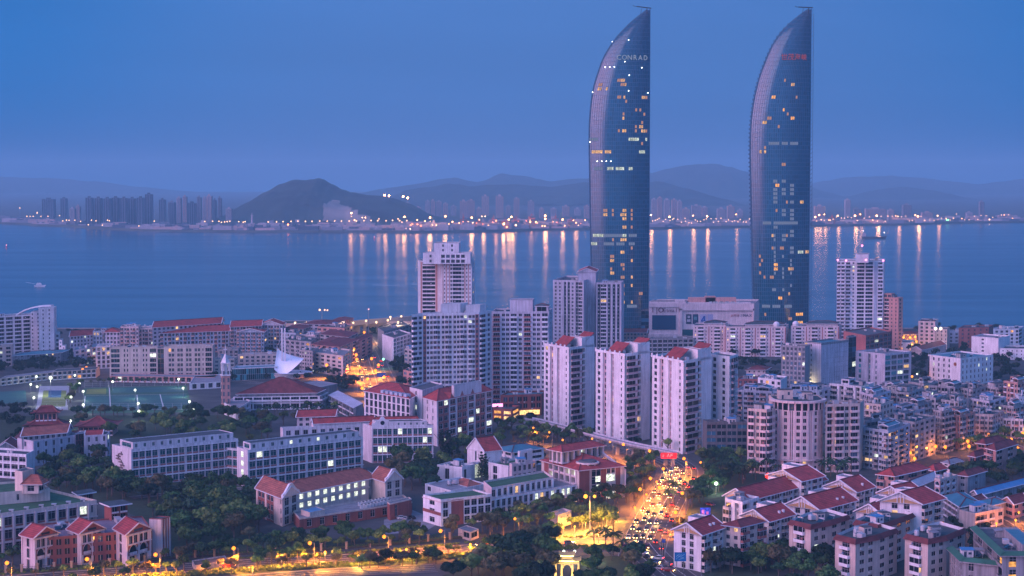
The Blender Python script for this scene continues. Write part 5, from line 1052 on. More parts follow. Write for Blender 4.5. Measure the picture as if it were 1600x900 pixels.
for i, (xa, ya, xb, yb) in enumerate(((131, 641, 297, 640), (132, 606, 290, 602), (56, 641, 106, 641), (172, 641, 170, 605))):      # mesh fences with posts
	A_, B_ = G(xa, ya), G(xb, yb); fr = Fr(A_, B_, A_); e = empty('court_fence', (*A_, 0), 0, ('tall mesh fence along the near side of the big sports pitch', 'tall mesh fence along the far side of the big sports pitch', 'fence in front of the olive basketball court', 'fence dividing the two big pitch sections')[i], 'fence')
	n = int(fr.L / 5); ps = MB(); ra = MB()
	for k in range(n + 1): fr.box(ps, fr.L * k / n - .06, fr.L * k / n + .06, 0, 4, -.06, .06)
	for z in (.1, 1.4, 2.7, 3.95): fr.box(ra, 0, fr.L, z, z + .05, -.03, .03)
	ps.build('posts', STEEL, e, 'stuff'); ra.build('rails', STEEL, e, 'stuff')
# ---- chinese roofed halls and grey school at left
def curved_roof(b, q, z, h, ov, m=TILE3, n=6):
	"""hipped roof with upswept eaves"""
	P = [Vector(p) - b.o for p in q]; c = sum(P, Vector((0, 0))) / 4; u = (P[1] - P[0]).normalized(); v = (P[3] - P[0]).normalized(); L0 = (P[1] - P[0]).length / 2; L1 = (P[3] - P[0]).length / 2; mb = MB()
	rings = []
	for i in range(n + 1):
		t_ = i / n; a = (L0 + ov) * (1 - t_) + (L0 - L1 * .9) * t_; d = (L1 + ov) * (1 - t_) + .1; zz = z + h * (t_ ** 1.6)
		rings.append([(c + u * (sx * a) + v * (sy * d), zz + (.8 * (1 - t_) ** 4)) for sx, sy in ((-1, -1), (0, -1), (1, -1), (1, 1), (0, 1), (-1, 1))])
	for i in range(n):
		for j in range(6):
			(p0, z0), (p1, z1), (p2, z2), (p3, z3) = rings[i][j], rings[i][(j + 1) % 6], rings[i + 1][(j + 1) % 6], rings[i + 1][j]
			f_ = lambda p, zz, jj: (p.x, p.y, zz - (.9 if (jj % 3 == 1 and i == 0 and zz < z + h * .2) else 0))
			mb.quad((p0.x, p0.y, z0), (p1.x, p1.y, z1), (p2.x, p2.y, z2), (p3.x, p3.y, z3), 0, [(0, 0), (4, 0), (4, 2), (0, 2)])
	for j in (0, 2, 3, 5):
		for i in range(n): mb.bar((rings[i][j][0].x, rings[i][j][0].y, rings[i][j][1] + .1), (rings[i + 1][j][0].x, rings[i + 1][j][0].y, rings[i + 1][j][1] + .1), .5, 1)
	a0 = rings[n][0][0]; a1 = rings[n][2][0]; mb.bar((a0.x, a0.y, z + h + .3), (a1.x, a1.y, z + h + .3), .7, 1, .8)
	mb.build('roof', [m, BRICK], b.root)
b = block('temple_hall', 'large old hall with stacked upswept red-brown roofs below the basketball court', 'hall', 7, (28, 687), (108, 684), (116, 676), '(P.3 M2)*10', 'P1', fh=3.5, walls=(SALMON, BRICK, TRIM), roof=None, fin=False)
curved_roof(b, b.q, 7, 4.5, 2.5, TILE3); u_ = cut(b.q, .18, .84, .3, .75); vol(b, u_, 9, 13, ['(M1 P.3)*7', 'P1', 'P1', 'P1'], 4); curved_roof(b, u_, 13, 3.6, 2.5, TILE3); u_ = cut(b.q, .30, .72, .42, .68); vol(b, u_, 15, 19, ['(M1 P.3)*5', 'P1', 'P1', 'P1'], 4); curved_roof(b, u_, 19, 3.4, 2, TILE3); b.done()
b = block('temple_hall', 'wide low hall with upswept dark roof among the trees before the sports pitch', 'hall', 5, (122, 668), (176, 667), (184, 660), '(P.3 M2)*7', 'P1', walls=(SALMON, BRICK, TRIM), roof=None, fin=False); curved_roof(b, b.q, 5, 4.5, 2.5, TILE3); b.done()
b = block('red_roof_house', 'red tiled low wing left of the grey gabled school wing', 'house', 7, (-8, 704), (26, 702), (34, 694), '(P.4 W1)*4', 'P1', walls=(OLDC, BRICK, TRIM), roof='gable', rh=4, rm=TILE3)
b = block('school_wing', 'red brick-tiled long roof behind the grey gabled school wing', 'school', 14, (34, 682), (104, 676), (112, 670), '(P.4 W1)*8', 'P1', walls=(OLDC, BRICK, TRIM), roof='gable', rh=3.5, rm=TILE2)
b = block('school_wing', 'grey three storey school wing with teal glazed stair among trees at left', 'school', 12, (27, 686), (52, 691), (126, 680), 'P1 S1 P1', '(P.5 S1.2)*6 P.3', fh=3.6, walls=(LILAC, BRICK, TRIM), roof='flat', rm=ROOFL, lit=.02, fin=False, par=.6)
e = corners(13, [(118, 679), (131, 677), (136, 674)]); vol(b, e, 0, 13, ['G1 G1 G1', 'P1', 'P1', 'P1'], 3.6); b.flat(e, 13, .4); e = corners(12, [(131, 682), (167, 680), (172, 675)]); vol(b, e, 0, 12, ['(P.5 S1.2)*3', 'S1', 'P1', 'P1'], 3.6); b.hip(cut(e, 0, .75, .3, 1), 12, 2, .3, TILE, True); b.flat(e, 12, .5); b.done()
b = block('classroom_block', 'white block with long dark window bands at the left edge among trees', 'school', 11, (-20, 709), (41, 713), (54, 706), '(R2.2 P.1)*5', 'P1', fh=3.6, walls=(WHITE, WHITE2, TRIM), rm=ROOFD, lit=.02, clut=1, indiv=True)
# ---- long classroom blocks
def classroom(label, H, L, M, R_, n, ledge, seed=0, top=True, lit=.02, brk=None, spec_l='P1'):
	b = block('classroom_block', label, 'school', H, L, M, R_, spec_l, '(P.28 R1.35 R1.35 R1.35 R1.35)*%d P.3' % n, nf=ledge, walls=(WHITE2, REDP, WHITE), lit=lit, fin=False, indiv=True, rm=ROOFL, par=.9, litm=(LITC, LITC), glass=GLT)
	for f in range(1, ledge + 1): b.band(b.q[1], b.q[2], f * H / ledge - .45, .22, .35)
	if top: Up(b, .25, .92, .03, .97, H, H + 3.4, ('W1', '(S1.2 P.3)*%d' % (n * 3)), 3.4, par=.3, rm=ROOFD)
	return b
b = classroom('leftmost long white classroom block, dark climbing relief on its end wall', 16.5, (175, 697), (205, 705), (372, 688), 4, 4)
fr = Fr(b.q[0], b.q[1], b.o); cl = MB(); rr = random.Random(3); z = 1.0; u = fr.L * .45
for k in range(11):     # dark stepped climbing relief on the end wall
	u = fr.L * (.45 + .12 * math.sin(k * 1.3)); fr.box(cl, u - 1.3 - rr.random(), u + 1.2 + rr.random(), z, z + .5, .02, .7); fr.box(cl, u - .3, u + .4, z, z + 1.3, .02, .35); z += 1.28
cl.build('wall_relief', mat('relief_brown', (.14, .11, .11), var=.3), b.root); b.done()
b = classroom('middle long white classroom block with lit stair slot at its left end', 16.5, (370, 701), (387, 706), (567, 685), 4, 4, lit=.05)
fr = Fr(b.q[0], b.q[1], b.o); sl = MB()
for f in range(4): fr.box(sl, fr.L * .42, fr.L * .6, 1.2 + f * 4.1, 3.6 + f * 4.1, .02, .12, 0)
sl.build('stair_window', LITC, b.root)
e = corners(17, [(353, 688), (372, 690), (386, 688)]); vol(b, e, 0, 13, ['R1 R1', 'P1', 'P1', 'P1'], 4.1); b.flat(e, 13, .6); b.done()
b = classroom('taller white classroom block with scalloped gable, right end of the classroom row', 17.5, (567, 664), (581, 669), (677, 667), 3, 4, top=False, lit=.06)
g0 = corners(17.5, [(581, 669), (614, 668), (616, 666)]); fr = Fr(g0[0], g0[1], b.o); gm = MB(); 
prof = [(0, 0), (0, 2.2), (.12, 2.4), (.2, 3.6), (.34, 3.9), (.42, 5.2), (.5, 5.6), (.58, 5.2), (.66, 3.9), (.8, 3.6), (.88, 2.4), (1, 2.2), (1, 0)]
gm.poly([fr(u * fr.L, 17.5 + z, .3) for u, z in reversed(prof)]); gm.poly([fr(u * fr.L, 17.5 + z, -.4) for u, z in prof])
for (a, za), (c, zc) in zip(prof, prof[1:]): gm.quad(fr(a * fr.L, 17.5 + za, .3), fr(c * fr.L, 17.5 + zc, .3), fr(c * fr.L, 17.5 + zc, -.4), fr(a * fr.L, 17.5 + za, -.4))
gm.build('gable', TRIM, b.root)
rd = MB(); 
for k in range(10): a = 2 * math.pi * k / 10; a2 = 2 * math.pi * (k + 1) / 10; rd.tri(fr(fr.L / 2, 20, .36), fr(fr.L / 2 + 1.1 * math.cos(a), 20 + 1.1 * math.sin(a), .36), fr(fr.L / 2 + 1.1 * math.cos(a2), 20 + 1.1 * math.sin(a2), .36))
rd.build('round_window', GL, b.root)
b.hip(cut(b.q, -.05, .38, .1, .95), 17.5, 4.2, .3, TILE, False, axis=1); Up(b, .36, .98, .1, .9, 17.5, 20.3, ('P1', '(S1 P.3)*8'), 2.8, par=.4, rm=ROOFD); b.done()
b = block('classroom_block', 'red-roofed white classroom range behind the second long block', 'school', 15, (438, 670), (442, 672), (602, 664), 'P1', '(P.4 W1.1)*12', fh=3.6, walls=(WHITE2, REDP, TRIM), roof='flat', rm=ROOFL, lit=.03, fin=False)
Up(b, .05, .8, .3, .9, 15, 17.2, ('P1', 'P1'), roof='gable', rh=2.6, rm=TILE); Up(b, 0, 1, .92, 1, 15, 18, par=.2); b.done()
b = block('red_roof_house', 'small red roof just behind the classroom range by the palms', 'house', 9, (464, 652), (523, 650), (528, 645), '(P.4 W1)*6', 'P1', walls=(PINKW, REDP, TRIM), roof='gable', rh=3, rm=TILE)
# ---- cream and red school in the middle
b = block('school_building', 'cream school wing with arched top windows and red hipped roof, left half', 'school', 24, (569, 611), (640, 623), (662, 611), '(P.3 T1)*10', 'P1', nf=6, walls=(WHITE2, REDP, TRIM), roof='hip', rh=4.5, ov=.6, rm=TILE, fin=False, lit=.02)
u_ = cut(b.q, .35, .9, .02, .25)
fr = Fr(b.q[0], b.q[1], b.o)
for k in range(6): dm = MB(); fr.box(dm, fr.L * (.35 + k * .1), fr.L * (.35 + k * .1) + 2.6, 24.2, 26.0, -3.4, -.6); dm.build('dormer', [BLUEG], b.root)
e = corners(27, [(640, 607), (660, 612), (692, 602)]); vol(b, e, 0, 27, ['P1 S.7 P1', 'P1', 'P1', 'P1'], 3.8); b.flat(e, 27, .8); b.done()
b = block('school_building', 'cream and red-brick school wing with red hipped roof and lit classrooms, right half', 'school', 24, (661, 621), (683, 627), (769, 610), 'P1 S.8 P1 S.8 P1', '(P.25 X1.1 X1.1 P.25 R1.3)*3', nf=6, walls=(WHITE2, REDP, TRIM), roof='hip', rh=4.8, ov=.6, rm=TILE, fin=False, lit=.12, litm=(LITC, LITC), indiv=True)
fr = Fr(b.q[1], b.q[2], b.o)
for k in range(3):
	dm = MB(); u = fr.L * (.22 + k * .19); dm.tri(fr(u, 24.5, .2), fr(u + 3.4, 24.5, .2), fr(u + 1.7, 27, .2), 0); dm.quad(fr(u, 24.5, .2), fr(u + 1.7, 27, .2), fr(u + 1.7, 27.2, -5), fr(u, 24.7, -5), 1); dm.quad(fr(u + 1.7, 27, .2), fr(u + 3.4, 24.5, .2), fr(u + 3.4, 24.7, -5), fr(u + 1.7, 27.2, -5), 1); dm.build('dormer', [REDP, TILE], b.root)
e = cut(b.q, .82, 1.0, .3, .8); vol(b, e, 24, 30, ['P1'] * 4); b.flat(e, 30, .5); b.done()
# ================================================================== FRONT LEFT AND CENTRE
WP = WHITE2; IND = dict(indiv=True)
b = block('school_building', 'long cream and brick school building with green planted roof at the bottom left corner', 'school', 15, (-50, 813), (151, 785), (78, 768), '(P.35 R1.5)*11 P.3 S1 P.3', 'P1', nf=3, walls=(CREAM, BRICK, PINKW), lit=.03, rm=ROOFGREEN, par=1.0, fin=False, indiv=True, litm=(LITC, LITC))
for z in (4.4, 9.4, 14.2): b.band(b.q[0], b.q[1], z, .35, .35)
fr = Fr(b.q[0], b.q[1], b.o)
for k in range(12): fr.box(b.tr, fr.L * k / 11.8 - .3, fr.L * k / 11.8 + .3, 0, 15, .0, .5, 0)
for k in range(9): b.hut(b.q[0] * (1 - k / 9) + b.q[1] * (k / 9) + Vector((-1.5, 4 + k % 3)), 1.6, 1.2, 15, .9, .1, 'roof_vent', STEEL, STEEL)
e = corners(19, [(-30, 769), (31, 763), (53, 741)]); e = corners(19, [(-40, 776), (78, 766), (58, 752)]); vol(b, e, 14.9, 19, ['P.5 R2 P3 S1 P4', 'P1', 'P1', 'P1'], 4); b.flat(e, 19, .8, ROOFGREEN)
e2 = corners(27, [(23, 736), (35, 738), (53, 733)]); vol(b, e2, 18.9, 27, ['P1'] * 4); b.flat(e2, 27, .3)
e3 = corners(22.5, [(36, 757), (60, 757), (70, 754)]); vol(b, e3, 18.9, 22.5, ['P.3 W1 P.3', 'W1', 'P1', 'P1'], 3.5); b.hip(corners(22.5, [(36, 757), (64, 757), (72, 753)]), 22.6, 3.2, .8, TILE2)
b.done()
# villas with arched fronts
b = block('gabled_school', 'white and red brick block with three tiled gables over paired arches at bottom left', 'school', 10.5, (58, 843.5), (238, 829), (222, 808), '(Q.2 X1 Q.2 X1)*7', 'P1', nf=3, walls=(BRICK, BRICK, PINKW), lit=.02, rm=mat('purple_grey_roof', (.20, .15, .19), .9, var=.2, vscale=.2), par=.6, fin=False, clut=0)
def bay(pxl, pyl, pxm, pym, pxr, pyr):
	H = 12.0; e = corners(H, [(pxl, pyl), (pxm, pym), (pxr, pyr)])
	FOOT.append(e); fa, fb = Fr(e[0], e[1], b.o), Fr(e[1], e[2], b.o)
	b.facade(e[0], e[1], z0=0, nf=3, fh=4, spec='P1 T.8 P1', mw=2, ma=0); 
	b.facade(e[1], e[2], z0=8, nf=1, fh=4, spec='P.5 X1 X1 P.15 X1 X1 P.5', mw=2, ma=2, sill=.3, head=.9); b.facade(e[1], e[2], z0=4, nf=1, fh=4, spec='Q.35 K1.5 Q.1 K1.5 Q.35', mw=0, ma=0); b.facade(e[1], e[2], z0=0, nf=1, fh=4, spec='P.5 M1.5 P.2 M1.5 P.5', mw=2)
	for i in (2, 3): b.wl.quad(*[((p[0] - b.o.x), (p[1] - b.o.y), z) for p, z in ((e[i], 0), (e[(i + 1) % 4], 0), (e[(i + 1) % 4], H), (e[i], H))], 0)
	for u0, u1 in ((0, .6), (fb.L / 2 - .35, fb.L / 2 + .35), (fb.L - .6, fb.L)): fb.box(b.tr, u0, u1, 0, H, .01, .35, 0)
	fb.box(b.tr, -.3, fb.L + .3, 7.8, 8.2, .01, .4, 0); fb.box(b.tr, -.3, fb.L + .3, H - .7, H, .01, .5, 0); fa.box(b.tr, 0, .6, 0, H, .01, .3, 0)
	b.hip([e[1], e[2], e[3], e[0]], H, 3.4, .9, TILE, True, axis=1)
	fb.box(b.gl, fb.L * .32, fb.L * .68, H + .5, H + 1.3, .03, .06, 0)
for a in ((34, 836, 53, 841, 89, 833), (107, 827, 125, 834, 162, 826), (179, 826, 197, 836, 235, 826)): bay(*a)
e = corners(14.5, [(233, 811), (252, 812), (266, 808)]); b.facade(e[0], e[1], z0=0, nf=1, fh=14.5, spec='P1', mw=2); b.facade(e[1], e[2], z0=0, nf=4, fh=3.62, spec='P.4 Q.4 V.5 Q.4 V.5 Q.4 P.4', mw=2, ma=0); b.facade(e[2], e[3], z0=0, nf=1, fh=14.5, spec='P1', mw=2); b.facade(e[3], e[0], z0=0, nf=1, fh=14.5, spec='P1', mw=2); b.flat(e, 14.5, .3, ROOFD)
for (x0, y0, x1, y1, x2, y2, H) in ((155, 787, 171, 793, 207, 788, 16), (112, 770, 121, 775, 151, 770, 15.5)):
	e = corners(H, [(x0, y0), (x1, y1), (x2, y2)]); i_ = cut(e, .15, .85, .15, .85); vol(b, i_, 10, H, ['P1', 'M2 P.2 M2', 'P1', 'P1'], 4); mb = MB(); mb.prism([(p - b.o)[:] for p in e], H, H + .5, 0, True, 1); mb.build('canopy_roof', [TRIM, ROOFD], b.root)
e = cut(b.q, .72, .80, .6, .9); b.hut((e[0] + e[2]) / 2, 2, 7, 10.5, 1.6, .4, 'roof_cooler', STEEL, STEEL)
b.clutter(cut(b.q, .1, .45, .3, .9), 10.5, 7); b.done()
b = block('garden_hall', 'low garden hall with open flat roof peeking out behind the three tiled gables', 'hall', 9, (92, 790), (130, 796), (150, 785), 'P1 S1 P1', 'P1 M2', walls=(PINKW, BRICK, TRIM), rm=ROOFD, par=.6, clut=2)
# U-shaped cream building
H = 11.5; W3 = (CREAM, BRICK, TRIM)
b = block('university_building', 'U-shaped cream tile building with orange roof and two rows of bright lit windows', 'university', H, (400, 763), (441, 779), (467, 770), 'P.5 X1 X1 P.5 X1 X1 P1.6 S.8', 'P.3 T.9 P.3 T.9 P.3', nf=3, walls=W3, roof='gable', rh=4.2, ov=.7, rm=TILE2, axis=0, lit=0, fin=False, indiv=True)
FOOT.append(corners(H, [(463, 771), (576, 748), (560, 738)])); m_ = corners(H, [(463, 771), (576, 748), (560, 738)]); b.lit = 1.0; b.litm = (LITC, LITC)
b.facade(m_[0], m_[1], z0=4.2, nf=2, fh=3.65, spec='(P.45 W1.1)*9 P.5', sill=.9, head=.6); b.lit = 0
b.facade(m_[0], m_[1], z0=0, nf=1, fh=4.2, spec='P1'); b.facade(m_[1], m_[2], z0=0, nf=1, fh=H, spec='P1'); b.facade(m_[2], m_[3], z0=0, nf=1, fh=H, spec='P1'); b.facade(m_[3], m_[0], z0=0, nf=1, fh=H, spec='P1'); 
fr = Fr(m_[0], m_[1], b.o); fr.box(b.tr, 0, fr.L, 7.6, 8.2, .01, .5, 1); fr.box(b.tr, 0, fr.L, 11, 11.5, .01, .5, 0)
mm_ = cut(m_, -.12, 1.12, 0, 1); b.hip(mm_, H, 3.8, .8, TILE2)
r_ = corners(H, [(580, 746), (602, 753), (628, 748)]); vol(b, r_, 0, H, ['P1', 'P.25 T.9 P.4 T.9 P.25', 'P1', 'P1'], nf=3); b.hip(r_, H, 4.2, .7, TILE2, True, axis=0)
bk = cut(b.q, -.25, .02, 0, 1)
for q_ in (b.q, r_):     # shaped parapets on the gables
	f_ = Fr(q_[1], q_[2], b.o); L = f_.L; pr = [(0, 0), (0, 1.4), (.14, 2.1), (.36, 4.4), (.42, 5.1), (.58, 5.1), (.64, 4.4), (.86, 2.1), (1, 1.4), (1, 0)]; g_ = MB()
	g_.poly([f_(u * L, H + z, .35) for u, z in reversed(pr)], 0)
	for (a, za), (c, zc) in zip(pr, pr[1:]): g_.quad(f_(a * L, H + za, .35), f_(c * L, H + zc, .35), f_(c * L, H + zc, -.5), f_(a * L, H + za, -.5), 1)
	g_.build('gable', [CREAM, TRIM], b.root)
# flat podium in the court, with its plant
pd = corners(4.2, [(466, 811), (644, 785), (630, 777)]); pd = corners(4.2, [(468, 812), (644, 786), (630, 775)]); vol(b, pd, 0, 4.2, ['(P1 X1)*9', 'P1', 'P1', 'P1'], nf=1, walls=(1, 1, 1)); b.flat(pd, 4.15, .7, ROOFL)
e = corners(6, [(470, 797), (484, 802), (508, 797)]); vol(b, e, 4.1, 6, ['P1'] * 4, walls=(0, 0, 0)); b.flat(e, 6, .3, ROOFBLUE)
e = corners(6.5, [(605, 786), (609, 789), (643, 781)]); vol(b, e, 0, 6.5, ['P1', 'Q.5 S1 Q2', 'P1', 'P1'], nf=1, walls=(1, 1, 1)); b.flat(e, 6.5, .5, ROOFL)
for i in range(16):
	p = G(562 + (i % 8) * 5.2 + (i // 8) * 3, 791 - (i % 8) * 1.1 + (i // 8) * 4, 4.2) - b.o; inst('condenser_unit', shared('cond', cond_mesh), b.root, (p.x, p.y, 4.2), (0, 0, .4), scale=(1, 1.2, 1.3))
b.done()
# ---- centre campus
b = block('campus_building', 'white and brick corner building with green planted flat roof and lit ground floor', 'university', 10.5, (661, 775), (689, 783), (768, 774), 'P.6 W.8 P.6', 'P.2 T.8 P.3 Q1.6 T.9 T.9 T.9 T.9', nf=3, walls=(WHITE, BRICK, PINKW), roof='flat', rm=ROOFGREEN, par=.7, lit=.12, fin=False, indiv=True, litm=(LITW, LITC), bands=(9.9,))
fr = Fr(b.q[0], b.q[1], b.o); fr.box(b.tr, 0, fr.L, 4.4, 5.7, .01, .15, 2); e = cut(b.q, -.2, .1, .35, .98); b.done()
b = block('campus_building', 'long two-tier pink campus wing with white columns along its front, centre', 'university', 7, (766, 782), (901, 759), (884, 748), '(T1 C.25)*16', 'P1', nf=2, walls=(PINKW, BRICK, WHITE), roof='flat', rm=ROOFL, par=.9, lit=.12, fin=False, indiv=True, litm=(LITW, LITC), bands=(6.9,))
e = corners(10.5, [(768, 765), (864, 748), (850, 738)]); vol(b, e, 6.9, 10.5, ['(T1 C.3)*11', 'P1', 'P1', 'P1'], nf=1); b.flat(e, 10.5, .8, ROOFGREEN); b.done()
b = block('campus_building', 'low white roofed link with red tile strip behind the green roofed corner building', 'university', 7, (664, 757), (704, 768), (760, 757), 'S1 P1 S1', 'P1', nf=2, walls=(WHITE, BRICK, WHITE), roof='flat', rm=ROOFL, par=.5, fin=False, clut=3)
b.hip(cut(b.q, .3, .9, .55, .9), 7, 2, .3, TILE2); b.done()
b = block('campus_lab', 'low white brick-based lab left of the lit glass gallery', 'university', 6.5, (683, 729), (722, 733), (742, 728), 'P.5 S1 P1', 'S1 P1', nf=1, walls=(WHITE, BRICK, WHITE), roof='flat', rm=ROOFD, par=1, lit=.5, litm=(LITC, LITC), clut=3)
b = block('glass_gallery', 'brightly lit glass gallery with white canopy among trees in the campus centre', 'gallery', 6.5, (719, 727), (723, 729), (765, 722), 'P1', 'G1*9', nf=2, walls=(WHITE, WHITE, WHITE), glass=emis('gallery_glow', (.80, .86, .70), .75, var=.4), roof='flat', rm=ROOFL, par=.5, lit=0)
b = block('campus_lab', 'white lab with brick base and narrow lit slot right of the glass gallery', 'university', 8, (763, 725), (794, 731), (838, 724), 'P.4 T.5 P1', 'P1 Q.5 W1 Q.5 W1', nf=2, walls=(WHITE, BRICK, WHITE), roof='flat', rm=ROOFGREEN, par=1, lit=.3, litm=(LITC, LITC), clut=2)
b = block('chapel', 'small white stepped-gable chapel with bright red roof above the glass gallery', 'chapel', 12, (730, 701), (757, 706), (784, 703), 'P1 S.6 P1', 'P1', nf=2, walls=(WHITE, BRICK, WHITE), roof='gable', axis=1, rh=6, ov=.3, rm=TILE, fin=False)
b.done()
b = block('campus_building', 'pinkish three storey block with flat white roof between the labs and the red-roofed library', 'university', 11, (796, 726), (800, 728), (838, 722), 'P1', '(P.3 W1)*5', nf=3, walls=(PINKW, BRICK, WHITE), roof='flat', rm=ROOFL, par=.8, lit=.05, clut=2)
b = block('campus_building', 'small white rooftop house with teal roofs behind the red-roofed library', 'university', 15, (809, 707), (812, 708), (832, 704), 'P1', 'P.4 S1 P.4', nf=3, walls=(WHITE, BRICK, WHITE), roof='flat', rm=ROOFTEAL, par=.8, lit=.05)
b = block('campus_building', 'low blocks with teal metal roofs in front of the busway', 'university', 8, (770, 700), (800, 707), (850, 700), 'P.4 W1 W1', 'W1 W1', walls=(WHITE, BRICK, WHITE), roof='hip', rh=2, rm=ROOFTEAL, lit=.05)
# red-roofed library with its lantern and round stair turret
H = 14; b = block('library', 'red-roofed brick library with columned lantern, round stair turret and bright windows', 'library', H, (846, 719), (905, 735), (975, 728), 'P.6 Q1 (M1 C.2)*5 P.5', 'Q2.2 P.4 G1 G1 Q1.2 W1 W1 Q1 P.8', nf=4, walls=(CREAM, BRICK, PINKW), roof=None, lit=.25, fin=False, indiv=True, litm=(LITC, LITC), bands=(13.6,))
b.hip(b.q, H, 4.5, .8, TILE, inset=16); 
e = corners(20.5, [(858, 702), (879, 706), (943, 696)]); vol(b, e, 15, 20.5, ['(M1 C.3)*3', '(M1 C.25)*7', 'P1', 'P1'], nf=1); b.hip(e, 20.5, 2.2, 1.0, TILE)
tq = G(918, 722, 16) - b.o; t_ = MB(); t_.cyl((0, 0), 4.2, 0, 15.5, 16, 0); t_.cyl((0, 0), 5.2, 15.5, 16.2, 16, 1); t_.cyl((0, 0), 4.2, 16.2, 16.9, 16, 2, 3.9)
for k in range(8): a = 2 * math.pi * k / 8; t_.box((4.2 * math.cos(a), 4.2 * math.sin(a)), .7, .7, 0, 15.5, a, 1)
for k in range(5): t_.cyl((0, 0), 4.26, 2.2 + k * 2.9, 3.9 + k * 2.9, 16, 3)
t_.build('stair_turret', [BRICK, PINKW, ROOFG, GL], b.root, loc=(tq.x, tq.y, 0))
fr = Fr(b.q[1], b.q[2], b.o); s_ = MB(); L = fr.L
for (u0, u1, z0, z1) in ((.60, .78, 8, 11), (.60, .80, .4, 3.2), (.36, .46, 8.2, 10.6)): fr.box(s_, L * u0, L * u1, z0, z1, .05, .2)
s_.build('lit_window', LITC, b.root)
fn = MB(); A_ = fr(L + .5, 0, .5); Bk = Fr(b.q[2], b.q[3], b.o)
for k in range(4): fn.bar(Bk(Bk.L * k / 3 * .9, 0, .6), Bk(Bk.L * k / 3 * .9, 12 + 2.6 * k, .6), .7)
fn.bar(Bk(0, 12, .6), Bk(Bk.L * .9, 20, .6), .9); fn.build('side_frame', PINKW, b.root); b.done()
b = block('gatehouse', 'small cream gatehouse with terrace roof beside the yellow lit trees', 'gatehouse', 5, (859, 803), (872, 807), (893, 800), 'S1 P.5', 'P.4 S1 P.5 S1 P.4', walls=(CREAM, BRICK, WHITE), roof='flat', rm=ROOFL, par=.7, lit=.0)
# shops at the foot of the tall towers, small houses
b = block('shop_block', 'dark brick shop block with glowing signs at the foot of the grey balcony tower', 'shop', 12, (782, 620), (846, 618), (856, 612), 'P.4 W1 W1 Q.6 W1 W1 P.4 W1 W1', 'P1', nf=3, walls=(BRICK, DKGREY, SALMON), rm=ROOFTEAL, lit=.08, fin=False, clut=4)
fr = Fr(b.q[0], b.q[1], b.o); s_ = MB(); fr.box(s_, fr.L * .05, fr.L * .95, 1.0, 3.6, .3, .6); s_.build('shop_sign', emis('shop_yellow', (1, .62, .22), 1.8, True, var=.5), b.root)
s_ = MB(); fr.box(s_, -5, fr.L * .05, 6.2, 8.0, .3, .6); s_.build('shop_sign', emis('shop_pink', (1, .35, .75), 2.6, True), b.root); 
s_ = MB(); fr.box(s_, fr.L * .2, fr.L * .5, 4.6, 7.5, .3, .6); s_.build('shop_sign', mat('dark_billboard', (.02, .02, .05), .3, var=.1), b.root); b.done()
block('shop_block', 'flat reddish shop roof with tanks left of the leftmost busway tower', 'shop', 10, (800, 612), (844, 612), (850, 606), 'Q1 W1 Q1 W1', 'P1', walls=(SALMON, DKGREY, WHITE), rm=ROOFTEAL, lit=.05, clut=5)
block('small_house', 'low brick annex with lit shop counters beside the busway pillar', 'house', 6, (770, 640), (800, 642), (812, 636), 'W1 W1', 'W1', walls=(BRICK, DKGREY, SALMON), rm=ROOFG, lit=.9, litm=(LITO, LITW))
# ================================================================== RIGHT: offices below the towers
b = block('office_building', 'grey office block with a dark green glass right flank, tallest of the three offices', 'office', 29, (1221, 541), (1258, 543), (1266, 540), '(P.4 W1.2)*6', 'P1', fh=3.4, walls=(GREYC, DKGREY, LILAC), glass=GLB, lit=.04, fin=False, litm=(LITW, LITC), clut=2)
e = corners(30, [(1258, 535.5), (1283, 538), (1326, 533)]); vol(b, e, 0, 30, ['G.5 P.5 S.7 P1.8', 'P1', 'P1', 'P1'], 3.4, walls=(2, 1, 2)); b.facade(e[1], e[2] , z0=0, nf=9, fh=3.33, spec='(G1 G1 P.12)*6', mw=1, ma=1); b.band(e[1], e[2], 29.4, .6, .12, 1); b.flat(e, 30, 1.0, ROOFTEAL)
e = corners(31, [(1322, 526), (1326, 528), (1338, 526)]); vol(b, e, 0, 31, ['P1', 'G1 G1', 'P1', 'P1'], 3.4, walls=(1, 1, 1)); b.flat(e, 31, .5); b.done()
b = block('office_building', 'middle office block, pale left face and dark horizontal glass bands on the right', 'office', 22, (1337, 550), (1383, 555), (1424, 551), 'P.5 W.7 P1.2 V.5 P.8 S.6 P1.4', '(R2.2 P.08)*4 P.6', fh=3.6, walls=(LILAC, GREYC, LILAC), glass=GLT, lit=.03, clut=3, rm=ROOFL)
b = block('office_building', 'white office block with round emblem and bright lower windows, right of the three offices', 'office', 18.5, (1450, 556), (1501, 562), (1552, 556), 'G.35 P.5 S.8 P.3 S.8 P.3 S.8 P.3 S.8 P1 P1', '(P.35 S.9)*8 P.4', fh=3.7, walls=(WHITE, DKGREY, WHITE), lit=.12, litm=(LITC, LITC), clut=5, rm=ROOFTEAL, fin=False)
fr = Fr(b.q[0], b.q[1], b.o); m_ = MB(); u = fr.L * .84
for k in range(14):
	a, a2 = 2 * math.pi * k / 14, 2 * math.pi * (k + 1) / 14
	m_.quad(fr(u + 1.4 * math.cos(a), 15 + 1.4 * math.sin(a), .1), fr(u + 1.4 * math.cos(a2), 15 + 1.4 * math.sin(a2), .1), fr(u + .9 * math.cos(a2), 15 + .9 * math.sin(a2), .1), fr(u + .9 * math.cos(a), 15 + .9 * math.sin(a), .1), 0)
	m_.tri(fr(u, 15, .08), fr(u + .9 * math.cos(a), 15 + .9 * math.sin(a), .08), fr(u + .9 * math.cos(a2), 15 + .9 * math.sin(a2), .08), 1)
m_.build('emblem', [mat('emblem_gold', (.35, .22, .10), .5), mat('emblem_red', (.25, .04, .04), .5)], b.root); b.done()
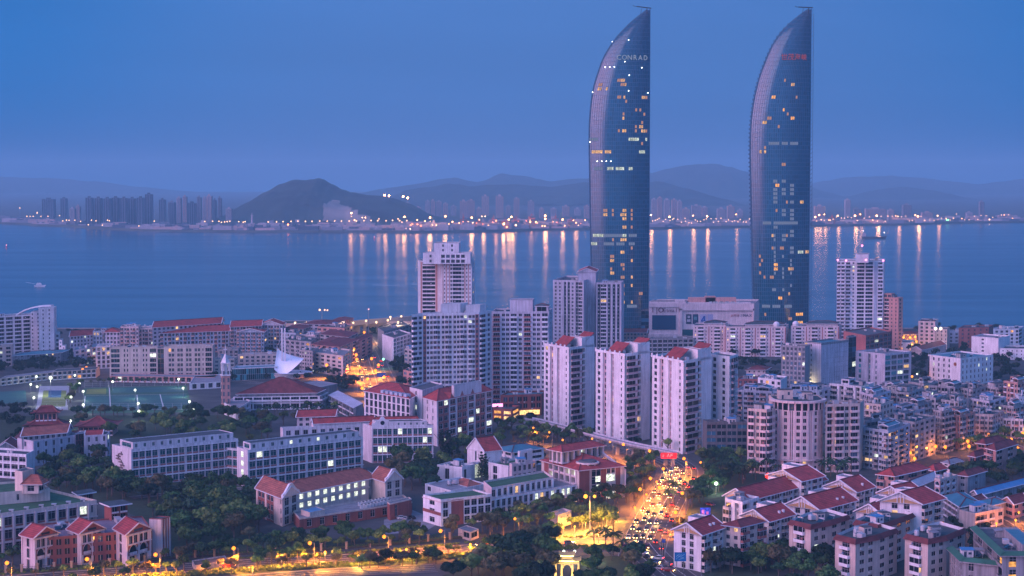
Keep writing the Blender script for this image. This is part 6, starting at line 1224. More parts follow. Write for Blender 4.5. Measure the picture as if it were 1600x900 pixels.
for a in [
  ('office_building', 'red brick office with white window bands behind the middle office block', 20, (1318, 519), (1353, 526), (1394, 519), 'P1', '(R1.3 P.1)*6', 'flat', 0, ROOFG, REDP, .02, 2),
  ('apartment_block', 'pale tower-like block with red cornice standing by the orange lit yard', 22, (1435, 503), (1461, 504), (1466, 500), '(P.4 W.8)*3 P.3', 'P1', 'flat', 0, TILE3, PINKW, .05, 2),
  ('apartment_block', 'beige block with two bright roof lamps right of the red corniced one', 16, (1461, 515), (1480, 516), (1484, 513), '(P.4 S.8)*3', 'P1', 'flat', 0, ROOFG, BEIGE, .05, 1),
  ('apartment_block', 'red brick block with stepped roof near the right edge by the sea', 16, (1498, 514), (1545, 513), (1552, 509), '(P.4 S.8)*5', 'P1', 'flat', 0, ROOFG, REDP, .03, 3),
  ('apartment_block', 'small blue-grey block low between the beige and the red brick ones', 9, (1482, 520), (1499, 520), (1502, 518), 'S1 S1', 'P1', 'flat', 0, ROOFTEAL, BLUEG, .1, 1),
  ('office_building', 'white curved-front villa block below the red brick block at right', 15, (1518, 527), (1560, 530), (1578, 526), 'P1 S.7 P1.5', 'P1', 'flat', 0, ROOFL, WHITE, .0, 2),
  ('apartment_block', 'white block with rooftop frames at the right edge near the sea', 18, (1552, 516), (1592, 515), (1600, 511), '(P.4 W.8)*5', 'M1', 'flat', 0, ROOFL, WHITE, .03, 4),
  ('office_building', 'long low white building at the right edge below the villa block', 8, (1562, 546), (1620, 547), (1628, 542), '(P.5 S.6)*8', 'P1', 'flat', 0, ROOFG, WHITE, .02, 2),
  ('restaurant', 'low white hall beside the orange lit yard', 6, (1392, 536), (1422, 537), (1428, 533), '(P.6 S.7)*3', 'P1', 'flat', 0, ROOFL, WHITE, .2, 1),
  ('restaurant', 'low red eaved restaurant with a row of amber lanterns in the lit yard', 6, (1409, 522), (1433, 522), (1437, 519), '(P.3 S.9)*4', 'P1', 'hip', 2, TILE3, SALMON, .9, 0),
  ('small_house', 'low red-roofed house between the wooded slope and the middle office', 6, (1424, 545), (1440, 547), (1478, 538), '(P.6 S.7)*5', 'P1', 'gable', 2.5, TILE3, PINKW, .05, 0),
  ('apartment_block', 'brick-red low block right behind the rightmost busway tower', 9, (1152, 594), (1183, 594), (1188, 590), '(P.4 W.8)*4', 'P1', 'flat', 0, ROOFTEAL, REDP, .03, 3),
  ('apartment_block', 'white two storey block with balcony behind the rightmost busway tower', 10, (1184, 592), (1220, 596), (1230, 590), '(P.4 W.8)*4', 'P1', 'flat', 0, ROOFL, WHITE, .03, 3),
  ('apartment_block', 'small dark red tiled roofs in the trees above the white two storey block', 6, (1166, 578), (1196, 578), (1204, 574), '(P.4 S.8)*4', 'P1', 'hip', 2.5, TILE3, PINKW, .03, 0),
]:
	nm, lb, H, L, M, Rr, s1, s2, rf, rh, rm, wm_, lt, cl_ = a
	block(nm, lb, nm.replace('_', ' '), H, L, M, Rr, s1, s2, fh=3.1, walls=(wm_, DKGREY, TRIM), roof=rf, rh=rh or 3, rm=rm, lit=lt, clut=cl_, litm=(LITO, LITC) if lt < .5 else (LITO, LITO))
# ---- round-fronted beige block with its wings
H = 34; p0, p1 = G(1211, 626, H), G(1288, 626, H); c = (p0 + p1) / 2 + Vector((0, 6)); rad = (p1 - p0).length / 2 * 1.02
_seed[0] += 1; b = Bld('apartment_building', 'pink-beige block with big rounded front and colonnaded top storey', 'apartment building', c + Vector((0, -rad)), None, (BEIGE, SALMON, PINKW), GL, .02, 77, False, .05)
n = 12; arc = [c + Vector((rad * math.cos(a), rad * math.sin(a))) for a in [math.pi + math.pi * i / n for i in range(n + 1)]]
for i in range(n):
	sp = 'P.4 W1.6 P.4' if i % 2 == 1 or i in (4, 6, 8) else 'P1 V.25 P.2 V.25 P1'
	b.facade(arc[i], arc[i + 1], z0=0, nf=9, fh=3.3, spec='P.35 W1.7 P.35' if i in (1, 3, 5, 6, 8, 10) else 'P.6 V.28 P.3 V.28 P.6', mw=2, ma=0)
	b.facade(arc[i], arc[i + 1], z0=29.7, nf=1, fh=H - 29.7, spec='P.1 G1 P.1', mw=2, ma=2)
	fr = Fr(arc[i], arc[i + 1], b.o); fr.box(b.tr, -.1, fr.L + .1, H - .6, H + .5, .01, 1.6, 0); fr.box(b.tr, -.05, fr.L + .05, 5.4, 6, .01, .8, 0); fr.box(b.tr, 0, .5, 29.7, H, .02, .5, 0)
back = [arc[-1], arc[-1] + Vector((0, 14)), arc[0] + Vector((0, 14)), arc[0]]
for i in range(3): b.facade(back[i], back[i + 1], z0=0, nf=1, fh=H, spec='P1')
FOOT.append(list(arc) + [back[1], back[2]]); pl = list(arc) + [back[1], back[2]]; b.flat(pl, H, .5, ROOFD)
b.hut(c + Vector((-6, 2)), 7, 5, H, 4.5, 0); b.hut(c + Vector((5, 4)), 5, 4, H, 3, 0); b.clutter([c + Vector((-12, -6)), c + Vector((12, -6)), c + Vector((12, 8)), c + Vector((-12, 8))], H, 5)
e = corners(30, [(1168, 641), (1198, 643), (1211, 640)]); vol(b, e, 0, 30, ['P.4 B1.6 P.3 W1 P.3 B1.6', 'B1 P.3', 'P1', 'P1'], 3.2); b.flat(e, 30, 1, ROOFG); b.clutter(e, 30, 4)
e = corners(32, [(1290, 635), (1344, 633), (1350, 628)]); vol(b, e, 0, 32, ['P.3 M1.3 P.3 B1.7 P.3 W1 P.2 B1.7 P.3', 'P1', 'P1', 'P1'], 3.2); b.flat(e, 32, 1, TILE3); b.clutter(e, 32, 4); b.done()
for (px, py) in ((1222, 744), (1248, 747)): pass
block('office_building', 'dark grey stone office with long window bands, left of the round-fronted block', 'office', 17, (1098, 658), (1104, 662), (1168, 662), 'P1', '(R2 P.1)*4', nf=5, walls=(DKGREY, DKGREY, GREYC), glass=GLB, lit=.02, clut=9, rm=ROOFG)
# ---- dense old quarter to the right of it
OLD = [
 # label, H, L, M, R, wall, roof mat, shed colour
 ('pale flat block directly behind the left wing of the round-fronted block', 22, (1150, 611), (1206, 614), (1216, 608), LILAC, ROOFL),
 ('long white-roofed block stepping up behind the round-fronted block', 24, (1208, 614), (1280, 612), (1312, 603), LILAC, ROOFL),
 ('white rooftop terrace block left of the bright twin lamps', 26, (1296, 601), (1346, 606), (1366, 600), WHITE2, ROOFL),
 ('white balcony block behind the right wing, bright lamp on its roof', 25, (1344, 614), (1364, 620), (1392, 612), LILAC, ROOFG),
 ('weathered grey block with sheds right of the bright rooftop lamps', 22, (1380, 612), (1420, 616), (1442, 608), OLDC, ROOFG),
 ('old block with small blue canopy roof in the middle of the dense quarter', 20, (1428, 620), (1462, 624), (1480, 618), OLDC, ROOFBLUE),
 ('grey mouldy block topped with greenery behind the blue canopy', 20, (1452, 604), (1492, 607), (1512, 601), GREYC, ROOFD),
 ('old block with many cages left of the tall lamp pole', 19, (1494, 606), (1520, 611), (1546, 604), OLDC, ROOFD),
 ('old balcony block right of the tall lamp pole', 19, (1534, 604), (1560, 608), (1586, 603), OLDC, ROOFG),
 ('brown slab block with small red sign near the right edge', 24, (1568, 597), (1590, 600), (1612, 596), SALMON, ROOFD),
 ('white balcony block cut by the right edge above the lit street', 20, (1586, 618), (1592, 622), (1620, 620), WHITE, ROOFL),
 ('dark old block with stepped sheds below the white office block', 17, (1420, 598), (1444, 602), (1470, 597), OLDC, ROOFD),
 ('long low old row under the white office block', 15, (1366, 604), (1398, 608), (1424, 602), GREYC, ROOFG),
 ('pale long block in the valley right of the round-fronted block', 18, (1370, 640), (1408, 650), (1446, 640), LILAC, ROOFL),
 ('grey block with open top frame right of the round-fronted block', 21, (1346, 656), (1352, 660), (1390, 654), GREYC, ROOFG),
 ('blue-grey balcony block with roof garden in front of the dense quarter', 19, (1344, 669), (1388, 676), (1422, 664), BLUEG, ROOFD),
 ('old green-stained block with roof garden just left of the lit trees', 19, (1388, 656), (1430, 662), (1462, 652), OLDC, ROOFD),
 ('slim grey stair block beside the tall lamp pole', 21, (1458, 642), (1472, 645), (1488, 641), OLDC, ROOFG),
 ('weathered pinkish block at the front of the dense quarter, centre right', 17, (1474, 648), (1500, 652), (1524, 646), SALMON, ROOFG),
 ('low old block with bright doorway behind the orange lit trees', 14, (1512, 648), (1552, 650), (1568, 644), OLDC, ROOFG),
 ('small white block glowing at street level behind the orange lit trees', 10, (1560, 655), (1598, 657), (1612, 652), WHITE2, ROOFL),
 ('grey cage-fronted block in the second row of the dense quarter', 20, (1404, 630), (1434, 634), (1456, 628), GREYC, ROOFG),
 ('dark cage-fronted block in the second row left of the lamp pole', 19, (1470, 626), (1498, 630), (1516, 624), OLDC, ROOFD),
 ('pale block in the second row right of the lamp pole', 19, (1516, 624), (1546, 629), (1572, 622), LILAC, ROOFG),
 ('wide weathered block between the two lamp masts, third row', 16, (1560, 634), (1584, 638), (1606, 632), OLDC, ROOFG),
 ('beige old block hemmed in behind the right wing', 24, (1352, 632), (1376, 634), (1396, 628), BEIGE, ROOFG),
]
for i, (lb, H, L, M, Rr, w_, r_) in enumerate(OLD):
	s1 = ('(E1.3 P.25 W.9)*3', '(M1.2 P.3 W.8 P.2)*2', '(E1.4 P.3 V.7 P.3)*2', '(W.9 P.3 E1.2)*3')[i % 4]; s2 = ('(E1.2 P.3 W.8 P.2)*2', '(W.9 P.3)*4', '(E1.3 P.2)*3')[i % 3]
	b = block('old_apartment_block', lb, 'apartment block', H, L, M, Rr, s1, s2, fh=2.9, walls=(w_, OLDC if i % 4 else SALMON, w_ if i % 3 else TRIM), rm=r_, lit=.045, clut=7, fin=False, ac=.4, litm=(LITW, LITC), par=.9)
	k = b.rng.uniform(.1, .5); Up(b, k, k + .25, .3, .8, H, H + 2.8, ('W1', 'W1'), 2.8, par=.4, rm=ROOFG)
	if i % 3 == 0: Up(b, .6, .9, .1, .6, H, H + 2.4, ('M1', 'P1'), 2.4, roof='gable', rh=.8, rm=(ROOFTEAL, ROOFBLUE, TILE3)[i % 3 if i % 2 else 1 - 1])
	b.done()
# ---- white apartments with red gabled roofs, lower right
def redroof(label, H, L, M, R_, rh=3.6, axis=1, rear=True, lit=.03, w=WHITE, sl='P1 T.7 P.4 T.7 P1', sr='(E1.5 P.3 W.9 P.2)*2', dorm=2, **kw):
	b = block('red_roofed_apartments', label, 'apartment block', H, L, M, R_, sl, sr, nf=max(3, round(H / 2.9)), walls=(w, BEIGE, TRIM), roof='gable', rh=rh, ov=1.0, rm=TILE, axis=axis, lit=lit, fin=False, indiv=True, ac=.2, **kw)
	fr = Fr(b.q[1], b.q[2], b.o)
	for k in range(dorm):      # little white roof vents
		u = fr.L * (.62 + .16 * k); p = Vector(fr(u, 0, -2.2)); b.tr.cyl((p.x, p.y), .55, H + .6, H + 2.2, 8, 0)
	# open gable screen with a beige board under it
	fa = Fr(b.q[0], b.q[1], b.o); L_ = fa.L; g = MB(); g.tri(fa(L_ * .04, H - .02, .25), fa(L_ * .96, H - .02, .25), fa(L_ * .5, H + rh * .5, .25), 0); g.build('gable_board', mat('ochre_board', (.40, .24, .11), var=.1), b.root)
	for u in (.42, .5, .58): fa.box(b.tr, L_ * u - .12, L_ * u + .12, H, H + rh - abs(u - .5) * rh * 1.9, .3, .5, 0)
	if rear: Up(b, .05, .5, .55, .95, H, H + 3.2, par=.5, rm=ROOFL)
	b.done(); return b
redroof('nearest left red-roofed white flats by the blue advertising board', 13.5, (1053, 828), (1096, 836), (1131, 824), rear=True, dorm=2)
redroof('long red-roofed white flats at the top left of the group, behind the others', 14, (1133, 775), (1170, 782), (1290, 750), rh=4, dorm=0, sr='(E1.3 P.3 W.9 P.2)*7')
redroof('red-roofed flats with twin roof vents second in the left file', 13.5, (1158, 806), (1201, 815), (1240, 804), dorm=2)
redroof('wide red roof with twin vents in the middle of the group', 14, (1228, 789), (1280, 797), (1337, 782), rh=4.4, dorm=2, sr='(E1.5 P.3 W.9 P.2)*3')
redroof('red roof with one vent behind the wide twin-vent one', 14, (1289, 760), (1338, 769), (1365, 761), rh=4, dorm=1)
redroof('red roof in front of the tall stepped white flats, right of centre', 13.5, (1338, 799), (1380, 806), (1413, 792), rh=3.8, dorm=1)
b = redroof('tallest stepped white flats with broken red roof at the right of the group', 19, (1375, 783), (1440, 788), (1474, 779), rh=4.2, dorm=0, sr='E1.6 P.3 V.6 E1.6 P.3')
b = block('white_terrace_house', 'white stepped flats with balcony terraces above the blue advertising board', 'apartment block', 15, (1133, 782), (1160, 788), (1186, 780), 'E1 P.5 V.6 P.6', 'M1.2 P.3 W1', nf=5, walls=(WHITE, BEIGE, TRIM), rm=ROOFL, indiv=True, clut=2)
for lb, H, L, M, Rr, w_ in (('white rooftop block with dormer behind the long red roof, by the palms', 17, (1200, 742), (1252, 752), (1286, 744), WHITE), ('white flats with slanting roof screen left of the tallest stepped flats', 17, (1374, 770), (1412, 775), (1440, 768), WHITE)):
	redroof(lb, H, L, M, Rr, rh=3.4, dorm=0)
# ---- flats with flat roofs and slanted red edges, chamfered corners
def redrim(label, H, P, lit=.03, w=BEIGE):
	"""P: four roof line points left to right; two chamfer the front corner"""
	q = [G(x, y, H) for x, y in P]; bk = q[3] + (q[0] - q[1]) * 1.0; q2 = q[0] + (q[3] - q[2]) * .8 + Vector((2, 8)); pts = q + [q[3] + Vector((-6, 13)), q[0] + Vector((9, 15))]
	_seed[0] += 1; b = Bld('rimmed_apartments', label, 'apartment block', q[1], 'flats with slanted red roof edges', (w, TILE3, TRIM), GL, lit, _seed[0], True, .35, (LITW, LITC)); nf = max(4, round(H / 2.9))
	sp = ['P.5 E1.3 P.5 E1.3 P.4', 'P.8 W1.3 P.6', 'W1 P.3 W1 P.3', 'P.3 E1.4 P.3 W1 P.3', 'P1', 'P1']
	sp = ['P1.2 B1.7 P1', 'P.5 W1 P.3 W1 P.4', 'P.4 W1 P.4 W1 P.4', 'P1', 'P1', 'P1']
	FOOT.append(pts)
	for i in range(6): b.facade(pts[i], pts[(i + 1) % 6], z0=0, nf=nf if i < 3 else 1, fh=H / nf if i < 3 else H, spec=sp[i])
	c = sum(pts, Vector((0, 0))) / 6; mb = MB(); out = [p + (p - c).normalized() * 1.1 - b.o for p in pts]; inn = [p - (p - c).normalized() * .6 - b.o for p in pts]
	for i in range(6):
		j = (i + 1) % 6; mb.quad((*out[i], H - .5), (*out[j], H - .5), (*inn[j], H + 1.2), (*inn[i], H + 1.2), 0); mb.quad((*inn[j], H + 1.2), (*inn[i], H + 1.2), (*inn[i], H), (*inn[j], H), 1); mb.quad((*out[j], H - .5), (*out[i], H - .5), ((pts[i] - b.o).x, (pts[i] - b.o).y, H - .6), ((pts[j] - b.o).x, (pts[j] - b.o).y, H - .6), 1)
	mb.build('slanted_roof_edge', [TILE3, TRIM], b.root)
	mb = MB(); mb.poly([(*p, H + .02) for p in inn]); mb.build('roof', ROOFD, b.root); b.clutter([pts[0], pts[1], pts[3], pts[5]], H, 5)
	b.hut(c, 3.4, 3, H, 2.6, .4); b.done(); return b
redrim('flats with slanted red roof edge in front of the wide twin-vent red roof', 15, [(1233, 817), (1267, 825), (1295, 819), (1327, 809)])
redrim('second from left of the flats with slanted red roof edges, nearest the bottom', 15, [(1305, 840), (1337, 848), (1370, 841), (1402, 830)])
redrim('flats with slanted red roof edge tucked behind the two front ones', 15, [(1335, 817), (1372, 825), (1396, 818), (1428, 806)])
redrim('flats with slanted red roof edge at the bottom, left of the green-roofed tiled building', 15, [(1414, 839), (1450, 848), (1479, 842), (1508, 830)])
b = block('old_flats', 'beige and teal flats with dark red edged roof right of the nearest red-roofed flats', 'apartment block', 14.5, (1130, 820), (1157, 824), (1194, 815), 'P.4 W1 P.5 W1 P.4', 'E1.2 P.3 W1 P.3 E1.2', nf=5, walls=(BEIGE, REDP, BLUEG), roof='hip', rh=1.8, rm=TILE3, lit=.05, indiv=True)
# ---- green roofed tiled building, bottom right corner
b = block('tiled_building', 'grey tiled building with stepped green-edged flat roofs in the bottom right corner', 'building', 12, (1484, 858), (1504, 877), (1560, 883), '(T1 P.25)*6', 'P.6 W1 P3', nf=3, walls=(GREYC, DKGREY, GREYC), rm=ROOFGREEN, par=.5, indiv=True, fin=False, lit=0)
fr = Fr(b.q[0], b.q[1], b.o); e = corners(17, [(1521, 826), (1566, 868), (1640, 868)]); vol(b, e, 0, 17, ['M3 P.2 M3 P.2 M3', 'P.6 W1 P1.2 W1 P1', 'P1', 'P1'], nf=4); b.lit = 0; b.flat(e, 17, .5, ROOFG)
for z, q_ in ((12, b.q), (17, e)):
	for i in range(2):
		f_ = Fr(q_[i], q_[i + 1], b.o); f_.box(b.tr, -1, f_.L + 1, z - .3, z + .15, .01, 1.0, 0); g_ = MB(); g_.quad(f_(-1, z + .16, 1.2), f_(f_.L + 1, z + .16, 1.2), f_(f_.L, z + 1.3, -.9), f_(0, z + 1.3, -.9)); g_.build('green_roof_edge', mat('green_tile', (.03, .13, .08), var=.2), b.root)
i_ = cut(e, .1, .9, .1, .9); vol(b, cut(e, .35, .95, .45, .8), 17, 20, ['P1'] * 4); b.flat(cut(e, .35, .95, .45, .8), 20, .2, ROOFTEAL); b.clutter(i_, 17, 8); b.clutter(b.q, 12, 3)
l_ = MB(); f_ = Fr(e[0], e[1], b.o)
for u in (.55, .8): f_.box(l_, f_.L * u, f_.L * u + 2.2, 12.6, 14.6, -1.4, -1.3)
f_ = Fr(e[1], e[2], b.o)
for z in (4.6, 8.9, 13.2): f_.box(l_, 2.2, 4.6, z, z + 1.7, -.1, .02)
l_.build('lit_window', LITO, b.root); b.done()
# ---- villas and sheds right of the red-roofed group
for a in [
 ('brick_villa', 'brick villa with white balconies and broken red roof beyond the red-roofed flats', 9, (1371, 741), (1398, 744), (1450, 732), 'E1 P.3 W1', 'P.4 W1 P.3 E1.4 P.3 W1', 'hip', 3, TILE, SALMON, .03),
 ('pavilion', 'small octagon-like red-roofed pavilion house right of the brick villa', 5, (1447, 733), (1462, 736), (1479, 732), '(T1 P.2)*2', '(T1 P.2)*2', 'hip', 2.6, TILE, SALMON, .1),
 ('shed', 'long shed with pale ridged roof slanting across behind the tallest white flats', 7, (1413, 757), (1424, 764), (1464, 748), 'P1', 'P1 S1 P1', 'gable', 2.4, mat('pale_shed_roof', (.42, .44, .50), var=.2, vscale=.3), OLDC, 0),
 ('arched_villa', 'old beige villa with arched loggia and flat dark roof', 9, (1460, 750), (1469, 752), (1496, 745), 'K1', '(K1 P.15)*3', 'flat', 0, ROOFD, BEIGE, .1),
 ('old_house', 'green-walled old house with low red roof among the trees, right', 9, (1496, 742), (1512, 744), (1540, 736), 'S1', 'P1 S1 P1', 'hip', 2, TILE3, GREYC, 0),
 ('shed', 'very long low shed with bright blue roof near the right edge', 4, (1518, 770), (1528, 774), (1606, 754), 'P1', '(P1 S1)*6', 'gable', 1.8, ROOFBLUE, GREYC, 0),
 ('shed', 'dark ribbed shed roof on posts right of the tallest white flats', 8, (1474, 775), (1500, 792), (1532, 786), '(M1 P.1)*4', '(M1 P.1)*4', 'hip', 2, ROOFTEAL, GREYC, 0),
 ('old_house', 'white-roofed terrace house with potted plants and lit doorway, right', 6, (1499, 800), (1524, 806), (1568, 797), 'P1', 'M2 P.3 M1 P.4 W1', 'flat', 0, ROOFL, BEIGE, .4),
 ('old_house', 'brown house with two red gables at the right edge', 6, (1566, 782), (1584, 788), (1606, 782), 'W1', 'W1 P.3 W1', 'gable', 2.4, TILE3, SALMON, .1),
 ('brick_villa', 'brick house with white balcony boxes by the orange lamps, right', 12, (1541, 700), (1556, 704), (1589, 694), 'E1 P.3', 'W1 P.4 W1 P.3', 'hip', 2.6, TILE3, SALMON, .06),
 ('old_house', 'dark red house behind the lit trees near the right edge', 9, (1526, 692), (1540, 694), (1570, 688), 'W1', 'W1 W1 W1', 'hip', 2.4, TILE3, REDP, .05),
 ('old_house', 'small brick lane house left of the brick villa with white balcony boxes', 7, (1514, 712), (1524, 714), (1542, 709), 'W1', 'W1 W1', 'hip', 2.2, TILE3, REDP, .05),
 ('old_house', 'small house with pale roof in the trees above the green-walled house', 5, (1472, 722), (1484, 725), (1504, 720), 'S1', 'S1 S1', 'hip', 1.6, ROOFL, WHITE, .1),
 ('old_house', 'low house with teal roof beneath the brick house with balcony boxes', 5, (1536, 716), (1548, 719), (1576, 712), 'S1', 'S1 S1 S1', 'hip', 1.8, ROOFTEAL, OLDC, .1),
 ('old_house', 'red-tiled lane house below the very long blue shed roof', 5, (1500, 784), (1522, 790), (1544, 782), 'W1 S1', 'S1', 'gable', 2, TILE3, SALMON, .1),
 ('old_house', 'pale lean-to with satellite dish behind the dark ribbed shed', 6, (1532, 782), (1548, 790), (1572, 784), 'S1', 'S1 P1', 'hip', 1.4, ROOFTEAL, OLDC, 0),
]:
	nm, lb, H, L, M, Rr, s1, s2, rf, rh, rm, wm_, lt = a
	block(nm, lb, 'house' if 'shed' != nm else 'shed', H, L, M, Rr, s1, s2, fh=3.0, walls=(wm_, SALMON, TRIM), roof=rf, rh=rh or 3, rm=rm, lit=lt, clut=(4 if rf == 'flat' else 0), litm=(LITO, LITO), indiv=True)
# ---- old flats between the long road and the sea, centre left
MID = [
 ('beige block beside the orange street, lit shop fronts at its foot', 14, (492, 552), (536, 558), (548, 548), BEIGE, ROOFL), ('long weathered block behind the beige one beside the orange street', 16, (486, 538), (530, 542), (560, 530), SALMON, TILE3),
 ('grey old block right of the white sail canopy', 16, (468, 548), (488, 550), (498, 544), OLDC, ROOFG), ('dark flat block with white lamp above the sail canopy', 15, (446, 532), (486, 536), (496, 528), GREYC, ROOFD),
 ('weathered block in the third row left of the orange street', 17, (500, 522), (544, 527), (560, 519), OLDC, TILE3), ('pinkish block in the fourth row left of the orange street', 18, (496, 512), (538, 514), (552, 508), SALMON, ROOFG),
 ('long grey block with red ridge behind the pinkish one', 19, (472, 506), (520, 507), (538, 501), LILAC, TILE3), ('grey flats between the red-roofed row and the orange street', 18, (444, 513), (474, 514), (486, 509), OLDC, TILE3),
 ('pale block with lit terrace among the flats left of the orange street', 14, (468, 524), (492, 525), (502, 520), PINKW, ROOFL), ('teal tinged block behind the white sail canopy', 16, (440, 521), (462, 522), (470, 517), BLUEG, ROOFG),
 ('slanting long block nearest the orange street on its left', 14, (548, 532), (556, 536), (582, 524), SALMON, TILE3), ('small block at the coast end of the orange street', 15, (520, 500), (542, 501), (552, 497), REDP, TILE3),
]
for i, (lb, H, L, M, Rr, w_, r_) in enumerate(MID):
	block('old_apartment_block', lb, 'apartment block', H, L, M, Rr, '(W.9 P.3)*5', '(W.9 P.3)*3', fh=2.9, walls=(w_, REDP, w_), rm=r_, roof='hip' if r_ is TILE3 else 'flat', rh=1.6, lit=.06, clut=5 if r_ is not TILE3 else 0, litm=(LITO, LITC))
RGT = [('white-ended slanting block right of the orange street, blue windows', 18, (597, 524), (615, 530), (642, 522), WHITE, ROOFD, 'P1', '(M1 P.3)*5'), ('long dark slanting block behind the white-ended one', 15, (590, 514), (600, 520), (640, 508), GREYC, ROOFG, 'P1', '(M1 P.2)*8'),
	   ('old grey block wedged behind the broad white tower', 15, (632, 546), (645, 548), (650, 544), OLDC, ROOFG, '(W1 P.3)*2', 'P1'), ('brown block low against the left edge of the broad white tower', 9, (630, 580), (646, 583), (652, 580), SALMON, ROOFG, '(W1 P.3)*2', 'P1')]
for lb, H, L, M, Rr, w_, r_, s1, s2 in RGT: block('old_apartment_block', lb, 'apartment block', H, L, M, Rr, s1, s2, fh=3, walls=(w_, DKGREY, w_), glass=GLB, rm=r_, lit=.06, clut=3, litm=(LITO, LITC))
# ================================================================== STREETS
ASPH = mat('asphalt', (.050, .046, .044), .7, var=.25, vscale=.3); PAVE = mat('pavement_slabs', (.10, .085, .075), .85, var=.25, vscale=.6); KERB = mat('kerb_stone', (.34, .32, .30), .8, var=.15); MARK = mat('road_paint', (.62, .60, .55), .7, var=.15, vscale=1.0); LAWN = mat('lawn', (.022, .045, .018), 1, var=.5, vscale=.4); YKERB = mat('yellow_kerb', (.5, .36, .08), .7, var=.1); PLAZA = mat('plaza_paving', (.13, .105, .085), .85, var=.3, vscale=.5)
ROADS = []
def off(pts, d):
	o_ = []
	for i, p in enumerate(pts):
		a = pts[max(0, i - 1)]; c = pts[min(len(pts) - 1, i + 1)]; e = (c - a).normalized(); o_.append(p + Vector((e.y, -e.x)) * d)
	return o_
def strip(name, A, B, z, m, h=0):
	mb = MB()
	for i in range(len(A) - 1):
		a, b_, c, d = A[i], A[i + 1], B[i + 1], B[i]; P = [a, b_, c, d]
		if h: mb.hexa([(*p, z) for p in P] + [(*p, z + h) for p in P])
		else: mb.quad(*[(*p, z) for p in P])
	if h == 0: mb.f = [tuple(f) for f in mb.f]
	o = mb.build(name, m); o['kind'] = 'structure'; return o
def catmull(P, n=8):
	out_ = []
	for i in range(len(P) - 1):
		p0, p1, p2, p3 = P[max(0, i - 1)], P[i], P[i + 1], P[min(len(P) - 1, i + 2)]
		for k in range(n):
			t_ = k / n; out_.append(.5 * ((2 * p1) + (p2 - p0) * t_ + (2 * p0 - 5 * p1 + 4 * p2 - p3) * t_ ** 2 + (3 * p1 - p0 - 3 * p2 + p3) * t_ ** 3))
	return out_ + [P[-1]]
def road(name, pix, w, lanes=2, z=.02, walk=3.0, median=False):
	P = catmull([G(x, y) for x, y in pix]); ROADS.append((P, w / 2 + walk)); L, R_ = off(P, w / 2), off(P, -w / 2)
	strip(name, R_, L, z, ASPH)
	if walk:
		for s_ in (1, -1):
			A_, B_, C_ = off(P, s_ * w / 2), off(P, s_ * (w / 2 + .25)), off(P, s_ * (w / 2 + walk))
			if s_ > 0: A_, B_, C_ = A_, B_, C_
			strip('kerb', B_ if s_ > 0 else A_, A_ if s_ > 0 else B_, z - .01, KERB, .14); strip('pavement', C_ if s_ > 0 else B_, B_ if s_ > 0 else C_, z - .01, PAVE, .11)
	mk = MB()
	for l in range(1, lanes):
		u = -w / 2 + w * l / lanes; Q = off(P, u); mid = (lanes % 2 == 0 and l == lanes // 2); acc = 0
		for i in range(len(Q) - 1):
			a, b_ = Q[i], Q[i + 1]; d = (b_ - a); Ls = d.length; d.normalize(); n_ = Vector((d.y, -d.x)) * (.12 if not mid else .14); t_ = 0
			while t_ < Ls:
				e_ = min(Ls, t_ + (3 if not mid else Ls)); p, q = a + d * t_, a + d * e_
				mk.quad((*(p - n_), z + .004), (*(p + n_), z + .004), (*(q + n_), z + .004), (*(q - n_), z + .004)); t_ += (7 if not mid else Ls + 1)
	if mk.f: o = mk.build('lane_markings', MARK); o['kind'] = 'structure'
	return P
main_p = road('main_road', [(1002, 870), (1010, 842), (1030, 800), (1050, 765), (1062, 742), (1055, 726), (1020, 712), (960, 698), (900, 684), (850, 672), (800, 664)], 17, 6)
south_p = road('south_road', [(1000, 848), (1016, 868), (1040, 888), (1075, 915)], 14, 4, z=.028)
low_p = road('orange_lit_road', [(-60, 912), (100, 900), (250, 890), (400, 880), (550, 872), (700, 860), (800, 852), (880, 848), (990, 846)], 13, 4, z=.036, walk=2.5)
low2 = road('lower_road', [(100, 930), (300, 912), (450, 900), (560, 893), (680, 888)], 12, 4, z=.03, walk=1.5)
str_p = road('orange_street', [(590, 612), (588, 596), (580, 575), (574, 556), (566, 540), (556, 526), (543, 514)], 26, 6, walk=3)
lane_p = road('lane', [(1600, 705), (1560, 690), (1500, 694), (1450, 702), (1400, 712)], 8, 2, z=.03, walk=1.2)
lane2 = road('lane', [(1540, 800), (1570, 812), (1590, 825), (1620, 850)], 8, 2, z=.03, walk=1.2)
camp = road('campus_road', [(205, 778), (260, 772), (320, 767), (372, 764), (440, 768)], 5, 1, z=.03, walk=1)
camp2 = road('campus_road', [(0, 600), (120, 596), (340, 594), (420, 600), (560, 600)], 9, 2, z=.03, walk=1)
def poly(name, pix, z, m): return sheet(name, [G(x, y) for x, y in pix], z, m)
poly('lawn', [(60, 912), (250, 898), (450, 886), (700, 868), (700, 878), (450, 893), (250, 905), (60, 925)], .016, LAWN); poly('plaza', [(860, 872), (985, 862), (975, 832), (945, 824), (870, 832)], .045, PLAZA); poly('forecourt', [(600, 835), (665, 830), (690, 815), (640, 795), (600, 812)], .015, ROOFL)
poly('lawn', [(60, 760), (175, 745), (400, 762), (400, 838), (650, 845), (690, 830), (690, 848), (270, 872), (268, 830), (150, 780)], .012, LAWN); poly('lawn', [(690, 900), (800, 862), (862, 868), (868, 920), (690, 930)], .012, LAWN); poly('lawn', [(905, 920), (905, 872), (985, 866), (1030, 920)], .012, LAWN)
